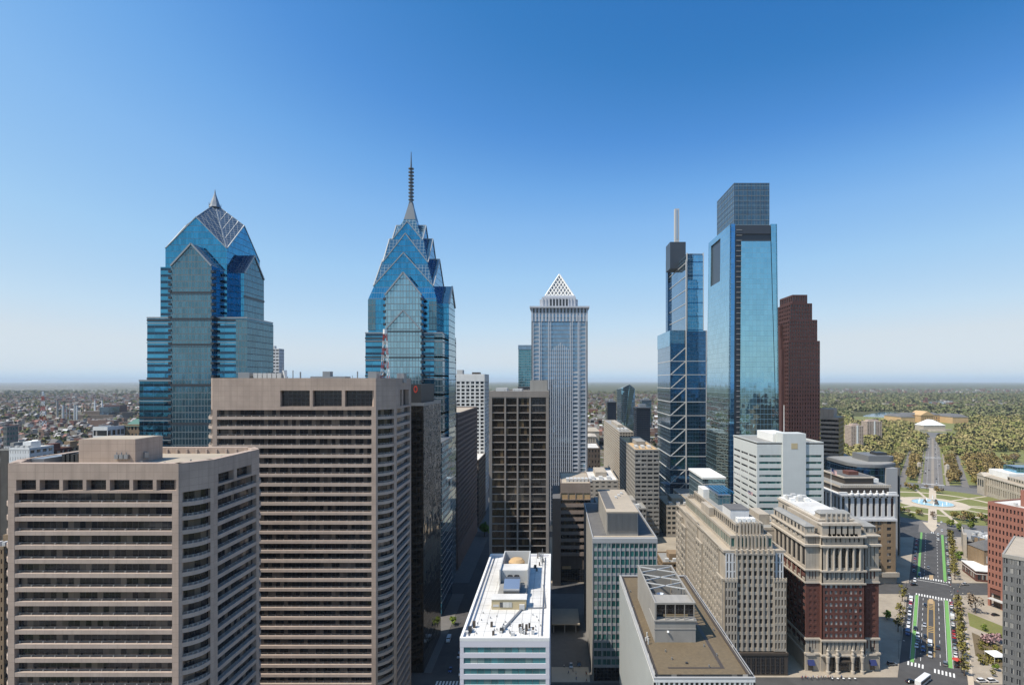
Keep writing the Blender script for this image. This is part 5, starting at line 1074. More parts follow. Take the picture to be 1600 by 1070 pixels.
# --- dark curved office behind it
yC = 424.0; b4 = Bldg('curved_dark_office', 'dark office block with a curved glass front and grey drum on the roof', (X(1380, yC), yC, 0)); xa, xb = X(1338, yC), X(1413, yC); zt = Z(731, yC)
pts = [(xa, yC+14)]+[(xa+(xb-xa)*i/10, yC+14-13*math.sin(math.pi*(.15+.8*i/10))) for i in range(11)][1:]+[(xb, yC+50), (xa, yC+50)]
b4.p('glass_facade', 'deep_blue_glass').prism(pts, 0, zt); pi = polyoff(pts, -.6)
b4.p('cornice', 'louver').prism(pi, zt, zt+2.2); b4.p('roof', 'grey_roof').prism(polyoff(pts, .8), zt+2.2, zt+2.5)
b4.p('stone_panel', 'spandrel_grey').box(X(1386, yC), yC+1.2, 0, X(1404, yC), yC+6, zt-.3); b4.p('stone_panel2', 'spandrel_grey').box(X(1351, yC), yC+4.2, 0, X(1368, yC), yC+8, zt-4)
sd = b4.p('side_wall', 'grey_granite'); sd.box(xb-.3, yC+6, 0, xb+.6, yC+50, zt-1)
for k in range(12): b4.window((xb+.6, yC+6), (xb+.6, yC+50), 1, 43, 2.5+k*4.6, 5.0+k*4.6, 'win', .06, 'window_band')
zt3 = Z(712, yC+16); dr = b4.p('drum', 'louver'); dr.box(X(1357, yC+16), yC+16, zt+2.4, X(1389, yC+16), yC+40, zt3); dr.lathe((X(1392, yC+18), yC+24), [(5, zt+2.4), (5, zt3-1), (0, zt3-.8)], 20); b4.p('roof_hut', 'dark_metal').box(X(1370, yC+20), yC+20, zt3, X(1386, yC+20), yC+30, zt3+2); b4.done()
# ---------------------------------------------------------------- right edge
P0 = (263.5, 334.5); dD = (.284, -.959); fp = turned(P0, dD, 46, 44); zt = Z(785, 334)
d1 = Bldg('red_brick_office', 'red brown brick block with a grid of small deep windows at the right edge', (*P0, 0))
d1.p('core', 'red_brick').prism(polyoff(fp, .7), 8, zt-.5); fb = 11.6/861*334; nf = int((zt-9)/fb); zb_ = zt-1.4-nf*fb
stone('rose_brick', (.30, .13, .095), .15, (.8, .4, .05), .9)
d1.facade(fp[0], fp[1], zb_, zt-1.4, nf, 23, 1.05, .46, .6, 'wall', 'maroon_win', wallmat='rose_brick'); d1.facade(fp[3], fp[0], zb_, zt-1.4, nf, 22, 1.05, .46, .6, 'wall', 'maroon_win', wallmat='rose_brick', win=False)
d1.p('base', 'bronze').prism(polyoff(fp, 2), .14, zb_)
for i in range(7): d1.p('wall', 'rose_brick').obox(fp[0], dD, i*7.4, i*7.4+1.3, .14, zb_, -1.5, -.02)
ring(d1.p('parapet', 'rose_brick'), fp, zt-1.4, zt+.8, .6); d1.p('roof', 'white_roof').prism(polyoff(fp, .6), zt-.5, zt)
d1.p('penthouse', 'rose_brick').prism(turned((fp[0][0]+dD[0]*10+9, fp[0][1]+dD[1]*10), dD, 26, 26), zt, zt+9.5); d1.p('vent', 'light_grey').box(fp[0][0]+8.2, fp[0][1]-10.5, zt, fp[0][0]+9.6, fp[0][1]-9, zt+1.8)
d1.p('canopy', 'light_grey').obox(fp[0], dD, 2, 20, 5.2, 5.7, 0, 3); d1.done()
P0 = (167.0, 205.0); dE = (.70, -.714); fp = turned(P0, dE, 40, 34); zt = Z(866, 205)
e1 = Bldg('grey_granite_block', 'grey granite block with small white framed windows, bottom right corner', (*P0, 0))
winmat('framed_win', (.02, .022, .025), (.3, .29, .27), .3, .75, 100, .09, (.5, .5, .48), .08, .6)
e1.p('core', 'grey_granite').prism(polyoff(fp, .6), 0, zt-.5); Pm = (P0[0]+dE[0]*7.4, P0[1]+dE[1]*7.4); Pn = (Pm[0]-dE[1]*-.9, Pm[1]+dE[0]*-.9); Pe = (Pn[0]+dE[0]*32.6, Pn[1]+dE[1]*32.6)
e1.facade(P0, Pm, 0, zt-1, 21, 4, .75, .42, .25, 'wall', 'framed_win', wallmat='grey_granite'); e1.facade(Pn, Pe, 0, zt-4, 20, 17, .75, .42, .25, 'wall', 'framed_win', wallmat='grey_granite')
e1.facade(fp[3], fp[0], 0, zt-1, 21, 17, .75, .42, .25, 'wall', 'framed_win', wallmat='grey_granite', win=False); e1.p('downpipe', 'black').obox(P0, dE, 7.3, 7.7, 0, zt, -.1, .35)
e1.p('roof', 'tan_roof').prism(polyoff(fp, .5), zt-.6, zt); ring(e1.p('cornice', 'grey_stone'), polyoff(fp, -.15), zt-1, zt+.3, .6); e1.done()
# stone institute with slots, low brick annex
yF = 425.0; P0 = (X(1506, yF), yF); dF = (.824, -.5666); fp = turned(P0, dF, 27, 36); zt = Z(836, yF)
f1 = Bldg('stone_institute', 'grey beige stone institute with tall dark slot windows behind the parkway trees', (*P0, 0))
f1.p('wall', 'grey_stone').prism(polyoff(fp, .6), 0, zt-3); w_ = f1.p('front_panel', 'tan_brick'); w_.obox(P0, dF, 6.5, 13, 2, zt-.6, -.6, .5); w_.obox(P0, dF, 15, 27, 2, zt-1, -.6, .5); f1.p('corner_tower', 'limestone').obox(P0, dF, -.5, 1.8, 0, zt+.8, -6, .8)
f1.window(P0, fp[1], 2.0, 6.3, 3, zt-4, 'maroon_win', .0); f1.window(P0, fp[1], 13.1, 14.9, 3, zt-4, 'maroon_win', .0); f1.p('side_panel', 'limestone').obox(fp[3], (-.5666, -.824), 1, 29, 2, zt-1, -.5, .4)
f1.p('roof', 'grey_roof').prism(polyoff(fp, .7), zt-3, zt-2.6); xa = P0[0]+6; yF = 412
rr = random.Random(5)
for i in range(22): f1.p('roof_equipment%d' % i, rr.choice(('light_grey', 'white_paint', 'metal'))).box((a := xa+4+rr.random()*13+.6*(i-11)), (c := yF+8+rr.random()*13+.5*(i-11)), zt-2.6, a+1.2+rr.random()*1.6, c+1.2+rr.random()*2, zt-1+rr.random()*1.4)
f1.done()
P0 = (286.7, 374.0); dA = (.959, -.284); fp = turned(P0, dA, 13, 22)
f2 = Bldg('low_brick_annex', 'low brick annex with a white roof beside the parkway', (*P0, 0))
f2.p('wall', 'red_brick').prism(fp, 0, 7.0); f2.p('roof', 'white_wall').prism(polyoff(fp, -.5), 7.0, 7.6); ring(f2.p('wall_band', 'white_wall'), polyoff(fp, -.1), 5.0, 5.4, .3)
for i in range(5): f2.window(fp[0], fp[1], 1+i*2.4, 2.7+i*2.4, 1.6, 4.6, 'win', .06); f2.window(fp[3], fp[0], 1+i*4.1, 3.6+i*4.1, 1.6, 4.6, 'win', .06)
f2.done()
f3 = Bldg('brick_hall', 'brick hall with a pitched slate roof below the red brown office block', (X(1535, 388), 388, 0)); xa, xb = X(1524, 388)+3, X(1552, 388)
f3.p('wall', 'tan_brick').box(xa, 384, 0, xb+12, 399.4, 18); f3.p('roof', 'dark_roof').frust(rect(xa-.4, 383.6, xb+12, 399.4), 18, rect(xa+5, 391, xb+8, 392), 23)
for i in range(6): f3.window((xa, 384), (xb+12, 384), 1.5+i*3.6, 3.2+i*3.6, 9, 14, 'win_blind', .06)
f3.done()
# columned library to the right of the circle
P0 = (517.0, 669.0); dL = (-.168, -.986); qL = (.986, -.168); fp = turned(P0, dL, 112, 58); zt = Z(738, 669)
lb = Bldg('columned_library', 'pale stone library with a long colonnade and a glass box on its roof', (*P0, 0))
sub_ = lambda u, v, w_, dp: turned((P0[0]+dL[0]*u+qL[0]*v, P0[1]+dL[1]*u+qL[1]*v), dL, w_, dp)
lb.p('core', 'limestone').prism(polyoff(fp, 1.3), 0, zt-1.8); lb.facade(fp[0], fp[1], 12, zt-3, 1, 28, 1.5, .06, 1.2, 'wall', 'win', wallmat='limestone_trim'); lb.facade(fp[0], fp[1], 0, 12, 1, 28, 2.2, .35, .8, 'base_wall', 'win', wallmat='limestone')
lb.facade(fp[3], fp[0], 0, zt-3, 2, 14, 2.2, .3, .8, 'wall', 'win', wallmat='limestone')
lb.p('pavilion', 'limestone').obox(P0, dL, -.6, 14, 0, zt-2.5, -1, 2.2); pe = (P0[0]-qL[0]*2.2, P0[1]-qL[1]*2.2)
for i in range(3): lb.window(pe, (pe[0]+dL[0]*14, pe[1]+dL[1]*14), 1.2+i*4.3, 3.6+i*4.3, 10, zt-7, 'win', .06, 'arched_window')
lp_ = lambda u, o, z: (P0[0]+dL[0]*u-qL[0]*o, P0[1]+dL[1]*u-qL[1]*o, z)
lb.p('pediment', 'limestone_trim').hexa([lp_(-1.2, 2.8, zt-2.5), lp_(14.6, 2.8, zt-2.5), lp_(14.6, -6, zt-2.5), lp_(-1.2, -6, zt-2.5)], [lp_(6.3, 2.8, zt+1.5), lp_(7.1, 2.8, zt+1.5), lp_(7.1, -6, zt+1.5), lp_(6.3, -6, zt+1.5)])
ring(lb.p('cornice', 'limestone_trim'), polyoff(fp, -.7), zt-3, zt-1.8, 2.0); lb.p('roof', 'tan_roof').prism(polyoff(fp, 1.3), zt-1.8, zt-1.4)
lb.p('attic', 'limestone').prism(sub_(44, 5, 66, 34), zt-1.5, zt+3); at_ = sub_(44, 5, 66, 34)
for i in range(14): lb.window(at_[0], at_[1], 1.5+i*4.6, 3.9+i*4.6, zt-.4, zt+2, 'win', .06)
lb.p('white_hall', 'white_wall').prism(sub_(2, 9, 38, 40), zt-1.6, zt+5.5); lb.p('glass_box', 'sky_glass').prism(sub_(10, 20, 24, 22), zt+5.4, zt+11.5); lb.p('glass_box/skylight', 'deep_blue_glass').prism(sub_(11, 21, 22, 20), zt+11.5, zt+12); lb.done()
# temple fronted court building
yJ2 = 560.0; ct = Bldg('temple_fronted_court', 'stone court building with a columned temple front behind the curved dark office', (X(1335, yJ2), yJ2, 0)); xa, xb = X(1319, yJ2), X(1352, yJ2); zt = Z(724, yJ2)
def temple(b, xa, xb, y, z0, ze, zp, n, mt, cm, depth=20, roofm='grey_roof'):
    b.p('wall', mt).box(xa+.5, y+3, z0, xb-.5, y+depth, ze)
    for i in range(n): xx = xa+1.2+(xb-xa-2.4)*i/(n-1); b.p('column', cm).lathe((xx, y+1.2), [(.95, z0), (.9, z0+1), (.75, ze-1), (1.1, ze)], 10)
    b.p('entablature', cm).box(xa-.4, y, ze, xb+.4, y+depth, ze+1.8); xm = (xa+xb)/2
    b.p('pediment', cm).hexa([(xa-.8, y-.4, ze+1.8), (xb+.8, y-.4, ze+1.8), (xb+.8, y+depth, ze+1.8), (xa-.8, y+depth, ze+1.8)], [(xm-.3, y-.4, zp), (xm+.3, y-.4, zp), (xm+.3, y+depth, zp), (xm-.3, y+depth, zp)])
temple(ct, xa, xb, yJ2, 20, zt-3.6, zt+1.2, 6, 'limestone', 'limestone_trim', 40); ct.p('base', 'limestone').box(xa-4, yJ2-1, 0, xb+3, yJ2+60, 20); ct.p('main_block', 'limestone').box(xa-8, yJ2+41, 20, xb+10, yJ2+80, zt+1)
ct.p('upper_roof', 'grey_roof').frust(rect(xa-8, yJ2+41, xb+10, yJ2+80), zt+1, rect(xa+2, yJ2+58, xb, yJ2+62), zt+6); ct.done()
# twin apartment towers
for i, (p0, p1, yb_, pt, lbl) in enumerate(((1330, 1349, 706, 666, 'smaller and nearer of two beige apartment towers in the park trees'), (1355, 1378, 691, 659, 'larger beige apartment tower behind its twin in the park trees'))):
    yy = CAMZ*861/(yb_-595); b = Bldg('beige_apartment_tower', lbl, (X(p0, yy), yy, 0), group='twin beige apartment towers'); xa, xb = X(p0, yy), X(p1, yy); zt = Z(pt, yy)
    b.p('core', 'beige_trim').box(xa+.5, yy+.5, 0, xb-.5, yy+24, zt); b.facade((xa, yy), (xb, yy), 0, zt, 18, 6, 1.9, .5, .4, wallmat='beige_trim'); b.facade((xa, yy+24), (xa, yy), 0, zt, 18, 6, 1.9, .5, .4, wallmat='beige_trim'); b.p('stair_strip', 'white_wall').box((xa+xb)/2-1.6, yy-.5, 0, (xa+xb)/2+1.6, yy+.3, zt+2); b.p('roof_house', 'beige_trim').box(xa+5, yy+5, zt, xb-5, yy+18, zt+4.5); b.p('parapet', 'beige_trim').box(xa-.1, yy-.1, zt, xb+.1, yy+24, zt+.9); b.done()
# museum on its hill, white tent in front
ms_ = 2120.0; cxm, cym, _ = ST(ms_, 5)
mh = MB(); mh.lathe((cxm, cym), [(140, -.2), (120, .3), (0, .3)], 32); tag(mh.build('hill', M['grass']), kind='structure')
mu = Bldg('hilltop_museum', 'long orange stone museum with a central temple front on the low hill', (X(1460, 1760), 1760, 0)); yM2 = 1755.0
def mx(p): return X(p, yM2)
zb, zt = .2, Z(651, yM2)
for a, c, z in ((1408, 1430, 649.5), (1488.5, 1513, 649.5)):
    mu.p('wing', 'orange_stone').box(mx(a), yM2, -.2, mx(c), yM2+90, Z(651.5, yM2)); mu.p('wing_roof%d' % a, 'dark_roof').frust(rect(mx(a)-1, yM2-1, mx(c)+1, yM2+91), Z(651.5, yM2), rect(mx(a)+8, yM2+20, mx(c)-8, yM2+70), Z(647.5, yM2))
mu.p('main_block', 'orange_stone').box(mx(1430), yM2+60, -.2, mx(1488.5), yM2+100, Z(650, yM2)); mu.p('main_roof', 'dark_roof').frust(rect(mx(1430)-1, yM2+59, mx(1488.5)+1, yM2+101), Z(650, yM2), rect(mx(1434), yM2+75, mx(1485), yM2+85), Z(646.5, yM2))
for i in range(14):
    for k in range(2): mu.window((mx(1430), yM2+60), (mx(1488.5), yM2+60), 5+i*8.6, 8.5+i*8.6, zb+3+k*9, zb+8+k*9, 'win', .1)
temple(mu, mx(1449), mx(1470), yM2+30, zb, Z(650, yM2)-1, Z(643.2, yM2), 8, 'orange_stone', 'orange_stone', 60); mu.done()
te = Bldg('white_marquee', 'big white pitched marquee on the steps before the museum', (X(1460, 1500), 1500, 0)); yT2 = 1500.0; xa, xb = X(1443, yT2), X(1477, yT2); z = Z(664.5, yT2)
te.p('wall', 'limestone').box(xa, yT2, 0, xb, yT2+36, z); tm_ = te.p('terrace_wall', 'limestone'); tm_.box(xa-14, yT2-6, 0, xb+14, yT2-.2, 5)
for i in range(9): te.p('steps', 'limestone_trim').box(xa+8, yT2-16+i*1.1, 0, xb-8, yT2-15+i*1.1+.1, .5+i*.5)
te.p('roof', 'white_wall').hexa([(xa-1, yT2-1, z), (xb+1, yT2-1, z), (xb+1, yT2+37, z), (xa-1, yT2+37, z)], [(xa+26, yT2+12, Z(656, yT2)), (xb-26, yT2+12, Z(656, yT2)), (xb-26, yT2+26, Z(656, yT2)), (xa+26, yT2+26, Z(656, yT2))]); te.done()
# fountain, monument pillars
fo = Bldg('round_fountain', 'round fountain with pale blue water and bronze figures in the circle', (CX, CY, 0), 'fountain')
def poolmat():
    t = NT('pool'); tc = t.n('TexCoord').outputs['Object']; n = t.n('TexNoise', {'Vector': tc, 'Scale': .6, 'Detail': 4}); bp = t.n('Bump', {'Height': n.outputs[0], 'Strength': .3})
    M['pool'] = t.fin(t.mix(t.ramp(n.outputs[0], .4, .7), (.20, .42, .50), (.55, .68, .72)), .15, Normal=bp.outputs[0])
poolmat()
fo.p('basin', 'limestone_trim').lathe((CX, CY), [(20.5, .1), (20.5, .8), (19.5, .8), (19.3, .3)], 48); fo.p('water', 'pool').lathe((CX, CY), [(19.4, .55), (0, .55)], 48)
fo.p('centre_plinth', 'limestone').lathe((CX, CY), [(5, .5), (4.5, 1.2), (2.5, 1.8), (1.2, 3), (.8, 4.5), (0, 5)], 16)
for i in range(3):
    a = .5+i*2.094; fx, fy = CX+7*math.cos(a), CY+7*math.sin(a); fo.p('bronze_figure%d' % i, 'bronze').lathe((fx, fy), [(2.2, .5), (2.0, 1.6), (1.2, 2.2), (1.4, 3.0), (.6, 3.8), (0, 4.2)], 10)
plain('spray', (.85, .88, .9), .4)
for i in range(9):
    a = i*.698; fx, fy = CX+(13 if i else 0)*math.cos(a), CY+(13 if i else 0)*math.sin(a); fo.p('water_jet%d' % i, 'spray').lathe((fx, fy), [(.7, .55), (.45, 2), (.25, 3.2 if i else 8), (0, 4 if i else 10)], 8)
fo.done()
for i, (s_, t__) in enumerate(((978, -16.5), (978, 17.5))):
    P = ST(s_, t__); b = Bldg('stone_pylon', ('left', 'right')[i]+' one of two pale stone pylons flanking the far parkway roadway', P, 'monument', 'stone pylons at the far parkway'); b.p('shaft', 'limestone_trim').frust(rect(P[0]-2.2, P[1]-2.2, P[0]+2.2, P[1]+2.2), 1.5, rect(P[0]-1.8, P[1]-1.8, P[0]+1.8, P[1]+1.8), 14); b.p('base', 'limestone').box(P[0]-3.6, P[1]-3.6, 0, P[0]+3.6, P[1]+3.6, 1.5); b.p('cap', 'limestone').frust(rect(P[0]-2, P[1]-2, P[0]+2, P[1]+2), 14, rect(P[0]-.8, P[1]-.8, P[0]+.8, P[1]+.8), 16); b.done()
# ---------------------------------------------------------------- blocks between the pyramid tower and the braced tower
def slabblock(name, label, xa, xb, y0, y1, zt, mat, nfl, nbf, nbs, wm='win', roof='grey_roof', pier=1.0, sp=.45, cat='building', band=False, pent=True, base=0, group=None):
    b = Bldg(name, label, (xa, y0, 0), cat, group); b.p('core', mat).box(xa+.5, y0+.5, 0, xb-.5, y1-.5, zt-.3)
    for P0, P1, nb in (((xa, y0), (xb, y0), nbf), ((xb, y0), (xb, y1), nbs), ((xa, y1), (xa, y0), nbs)): b.facade(P0, P1, base, zt, nfl, nb, pier, sp, .45, wallmat=mat, wm=wm)
    if base: b.p('base_wall', mat).box(xa, y0, 0, xb, y1, base)
    slab_roof(b, xa, y0, xb, y1, zt+.2, roof, .9, mat)
    if pent:
        w_, d_ = xb-xa, y1-y0; b.p('penthouse', mat).box(xa+w_*.3, y0+d_*.3, zt+.2, xa+w_*.7, y0+d_*.7, zt+4.5)
        for i in range(3): b.p('cooling_unit%d' % i, 'light_grey').box(xa+w_*(.12+.27*i), y0+d_*.12, zt+.2, xa+w_*(.12+.27*i)+w_*.13, y0+d_*.22, zt+2.4)
    return b.done()
yy = 480.0
xa, xb = X(992, yy), X(1030, yy); slabblock('long_apartment_block', 'long beige apartment slab with a striped sunlit side, left of the braced tower', xa, xb, yy, 592, Z(704, yy), 'grey_stone', 20, 4, 26, 'win', 'orange_stone', .9, .5)
yy = 640.0; xa, xb = X(968, yy), X(990, yy); slabblock('long_apartment_block', 'taller sunlit beige apartment slab behind the striped one', xa, xb, yy, 840, Z(676, yy), 'limestone', 24, 5, 24, 'brown_glass', 'grey_roof', .9, .5)
yy = 470.0; xa, xb = X(919, yy), X(966, yy); slabblock('tan_stone_block', 'tan stone block with a pale roof behind the green glazed slab', xa, xb, yy, 540, Z(752, yy), 'limestone', 14, 5, 8, 'win', 'white_roof', 2.4, .6)
yy = 455.0; xa, xb = X(966, yy)+1, X(1010, yy); slabblock('low_dark_block', 'low dark glass block between the tan block and the striped apartments', xa, xb, yy, 505, 30, 'grey_stone', 7, 8, 9, 'win', 'grey_roof', .7, .4)
yy = 640.0; xa, xb = X(914, yy), X(938, yy); slabblock('dark_brick_warehouse', 'dark brick warehouse with a pale roof right of the pyramid tower', xa, xb, yy, 700, Z(702, yy), 'dark_brown', 9, 5, 8, 'win', 'white_roof', 2.2, .5, pent=False)
# angular blue tower and its neighbours
yc = 1250.0; cr = Bldg('angular_glass_tower', 'slanted blue glass tower with a wedge shaped facet in the distance', (X(980, yc), yc, 0)); g = lambda p: X(p, yc)
a, b_, c, d_ = (g(967), yc+8), (g(975), yc), (g(992.5), yc+4), (g(992.5), yc+45)
top = {0: Z(607, yc), 1: Z(606.5, yc), 2: Z(607, yc), 3: Z(608, yc)}
apx = (g(985), yc+6, Z(600.5, yc)); foot = (g(975), yc, 0)
cr.p('light_facet', 'mirror_blue').face((g(971), yc, 0), (g(975), yc-.2, 0), (g(984), yc+1, Z(600.5, yc)), (g(971), yc+1, Z(606.5, yc)))
cr.p('dark_facet', 'steel_glass').face((g(975), yc-.2, 0), (g(992.5), yc+3, 0), (g(992.5), yc+5, Z(607, yc)), (g(984), yc+1, Z(600.5, yc)))
cr.p('side_facet', 'steel_glass').face((g(967), yc+30, 0), (g(971), yc, 0), (g(971), yc+1, Z(606.5, yc)), (g(967), yc+30, Z(610, yc)))
cr.p('back', 'steel_glass').frust([(g(967), yc+30.5), (g(971), yc+.3), (g(975), yc+.1), (g(992.5), yc+3.3), (g(992.5), yc+45), (g(967), yc+45)], 0, [(g(967), yc+30.5), (g(971), yc+1.3), (g(984), yc+1.3), (g(992.5), yc+5.3), (g(992.5), yc+45), (g(967), yc+45)], Z(608, yc)); cr.p('roof', 'steel_glass').face((g(971), yc+1, Z(606.5, yc)), (g(984), yc+1, Z(600.5, yc)), (g(992.5), yc+5, Z(607, yc)), (g(992.5), yc+45, Z(608, yc)), (g(967), yc+45, Z(609, yc))); cr.done()
glass('navy_glass', (.03, .05, .09), 3, 4, .2, (.015, .02, .03), .08, .6, .4, .01, vmull=.6)
for nm_, lbl, p0, p1, pt, yv in (('dark_glass_office', 'black glass office tower left of the slanted blue tower', 949, 963, 629, 1150), ('dark_glass_apartment_tower', 'dark glass apartment tower right of the slanted blue tower', 995, 1016, 638, 1000), ('grey_hospital_tower', 'grey hospital tower behind the dark glass apartment tower', 1003, 1018, 626, 1500)):
    b = Bldg(nm_, lbl, (X(p0, yv), yv, 0)); zt = Z(pt, yv); b.p('glass_facade', 'navy_glass' if 'hospital' not in nm_ else 'steel_glass').box(X(p0, yv), yv, 0, X(p1, yv), yv+40, zt); b.p('frame', 'dark_metal').box(X(p0, yv)-1, yv-1, zt, X(p1, yv)+1, yv+41, zt+1.5); b.p('base', 'grey_stone').box(X(p0, yv)-6, yv-4, 0, X(p1, yv)+6, yv+44, 9); b.p('roof_house', 'metal').box(X(p0, yv)+6, yv+8, zt+1.5, X(p1, yv)-6, yv+24, zt+7); b.done()
st = Bldg('columned_station', 'grand stone railway station with tall columns right of the pyramid tower', (X(925, 1100), 1100, 0)); temple(st, X(917, 1090), X(932, 1090), 1090, 0, 24, 27, 6, 'limestone', 'limestone_trim', 60); st.p('hall', 'limestone').box(X(905, 1150), 1151, 0, X(936, 1150), 1250, 30); st.p('hall_roof', 'tan_roof').box(X(905, 1150)-1, 1150, 30, X(936, 1150)+1, 1251, 31); st.done()
rw = MB()
for i in range(7):
    x0_ = 47+i*2.6; rw.bar((x0_, 560, .05), (x0_+12, 700, .05), 1.0, .1); rw.bar((x0_+12, 700, .05), (x0_+40, 900, .05), 1.0, .1); rw.bar((x0_+40, 900, .05), (x0_+45, 1090, .05), 1.0, .1)
tag(rw.build('railway', M['soil']), kind='structure')
# glimpsed behind the left blue tower
gl = slabblock('striped_office_tower', 'blue grey striped tower peeping out right of the single helm glass tower', X(404, 640), X(436, 640), 640, 652, Z(546, 640), 'white_stone', 46, 6, 8, 'win', 'grey_roof', .8, .5)
# ---------------------------------------------------------------- left district
pw = Bldg('power_station', 'dark brick power station hall with a blue grey boiler house in the far left', (X(150, 1950), 1950, 0)); yv = 1950.0; g = lambda p: X(p, yv)
pw.p('hall', 'dark_brown').box(g(112), yv, 0, g(176), yv+60, Z(650, yv)+4); pw.p('hall_roof', 'white_roof').box(g(108), yv+61, 0, g(145), yv+100, Z(648, yv)+4); pw.p('hall_end', 'dark_brown').box(g(150), yv+40, 0, g(177), yv+90, Z(648, yv)+6)
pw.p('boiler_house', 'steel_glass').box(g(152), yv+10, 0, g(166), yv+60, Z(636, yv)); pw.p('boiler_top', 'maroon_granite').box(g(139), yv+62, 0, g(166), yv+95, Z(634, yv)); pw.p('turbine_hall', 'dark_brown').box(g(124), yv+20, 0, g(152), yv+60, Z(643, yv)); pw.done()
for i, (p, zt_, r, mt) in enumerate(((89.5, 626, 3.6, 'grey_stone'), (98.5, 632, 4, 'light_grey'), (104, 633, 2.0, 'spandrel_grey'), (109, 633, 1.6, 'spandrel_grey'), (116.5, 632, 3, 'light_grey'), (120, 632, 2, 'white_wall'), (130, 631, 2, 'tan_brick'), (134.5, 631, 2, 'tan_brick'), (148, 624, 2.6, 'white_wall'), (159.5, 624, 2.6, 'white_wall'))):
    yv2 = 1930.0 if i < 6 else 2030.0; P = (X(p, yv2), yv2, 0); nm_ = ['thick brown chimney, leftmost at the power station', 'wide pale chimney next to the thick brown one', 'thin pale chimney, third from the left at the power station', 'thin pale chimney, fourth from the left at the power station', 'wide pale chimney in the middle of the power station row', 'short white chimney just right of the middle chimney', 'brown chimney left of its brown twin', 'brown chimney right of its brown twin', 'white chimney left of the boiler house top', 'white chimney at the right end of the boiler house'][i]
    b = Bldg('chimney', nm_, P, 'chimney', 'power station chimneys'); b.p('stack', mt).lathe(P[:2], [(r, 0), (r*.8, Z(zt_, yv2)), (r*.5, Z(zt_, yv2)), (0, Z(zt_, yv2)-1)], 12); b.p('rim', 'dark_metal').lathe(P[:2], [(r*.84, Z(zt_, yv2)-3), (r*.86, Z(zt_, yv2)-1)], 12); b.done()
def lattice_mast(label, p, yv, ztop, zbase=0):
    x_ = X(p, yv); t = thing('lattice_mast', label, 'mast', (x_, yv, 0)); n = 8; h = Z(ztop, yv)
    for k in range(n):
        m = MB(); z0, z1 = h*k/n, h*(k+1)/n; w0 = 5*(1-k/n)+1; w1 = 5*(1-(k+1)/n)+1
        for a, c in ((1, 1), (-1, 1), (-1, -1), (1, -1)): m.bar((x_+a*w0, yv+c*w0, z0), (x_+a*w1, yv+c*w1, z1), .8); m.bar((x_+a*w0, yv+c*w0, z0), (x_-c*w1, yv+a*w1, z1), .6)
        m.build('lattice_section', M['red_paint' if k % 2 == 0 else 'white_paint'], t)
lattice_mast('red and white lattice mast left of the power station', 67, 1500, 611)
gr_ = Bldg('green_roofed_building', 'brown stone building with a steep green copper roof beside the left blue tower', (X(200, 520), 520, 0)); yv = 520.0; plain('copper', (.03, .13, .10), .5)
gr_.p('core', 'tan_brick').box(X(187, yv)+.5, yv+.5, 0, X(232, yv), yv+30, Z(668, yv)); gr_.facade((X(187, yv), yv), (X(232, yv), yv), 40, Z(666, yv), 8, 8, 1.6, .5, .4, wallmat='tan_brick', wm='win'); gr_.p('roof', 'copper').frust(rect(X(193, yv), yv-.5, X(222, yv), yv+30), Z(666, yv), rect(X(199, yv), yv+10, X(213, yv), yv+18), Z(655.5, yv)); gr_.p('turret', 'grey_stone').lathe((X(190, yv), yv+2), [(2.6, 0), (2.6, Z(667, yv)), (0, Z(662, yv))], 10); gr_.done()
slabblock('white_banded_block', 'small white banded block in front of the green roofed building', X(145, 500), X(168, 500), 500, 520, Z(672, 500), 'white_wall', 9, 1, 4, 'win', 'grey_roof', 1.0, .5, pent=False)
slabblock('teal_slab', 'thin teal grey slab tower at the far left edge', X(5, 700), X(10.5, 700), 700, 715, Z(668, 700), 'grey_granite', 12, 2, 4, 'green_glass', 'grey_roof', 1.0, .5, pent=False)
for i, (p0, p1, pt, pb, mt, lbl) in enumerate(((14, 46, 703, 724, 'white_wall', 'white flat roofed apartment house in the near left district'), (0, 14, 704, 724, 'grey_stone', 'grey flat roofed house at the left edge of the near district'), (52, 80, 705, 724, 'red_brick', 'long red brick house with flat roof in the near left district'), (-12, 13, 732, 770, 'red_brick', 'brick building behind the left edge of the nearest beige tower'), (84, 108, 700, 716, 'tan_brick', 'tan house with a flat roof left of the roof penthouse'))):
    yv = 330+i*22; slabblock('flat_roofed_house', lbl, X(p0, yv), X(p1, yv), yv, yv+16, Z(pt, yv), mt, max(6, int(Z(pt, yv)/4)), 8, 4, 'win', 'white_roof' if i % 2 == 0 else 'grey_roof', 1.2, .5)

# fill between the striped apartments and the braced tower
slabblock('low_stone_block', 'low stone block at the foot of the braced tower', 99, 124, 482, 530, 26, 'limestone', 6, 6, 9, 'win', 'tan_roof', 1.2, .45)
slabblock('glass_podium', 'glass podium in front of the braced tower entrance', 128, 172, 540, 590, 20, 'spandrel_grey', 4, 10, 10, 'green_glass', 'grey_roof', .5, .3)
slabblock('brown_corner_block', 'brown corner block beyond the end of the art deco building', 74, 94, 374, 398, 12, 'tan_brick', 3, 6, 6, 'win', 'grey_roof', 1.2, .45)
slabblock('pale_office_block', 'pale office block hidden low behind the green glazed slab', 22, 48, 375, 420, 46, 'grey_stone', 11, 8, 11, 'win', 'grey_roof', 1.0, .45)
cnp = Bldg('concourse_canopy', 'low flat concourse canopy between the white roofed and brown buildings', (2, 300, 0)); cnp.p('roof', 'tan_roof').box(-1, 296, 5.0, 14, 316, 5.6)
for x in (0, 6, 12):
    for y in (298, 306, 314): cnp.p('post%d%d' % (x, y), 'dull_concrete').box(x-.3, y-.3, .1, x+.3, y+.3, 5)
cnp.done()

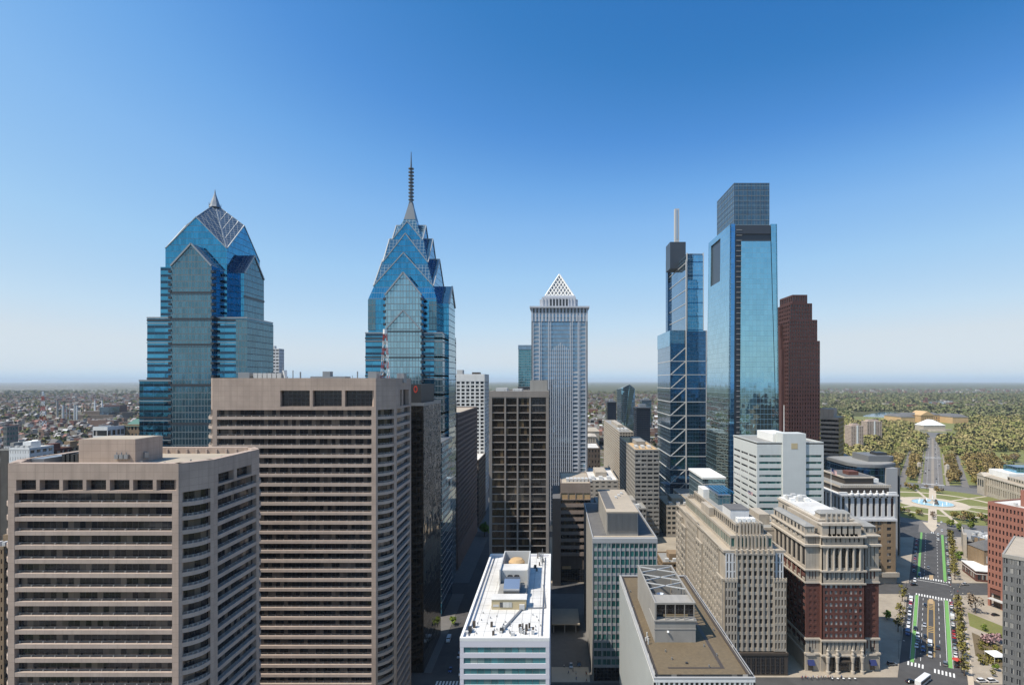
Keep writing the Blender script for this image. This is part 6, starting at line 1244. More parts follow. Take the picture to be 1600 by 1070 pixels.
slabblock('brown_brick_house', 'brown brick building peeping out at the left edge beside the nearest beige tower', X(-30, 240), X(13, 240)-2, 240, 262, Z(858, 240), 'tan_brick', 15, 5, 6, 'win', 'grey_roof', 1.4, .5)
# ---------------------------------------------------------------- trees
def crown_mesh(name, mat, r, h, n, seed, leaf=.9, z0=2.2, clumps=9):
    rg = random.Random(seed); b = MB(); cl = []; nr = []
    for i in range(clumps):
        a = rg.random()*6.283; q = rg.random()**.5*r*.72; z = z0+h*(.2+.65*rg.random()); cl.append((q*math.cos(a), q*math.sin(a), z, r*(.28+.25*rg.random())))
    for i in range(n):
        c = rg.choice(cl); v = Vector((rg.gauss(0, 1), rg.gauss(0, 1), rg.gauss(0, .8))).normalized()*c[3]*(.55+.5*rg.random()); p = Vector(c[:3])+v
        t = Vector((rg.gauss(0, 1), rg.gauss(0, 1), rg.gauss(0, 1))).normalized(); u = t.cross(Vector((rg.gauss(0, 1), rg.gauss(0, 1), rg.gauss(0, 1)))).normalized(); s = leaf*(.5+.7*rg.random())
        b.face(tuple(p-t*s-u*s*.6), tuple(p+t*s-u*s*.6), tuple(p+t*s*.8+u*s*.7), tuple(p-t*s*.7+u*s*.6))
        for q in range(4): nr.append(tuple((v.normalized()*.7+Vector((-.15, -.1, .85))+Vector(c[:3]).normalized()*.2)))
    me = b.mesh(name, M[mat]); at = me.attributes.new('nrm', 'FLOAT_VECTOR', 'POINT'); at.data.foreach_set('vector', np.array(nr, dtype=np.float32).ravel()); return me
def trunk_mesh(r, h, seed, z0=2.2):
    rg = random.Random(seed); b = MB(); b.tube((0, 0, -.1), (.1, 0, z0+h*.3), .22+r*.02, .14, 7)
    for i in range(6):
        a = i*1.05+rg.random(); b.tube((.08, 0, z0+h*(.02+.05*i)), (math.cos(a)*r*.6, math.sin(a)*r*.6, z0+h*(.45+.07*i)), .11, .03, 5)
    return b.mesh('trunk', M['bark'])
TV = {}
for kind, mat, r, h, n, lf, z0 in (('street', 'leaf_olive', 2.6, 5.0, 120, .40, 2.4), ('street_green', 'leaf_olive', 2.7, 5.2, 170, .45, 2.2), ('park_tan', 'leaf_tan', 7.0, 11.5, 480, .95, 3), ('park_green', 'leaf_green', 5.5, 8.0, 460, .8, 2.4), ('park_olive', 'leaf_olive', 6.5, 10.5, 480, .9, 2.8), ('bright', 'leaf_bright', 3.2, 5.2, 420, .5, 1.8), ('bare', 'leaf_bare', 5.2, 9.5, 260, .55, 2.6), ('pink', 'leaf_pink', 3.2, 3.6, 360, .42, 1.2), ('shrub', 'leaf_olive', 1.7, 1.5, 150, .32, .05)):
    TV[kind] = [(crown_mesh('crown', mat, r, h, n, 11+7*k+len(kind), lf, z0), trunk_mesh(r, h, 5+k, z0)) for k in range(3)]
trg = random.Random(21)
def tree(kind, x, y, z, label, group=None, sc=1.0, name='tree', cat='tree'):
    t = thing(name, label, cat, (x, y, z), group, trg.random()*6.28); s = sc*trg.uniform(.85, 1.15); t.scale = (s, s, s*trg.uniform(.9, 1.12))
    cm, tm = trg.choice(TV[kind])
    for n_, me in (('crown', cm), ('trunk', tm)):
        o = bpy.data.objects.new(n_, me); COL.objects.link(o); o.parent = t
    return t
GR = SL
for i, s in enumerate(range(318, 420, 7)): tree('street' if i % 3 else 'street_green', *ST(s+trg.uniform(-1, 1), 12.0+trg.uniform(-.3, .3))[:2], GR, 'young street tree with thin spring leaves along the right kerb of the near parkway', 'young trees along the right parkway kerb')
for i, s in enumerate(range(466, 596, 8)): tree('street_green' if i % 2 else 'street', *ST(s, 12.6)[:2], GR, 'street tree in the row along the right kerb beyond the first cross street', 'street trees beyond the cross street')
for i, s in enumerate((352, 361, 370, 379, 402, 411)): tree('street', *ST(s, -15.4)[:2], GR, 'thin tan street tree on the left pavement of the near parkway', 'street trees on the left parkway pavement')
def gx(xx, yy, z=0): Y = (CAMZ-z)*861/(yy-595); return ((xx-865)/861*Y, Y)
for kind, xx, yy, sc, lbl, nm_ in (('bright', 1386, 968, .8, 'single bright green tree on the shaded plaza by the brick hotel', 'tree'), ('bright', 757, 838, 1.5, 'bright green tree at the far end of the left street', 'tree'), ('bright', 709, 976, .7, 'small bright green street tree at the foot of the needle spire tower', 'tree'),
    ('bare', 1524, 958, .95, 'thin bare tree standing over the garden lawn', 'tree'), ('pink', 1545, 1007, 1.15, 'pink blossoming tree in the flower garden, left one', 'blossom_tree'), ('pink', 1556, 1003, 1.0, 'pink blossoming tree in the flower garden, right one', 'blossom_tree'),
    ('bright', 1537, 985, .5, 'small green shrub at the top of the flower garden', 'shrub'), ('street_green', 1532, 1038, .7, 'round olive shrub below the flower garden', 'shrub'), ('street_green', 1551, 1056, .55, 'low shrub in the planter near the white tent', 'shrub'), ('bright', 1557, 1048, .45, 'pale green shrub beside the white tent', 'shrub'),
    ('park_green', 1484, 822, .7, 'green tree at the right mouth of the circle', 'tree'), ('park_green', 1500, 830, .75, 'large green tree in front of the stone institute', 'tree'), ('park_olive', 1515, 815, .6, 'olive tree behind the stone institute', 'tree'), ('bright', 1497, 875, .9, 'dark green tree left of the stone institute', 'tree'), ('park_green', 1517, 826, .6, 'green tree at the left corner of the stone institute roof', 'tree')):
    x, y = gx(xx, yy); tree(kind, x, y, GR, lbl, None, sc, nm_, 'shrub' if nm_ == 'shrub' else 'tree')
for i in range(26):
    s = trg.uniform(337, 366); u = trg.uniform(18, 30); x, y, _ = ST(s-(u-17)*.75, u); tree('shrub', x, y, GZ, 'low garden shrub in the planted bed right of the parkway', 'garden shrubs', trg.uniform(.6, 1.1), 'shrub', 'shrub')
# trees round the circle and down the far parkway
cand = []
for i in range(60):
    a = trg.random()*6.283; r = trg.uniform(70, 92); cand.append((CX+r*math.cos(a), CY+r*math.sin(a), trg.choice(('park_olive', 'park_green', 'bare', 'bare', 'park_tan')), .55, 'spring tree on the lawns of the fountain circle', 'trees on the fountain circle'))
for t0, g_ in ((21, 1), (27, 1), (-20, 1), (-26, 1), (47, 1), (54, 1), (63, 1), (72, 1), (84, 1), (-45, 1), (-52, 1), (-62, 1)):
    s = 905 if abs(t0) < 40 else 895
    while s < 1640:
        cand.append((*ST(s+trg.uniform(-3, 3), t0+trg.uniform(-2, 2))[:2], 'park_tan' if trg.random() < .8 else 'park_olive', .8 if abs(t0) < 40 else .95, 'tan budding tree in the long rows beside the far parkway', 'trees in rows along the far parkway')); s += trg.uniform(14, 20) if abs(t0) < 40 else trg.uniform(19, 27)
for i in range(70): cand.append((*ST(trg.uniform(850, 1300), trg.choice((trg.uniform(-170, -60), trg.uniform(95, 190))))[:2], trg.choice(('park_tan', 'park_olive', 'park_green', 'bare')), trg.uniform(.8, 1.2), 'park tree in the groves beside the far parkway', 'park trees'))
cand = [c for c in cand if c[1] > 300 and not (485 < c[0] < 600 and 540 < c[1] < 690)]
cand.sort(key=lambda c: c[1]); 
for x, y, k, sc, lbl, g_ in cand[:262]: tree(k, x, y, 0, lbl, g_, sc)
# the rest of the woods, far off: one mass
def leafmass(name, pts, mat, per, leaf, seed):
    g = np.random.default_rng(seed); P = np.array(pts); n = len(P)*per; base = np.repeat(P, per, axis=0)
    d = g.normal(size=(n, 3)); d /= np.linalg.norm(d, axis=1)[:, None]; rad = base[:, 3:4]*(.65+.4*g.random((n, 1)))
    c = base[:, :3]+d*rad*np.array([1, 1, .75]); c[:, 2] += base[:, 3]*1.0
    t = g.normal(size=(n, 3)); t /= np.linalg.norm(t, axis=1)[:, None]; u = np.cross(t, g.normal(size=(n, 3))); u /= np.linalg.norm(u, axis=1)[:, None]
    s = base[:, 3:4]*leaf*(.6+.8*g.random((n, 1)))
    V = np.stack([c-t*s-u*s*.7, c+t*s-u*s*.7, c+t*s*.8+u*s*.7, c-t*s*.7+u*s*.6], 1).reshape(-1, 3)
    me = bpy.data.meshes.new(name); me.vertices.add(len(V)); me.vertices.foreach_set('co', V.ravel()); me.loops.add(n*4); me.loops.foreach_set('vertex_index', np.arange(n*4, dtype=np.int32))
    me.polygons.add(n); me.polygons.foreach_set('loop_start', np.arange(0, n*4, 4, dtype=np.int32)); me.update(calc_edges=True); me.materials.append(M[mat])
    tn = np.repeat(np.repeat(g.random(len(P)), per), 4).astype(np.float32); me.attributes.new('tone', 'FLOAT', 'POINT').data.foreach_set('value', tn)
    nn = np.repeat(d*.7+np.array([-.15, -.1, .85]), 4, axis=0).astype(np.float32); me.attributes.new('nrm', 'FLOAT_VECTOR', 'POINT').data.foreach_set('vector', nn.ravel())
    o = bpy.data.objects.new(name, me); COL.objects.link(o); return o
foliage('wood_a', (.15, .185, .07), (.28, .25, .14)); foliage('wood_tan', (.23, .25, .075), (.44, .36, .17)); foliage('wood_b', (.11, .14, .04), (.22, .19, .08))
g = np.random.default_rng(4); pts = [(*c[:2], 0, 5.5) for c in cand[262:]]
riv = lambda x, y: (1000 < x < 1560 and 1500+.9*(x-1000) < y < 2560) and abs((y-1790)-1.42*(x-960)) < 190
def okay(x, y):
    s, t = x*AX+y*AY, x*AY-y*AX
    if s < 850 or (s < 1800 and abs(t) < 14): return False
    if s < 1240 and -190 < t < 190 and (abs(t) < 90): return False
    if 2010 < s < 2265 and abs(t-5) < 112: return False
    if 1600 < s < 2085 and abs(t-5) < 48: return False
    px_ = 865+861*x/y; py_ = 595+861*136/y
    if 1330 < px_ < 1416 and 643 < py_ < 662 and not (py_ > 655 and px_ > 1400): return False
    if 1438 < px_ < 1492 and 626 < py_ < 634: return False
    if 1522 < px_ and py_ > 706: return False
    return True
while len(pts) < 9000:
    y = 600+4800*g.random()**1.25; x = y*(.47+.48*g.random())
    if okay(x, y): pts.append((x, y, 0, g.uniform(4.5, 9)*(1+y/9000)))
tag(leafmass('park_groves', [p for p in pts if p[1] < 1950], 'wood_tan', 90, .21, 1), kind='stuff')
tag(leafmass('distant_woods', [p for p in pts if p[1] >= 1950], 'wood_a', 26, .36, 1), kind='stuff')
pts = []
while len(pts) < 5200:
    y = 700+6500*g.random()**1.2; x = y*(-1.15+1.65*g.random())
    dens = .5+.5*math.sin(x*.004+1.3)*math.sin(y*.003)
    if g.random() < dens and not (-330 < x < 180 and y < 1200) and y > 900-.2*x: pts.append((x, y, 0, g.uniform(4, 8)*(1+y/7000)))
tag(leafmass('town_trees', pts, 'wood_b', 20, .36, 2), kind='stuff')
# ---------------------------------------------------------------- houses of the districts beyond
def housemat():
    t = NT('house'); oi = t.n('ObjectInfo'); ge = t.n('NewGeometry'); n = t.n('SeparateXYZ', {0: ge.outputs['Normal']})
    rnd = t.math('FRACT', t.math('ADD', oi.outputs['Random'], t.math('MULTIPLY', ge.outputs['Random Per Island'], .9973)))
    r2 = t.math('FRACT', t.math('MULTIPLY', rnd, 17.31))
    wall = t.n('ValToRGB', {0: rnd}); e = wall.color_ramp; e.interpolation = 'CONSTANT'
    for p, c in ((0, (.25, .10, .07)), (.25, (.36, .30, .24)), (.45, (.20, .12, .09)), (.6, (.5, .47, .42)), (.75, (.28, .16, .11)), (.9, (.3, .29, .28))):
        k = e.elements.new(p) if p else e.elements[0]; k.color = (*c, 1)
    roof = t.n('ValToRGB', {0: r2}); e = roof.color_ramp; e.interpolation = 'CONSTANT'
    for p, c in ((0, (.36, .35, .34)), (.22, (.17, .16, .16)), (.45, (.28, .26, .25)), (.66, (.60, .60, .59)), (.76, (.12, .11, .11)), (.88, (.27, .13, .10))):
        k = e.elements.new(p) if p else e.elements[0]; k.color = (*c, 1)
    uv = t.uv(); sx = t.n('SeparateXYZ', {0: uv}); wx = t.math('GREATER_THAN', t.math('FRACT', t.math('DIVIDE', sx.outputs[0], 2.6)), .55); wz = t.math('GREATER_THAN', t.math('FRACT', t.math('DIVIDE', sx.outputs[1], 3.2)), .5)
    wc = t.mix(t.math('MULTIPLY', wx, wz), wall.outputs[0], (.03, .033, .04))
    M['house'] = t.fin(t.mix(t.math('GREATER_THAN', n.outputs[2], .3), wc, roof.outputs[0]), .85)
housemat()
def house_geo(b, x, y, w_, d_, h, gable, cap=True):
    if gable:
        b.prism(rect(x, y, x+w_, y+d_), 0, h); b.hexa([(x, y, h), (x+w_, y, h), (x+w_, y+d_, h), (x, y+d_, h)], [(x, y+d_*.45, h+d_*.3), (x+w_, y+d_*.45, h+d_*.3), (x+w_, y+d_*.55, h+d_*.3), (x, y+d_*.55, h+d_*.3)])
    else:
        b.prism(rect(x, y, x+w_, y+d_), 0, h); b.box(x-.2, y-.2, h, x+w_+.2, y+.3, h+.8)
        if cap: b.box(x+w_*.3, y+d_*.4, h, x+w_*.6, y+d_*.8, h+2.4)
hr = random.Random(9); hs_ = []
for i in range(30000):
    y = 430+5200*hr.random()**1.5; x = y*(-1.12+1.66*hr.random()); p_ = 865+861*x/y
    if not (p_ < 235 or 700 < p_ < 762 or 916 < p_ < 1032 or 640 < p_ < 700): continue
    if y < 1150 and -300 < x < 210: continue
    if y < 620 and p_ > 0 and p_ > 140: continue
    if -1880 < x < -1540 and 1850 < y < 2120: continue
    gxx, gyy = round(x/11)*11, round(y/26)*26
    hs_.append((gyy, gxx, p_))
hs_ = sorted(set(hs_))
near = [h for h in hs_ if h[0] < 3000]
hr.shuffle(near); near = near[:1500]; near.sort()
hm_ = []
for k in range(6):
    b = MB(); house_geo(b, -4.5, -6, 9+2*(k % 2), 12+k, (8, 9.5, 11, 8.5, 13, 16)[k], k in (1, 3)); hm_.append(b.mesh('house', M['house']))
cnt = 0
for y, x, p_ in near[:240]:
    o = bpy.data.objects.new('rowhouse', hm_[hr.choice((0, 0, 1, 2, 3, 4, 5))]); COL.objects.link(o); o.location = (x, y, -.1); o.rotation_euler[2] = hr.choice((0, 0, math.pi/2))
    side = 'low city house among the rooftops left of the blue helm tower' if p_ < 300 else 'low city house among the rooftops right of the pyramid topped tower' if p_ > 850 else 'low city house far down the left street'
    tag(o, side, 'house', 'houses of the outer districts')
b = MB()
for y, x, p_ in near[240:]: house_geo(b, x, y, hr.uniform(7, 13), hr.uniform(9, 18), hr.choice((7, 8, 9, 10, 11, 14)), hr.random() < .3, False)
for i in range(60): x = hr.uniform(-1.1, .2); y = hr.uniform(1100, 3200); house_geo(b, x*y, y, hr.uniform(25, 90), hr.uniform(18, 45), hr.choice((8, 10, 12, 18)), False)
far = [h for h in hs_ if h[0] >= 3000]; hr.shuffle(far)
for y, x, p_ in far[:2600]: house_geo(b, x, y, hr.uniform(9, 30), hr.uniform(10, 20), hr.choice((7, 8, 9, 12, 16)), False, False)
for i in range(420):
    y = hr.uniform(2600, 9000); x = y*hr.uniform(.46, .9); house_geo(b, x, y, hr.uniform(8, 46), hr.uniform(10, 22), hr.choice((9, 12, 14, 22)), False, False)
for i in range(420):      # the rest of the city behind the viewing deck, seen only in the glass
    x, y = hr.uniform(-1500, 1500), -hr.uniform(140, 2600); house_geo(b, x, y-60, hr.uniform(18, 50), hr.uniform(18, 45), hr.choice((14, 18, 25, 30, 40, 60, 90)), False)
tag(b.build('far_city_houses', M['house']), kind='stuff')
# ---------------------------------------------------------------- cars
def paintmat():
    t = NT('car_paint'); oi = t.n('ObjectInfo'); M['car_paint'] = t.fin(oi.outputs['Color'], .3, 0.0, **{'Coat Weight': .6, 'Coat Roughness': .08})
paintmat(); plain('car_glass', (.012, .014, .016), .06); plain('tyre', (.015, .015, .016), .8); plain('lamp', (.7, .7, .68), .2); plain('tail_lamp', (.4, .02, .02), .3)
def loft(b, secs):   # cross-sections along y
    rings = [[(x, y, z) for x, z in s] for y, s in secs]
    n0 = len(b.v)
    for r in rings: b.v.extend(r)
    k = len(rings[0])
    for i in range(len(rings)-1):
        for j in range(k): a, c = n0+i*k+j, n0+i*k+(j+1) % k; b.f.append((a, c, c+k, a+k))
    b.f.append(tuple(n0+j for j in range(k-1, -1, -1))); b.f.append(tuple(n0+(len(rings)-1)*k+j for j in range(k)))
def car_meshes(L, W, H, kind):
    hw = W/2; body = MB(); gl = MB(); bz = .35 if kind != 'bus' else .4; bel = H*.58 if kind != 'bus' else H*.42
    S = lambda w_, zt: [(-w_*.97, bz), (w_*.97, bz), (w_, zt*.55+bz*.45), (w_*.95, zt), (-w_*.95, zt), (-w_, zt*.55+bz*.45)]
    e = L/2
    if kind == 'van': loft(body, [(-e, S(hw*.94, bel*.8)), (-e+.7, S(hw, bel)), (-e+1.5, S(hw, H*.97)), (e-.2, S(hw, H)), (e, S(hw*.96, H*.95))])
    elif kind == 'bus': loft(body, [(-e, S(hw*.97, H*.94)), (-e+.3, S(hw, H)), (e-.3, S(hw, H)), (e, S(hw*.97, H*.95))])
    else: loft(body, [(-e, S(hw*.86, bel*.72)), (-e+.25, S(hw*.96, bel*.86)), (-e+L*.25, S(hw, bel)), (e-L*.15, S(hw, bel*1.02)), (e-.1, S(hw*.95, bel*.95)), (e, S(hw*.88, bel*.75))])
    c = lambda w_, z0, w1, z1: [(-w_, z0), (w_, z0), (w1, z1), (-w1, z1)]
    if kind in ('car', 'suv'):
        y0 = -e+L*.24; y1 = e-(L*.12 if kind == 'car' else .12)
        loft(gl, [(y0, c(hw*.9, bel-.02, hw*.88, bel+.01)), (y0+L*.17, c(hw*.92, bel-.02, hw*.74, H-.03)), (y1-L*.12 if kind == 'car' else y1-.3, c(hw*.92, bel-.02, hw*.74, H-.03)), (y1, c(hw*.9, bel-.02, hw*.84, bel+.02))])
        body.box(-hw*.7, y0+L*.18, H-.05, hw*.7, (y1-L*.13 if kind == 'car' else y1-.35), H)
    elif kind == 'van': gl.box(-hw*.86, -e+.95, bel+.05, hw*.86, -e+1.35, H*.9); gl.box(-hw*1.005, -e+1.5, bel+.15, hw*1.005, -e+2.4, H*.86)
    else: gl.box(-hw*1.004, -e+.5, H*.45, hw*1.004, e-.5, H*.82); gl.box(-hw*.9, -e-.02, H*.42, hw*.9, -e+.2, H*.85)
    wh = MB(); wr = .33 if kind != 'bus' else .45; wh.tube((-.11, 0, 0), (.11, 0, 0), wr, wr, 12)
    hl = MB(); hl.box(-.16, -.05, -.07, .16, .05, .07)
    return dict(body=body.mesh('body', M['car_paint']), win=gl.mesh('windows', M['car_glass']), wheel=wh.mesh('wheel', M['tyre']), lamp=hl.mesh('headlight', M['lamp']), tail=hl.mesh('tail_light', M['tail_lamp']), L=L, W=W, wr=wr, bel=bel)
CM = {'car': car_meshes(4.5, 1.8, 1.42, 'car'), 'suv': car_meshes(4.7, 1.9, 1.72, 'suv'), 'van': car_meshes(5.4, 2.0, 2.3, 'van'), 'bus': car_meshes(11.0, 2.55, 3.0, 'bus')}
COLR = dict(white=(.75, .75, .74), silver=(.42, .43, .45), grey=(.16, .165, .17), black=(.015, .015, .017), red=(.42, .02, .02), blue=(.03, .07, .2))
used = {}
def car(x, y, ang, kind, colr, label, z=.02, group='cars in the streets'):
    m = CM[kind]; nm_ = {'car': 'car', 'suv': 'car', 'van': 'van', 'bus': 'bus'}[kind]
    t = thing(nm_, label, nm_, (x, y, z), group, ang)
    def add(n_, me, p, rot=0):
        o = bpy.data.objects.new(n_, me); COL.objects.link(o); o.parent = t; o.location = p; o.color = (*COLR[colr], 1); return o
    add('body', m['body'], (0, 0, 0)); add('windows', m['win'], (0, 0, 0))
    for sx_ in (-1, 1):
        for sy_ in (-1, 1): add('wheel', m['wheel'], (sx_*(m['W']/2-.12), sy_*m['L']*.31, m['wr']))
        add('headlight', m['lamp'], (sx_*m['W']*.32, -m['L']/2+.02, m['bel']*.68)); add('tail_light', m['tail'], (sx_*m['W']*.36, m['L']/2-.02, m['bel']*.75))
    return t
AW = math.atan2(-AX, AY)      # heading straight away along the parkway: local -y is the front
crg = random.Random(31); word = ['first', 'second', 'third', 'fourth', 'fifth', 'sixth', 'seventh', 'eighth', 'ninth', 'tenth', 'eleventh', 'twelfth', 'thirteenth', 'fourteenth', 'fifteenth', 'sixteenth']
rowR = ['black', 'white', 'white', 'silver', 'grey', 'black', 'red', 'red', 'black', 'white', 'grey', 'white', 'silver', 'black', 'white', 'red']
for i, c in enumerate(rowR): car(*ST(326+i*5.9, 9.4)[:2], AW+math.pi, crg.choice(('car', 'suv', 'car')) if i != 11 else 'van', c, '%s vehicle parked along the right kerb, %s from the near crosswalk' % (c, word[i]))
rowL = ['blue', 'white', 'white', 'silver', 'grey', 'white', 'black', 'white', 'red', 'white']
for i, c in enumerate(rowL): car(*ST(352+i*6.1, -11.0)[:2], AW, 'van' if i in (0, 9) else crg.choice(('car', 'suv')), c, '%s vehicle parked along the left kerb, %s from the shaded end' % (c, word[i]))
for zx, zy, k, c, lb_, d_ in ((400, 575, 'car', 'silver', 'silver car in the middle of the left lanes, alone', 0), (342, 662, 'suv', 'white', 'white car beside the left bike lane, front of its queue', 0), (342, 705, 'car', 'grey', 'grey car second in the queue by the left bike lane', 0), (332, 748, 'car', 'white', 'white car last in the queue by the left bike lane', 0), (322, 603, 'car', 'black', 'black car overlapping the left bike lane', 0), (404, 672, 'car', 'black', 'black car in the inner left lane', 0), (405, 408, 'car', 'black', 'black car near the far crosswalk in the left lanes', 0), (388, 778, 'suv', 'blue', 'blue car at the edge of the shadow in the left lanes', 0), (444, 738, 'van', 'white', 'white van in the yellow turning lane', 0), (446, 828, 'suv', 'silver', 'silver blue car behind the white van in the turning lane', 0), (510, 762, 'car', 'black', 'black car driving away in the right lanes', 1), (572, 898, 'suv', 'grey', 'dark car in the shadow by the right crosswalk', 1), (318, 200, 'suv', 'white', 'white car waiting on the cross street, left', 0), (358, 152, 'suv', 'blue', 'blue car beyond the cross street in the shadow', 0), (312, 236, 'car', 'black', 'black car turning out of the cross street', 2), (430, 95, 'car', 'grey', 'dark grey car in the far shaded roadway', 0), (320, 22, 'car', 'red', 'red car in the far shaded roadway', 0), (385, 1055, 'bus', 'white', 'white bus at the bottom edge by the crossing', 3), (285, 1048, 'car', 'black', 'black car at the bottom crossing left of the bus', 2), (128, 903, 'suv', 'grey', 'grey car in the shaded side street by the brick hotel', 2), (880, 1045, 'suv', 'white', 'white car parked on the pavement corner, left of its twin', 2), (965, 1045, 'suv', 'white', 'white car parked on the pavement corner, right of its twin', 2), (740, 232, 'car', 'silver', 'silver car on the sunlit cross street by the low annex', 2), (990, 490, 'car', 'black', 'black car beside the red brown brick block', 2)):
    x, y = gx(1370+zx/5.348, 870+zy/5.348); car(x, y, AW+(0 if d_ == 0 else math.pi if d_ == 1 else math.pi/2-AW+.1 if d_ == 2 else 2.2-AW), k, c, lb_, .04 if d_ != 2 else .16)
for i in range(13): car(*ST(466+i*9.5, 9.6)[:2], AW+math.pi, crg.choice(('car', 'suv')), c := crg.choice(('white', 'silver', 'black', 'grey', 'white')), '%s car parked along the right kerb beyond the cross street, %s along' % (c, word[i]))
for i in range(8): car(*ST(470+i*13, -11)[:2], AW, 'car', c := crg.choice(('red', 'black', 'grey', 'red', 'blue')), '%s car in the shade along the left kerb beyond the cross street, %s along' % (c, word[i]))
for i in range(5): car(*ST(575+i*18, crg.choice((-5, 4, 7)))[:2], AW, 'car', c := crg.choice(('black', 'white', 'grey')), '%s car heading round the fork before the fountain, %s along' % (c, word[i]))
for i in range(34):
    s = 868+i*21; car(*ST(s+crg.uniform(-6, 6), crg.choice((-8.5, -4.5, 4.5, 9)))[:2], AW+crg.choice((0, math.pi)), 'car', c := crg.choice(('black', 'white', 'grey', 'silver')), '%s car on the long far roadway up to the museum' % c, .07, 'cars on the far parkway %s' % c)
for i, (x, y, k, c, lb_) in enumerate(((-46.5, 272, 'suv', 'silver', 'silver car on the shaded left street, middle of three'), (-43, 256, 'suv', 'white', 'white car at the crosswalk on the left street'), (-48.5, 259, 'car', 'blue', 'blue car at the crosswalk on the left street'), (-55, 289, 'van', 'white', 'white van by the kerb of the left street'), (-46, 400, 'car', 'white', 'white car far down the left street, nearer one'), (-46, 440, 'suv', 'white', 'white car far down the left street, farther one'), (-42, 382, 'car', 'black', 'black car far down the left street'), (8.3, 262.5, 'car', 'silver', 'silver car on the dark lane left of the green glazed slab'), (12.2, 264, 'car', 'black', 'black car beside the silver one on the dark lane'))): car(x, y, 0, k, c, lb_, .16 if x > 0 else .02)
# ---------------------------------------------------------------- street furniture and people
def lamp_post(x, y, ang, label, h=9):
    t = thing('street_lamp', label, 'street lamp', (x, y, GR), 'street lamps along the parkway', ang); m = MB(); m.tube((0, 0, 0), (0, 0, h), .11, .07); m.tube((0, 0, h), (1.9, 0, h+.5), .06, .05); o = bpy.data.objects.new('post', m.mesh('post', M['dark_metal'])); COL.objects.link(o); o.parent = t
    m = MB(); m.box(1.7, -.15, h+.38, 2.5, .15, h+.55); o = bpy.data.objects.new('lamp_head', m.mesh('lamp_head', M['light_grey'])); COL.objects.link(o); o.parent = t
for i in range(7): lamp_post(*ST(322+i*16, 11.2)[:2], math.pi-math.atan2(AX, AY), 'thin street lamp on the right kerb of the near parkway')
for i in range(5): lamp_post(*ST(318+i*24, -13.6)[:2], -math.atan2(AX, AY), 'thin street lamp on the left kerb of the near parkway')
tn_ = Bldg('white_tent', 'small white canopy tent beside the granite block in the garden', (*gx(1556, 1030), GZ), 'tent'); x, y = gx(1556, 1030)
for a in (-3, 3):
    for c in (-3, 3): tn_.p('pole%d%d' % (a+3, c+3), 'white_paint').tube((x+a, y+c, GZ), (x+a, y+c, 2.8), .08)
tn_.p('canopy', 'white_paint').frust(rect(x-3.3, y-3.3, x+3.3, y+3.3), 2.8, rect(x-.4, y-.4, x+.4, y+.4), 4.4); tn_.done()
rt = Bldg('red_umbrella', 'red cafe umbrella by the right crosswalk of the parkway', (*gx(1496, 1038), GR), 'umbrella'); x, y = gx(1496, 1038); rt.p('pole', 'metal').tube((x, y, GR), (x, y, 3), .06); rt.p('canopy', 'red_paint').lathe((x, y), [(2.3, 2.5), (1.2, 3.0), (0, 3.4)], 8); rt.done()
# people: skinned figures, a few poses shared between the walkers
def person_mesh(seed):
    rg = random.Random(seed); st = rg.uniform(.12, .3)
    J = dict(p=(0, 0, .95), c=(0, 0, 1.25), n=(0, 0, 1.46), h=(0, -.02, 1.62), t=(0, 0, 1.74), hl=(-.1, 0, .9), hr=(.1, 0, .9), kl=(-.1, -st, .5), kr=(.1, st*.7, .5), fl=(-.1, -st, .06), fr=(.1, st*1.4, .08), tl=(-.1, -st-.16, .04), tr=(.1, st*1.4-.15, .04), sl=(-.2, 0, 1.40), sr=(.2, 0, 1.40), el=(-.25, st*.4, 1.13), er=(.25, -st*.4, 1.13), wl=(-.25, st*.3-.1, .88), wr=(.25, -st*.6-.1, .9), dl=(-.25, st*.3-.14, .8), dr=(.25, -st*.6-.14, .82))
    RD = dict(p=.15, c=.16, n=.065, h=.105, t=.07, hl=.1, hr=.1, kl=.065, kr=.065, fl=.05, fr=.05, tl=.04, tr=.04, sl=.075, sr=.075, el=.05, er=.05, wl=.035, wr=.035, dl=.035, dr=.035)
    E_ = [('p', 'c'), ('c', 'n'), ('n', 'h'), ('h', 't'), ('p', 'hl'), ('p', 'hr'), ('hl', 'kl'), ('hr', 'kr'), ('kl', 'fl'), ('kr', 'fr'), ('fl', 'tl'), ('fr', 'tr'), ('c', 'sl'), ('c', 'sr'), ('sl', 'el'), ('sr', 'er'), ('el', 'wl'), ('er', 'wr'), ('wl', 'dl'), ('wr', 'dr')]
    ks = list(J); me = bpy.data.meshes.new('person'); me.from_pydata([J[k] for k in ks], [(ks.index(a), ks.index(c)) for a, c in E_], []); me.update()
    o = bpy.data.objects.new('person_source', me); COL.objects.link(o); o.modifiers.new('skin', 'SKIN'); o.modifiers.new('sub', 'SUBSURF').levels = 1
    if not me.skin_vertices: me.skin_vertices.new()
    for k, sv in zip(ks, me.skin_vertices[0].data): sv.radius = (RD[k], RD[k]*.85); sv.use_root = k == 'p'
    dg = bpy.context.evaluated_depsgraph_get(); out = bpy.data.meshes.new_from_object(o.evaluated_get(dg)); bpy.data.objects.remove(o); out.name = 'person'
    return out
def clothmat():
    t = NT('person_cloth'); oi = t.n('ObjectInfo'); z = t.n('SeparateXYZ', {0: t.n('TexCoord').outputs['Object']}).outputs[2]
    c = t.mix(t.math('GREATER_THAN', z, .92), (.03, .035, .055), oi.outputs['Color']); c = t.mix(t.math('GREATER_THAN', z, 1.49), c, (.36, .22, .16)); c = t.mix(t.math('GREATER_THAN', z, 1.70), c, (.03, .02, .015)); M['person_cloth'] = t.fin(c, .8)
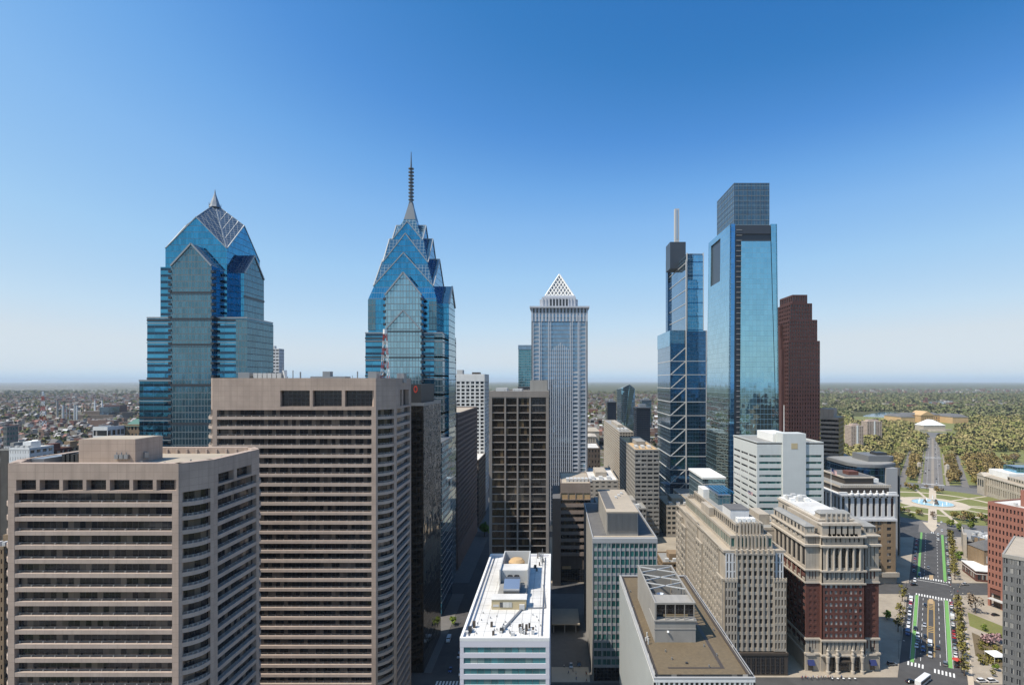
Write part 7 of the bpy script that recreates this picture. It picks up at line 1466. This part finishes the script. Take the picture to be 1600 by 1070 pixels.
clothmat(); PM = [person_mesh(i) for i in range(3)]
for m in PM: m.materials.clear(); m.materials.append(M['person_cloth'])
prg = random.Random(8)
def person(x, y, label, col, z=GR, g_='people walking in the streets'):
    o = bpy.data.objects.new('person', prg.choice(PM)); COL.objects.link(o); o.location = (x, y, z); o.rotation_euler[2] = prg.random()*6.28; o.color = (*col, 1); tag(o, label, 'person', g_)
pc = [(.6, .6, .58), (.04, .04, .05), (.35, .05, .04), (.08, .14, .3), (.4, .36, .28)]
for i in range(26):
    x, y = gx(1252+prg.random()*70, 1058.5+prg.random()*4); person(x, y, 'person at the pavement tables in front of the brick and limestone hotel', prg.choice(pc), GR, 'people outside the hotel')
for i in range(14): s, t__ = prg.uniform(318, 410), prg.uniform(13.2, 15.6); person(*ST(s, t__)[:2], 'person walking on the garden promenade right of the parkway', prg.choice(pc), GZ, 'people on the promenade')
for i in range(9): x, y = gx(prg.uniform(876, 925), prg.uniform(1040, 1066)); person(x, y, 'person crossing the sunlit plaza beside the green glazed slab', prg.choice(pc), GZ, 'people on the plaza')
for i in range(16): s, t__ = prg.uniform(424, 456), prg.uniform(8, 16); person(*ST(s, t__)[:2], 'person waiting at the cross street beside the parkway', prg.choice(pc), GR, 'people at the cross street')
for i in range(5): x, y = gx(1300+i*9, 1062); tb = Bldg('cafe_table', 'small cafe table on the pavement before the hotel', (x, y, GR), 'table', 'cafe tables before the hotel'); tb.p('leg', 'dark_metal').tube((x, y, GR), (x, y, .85), .05); tb.p('tabletop', 'white_paint').lathe((x, y), [(.5, .85), (.5, .9), (0, .9)], 12); tb.done()
# ---------------------------------------------------------------- the air
hz = MB(); hz.box(-82000, -82000, -2, 82000, 82000, 330)
t = NT('haze'); t.t.nodes.remove(t.b)
v = t.n('VolumePrincipled', {'Color': (.78, .90, 1.0, 1), 'Density': 3.0e-5, 'Anisotropy': 0.0}); t.t.links.new(v.outputs[0], t.out.inputs['Volume']); M['haze'] = t.m
tag(hz.build('haze', M['haze']), kind='stuff')
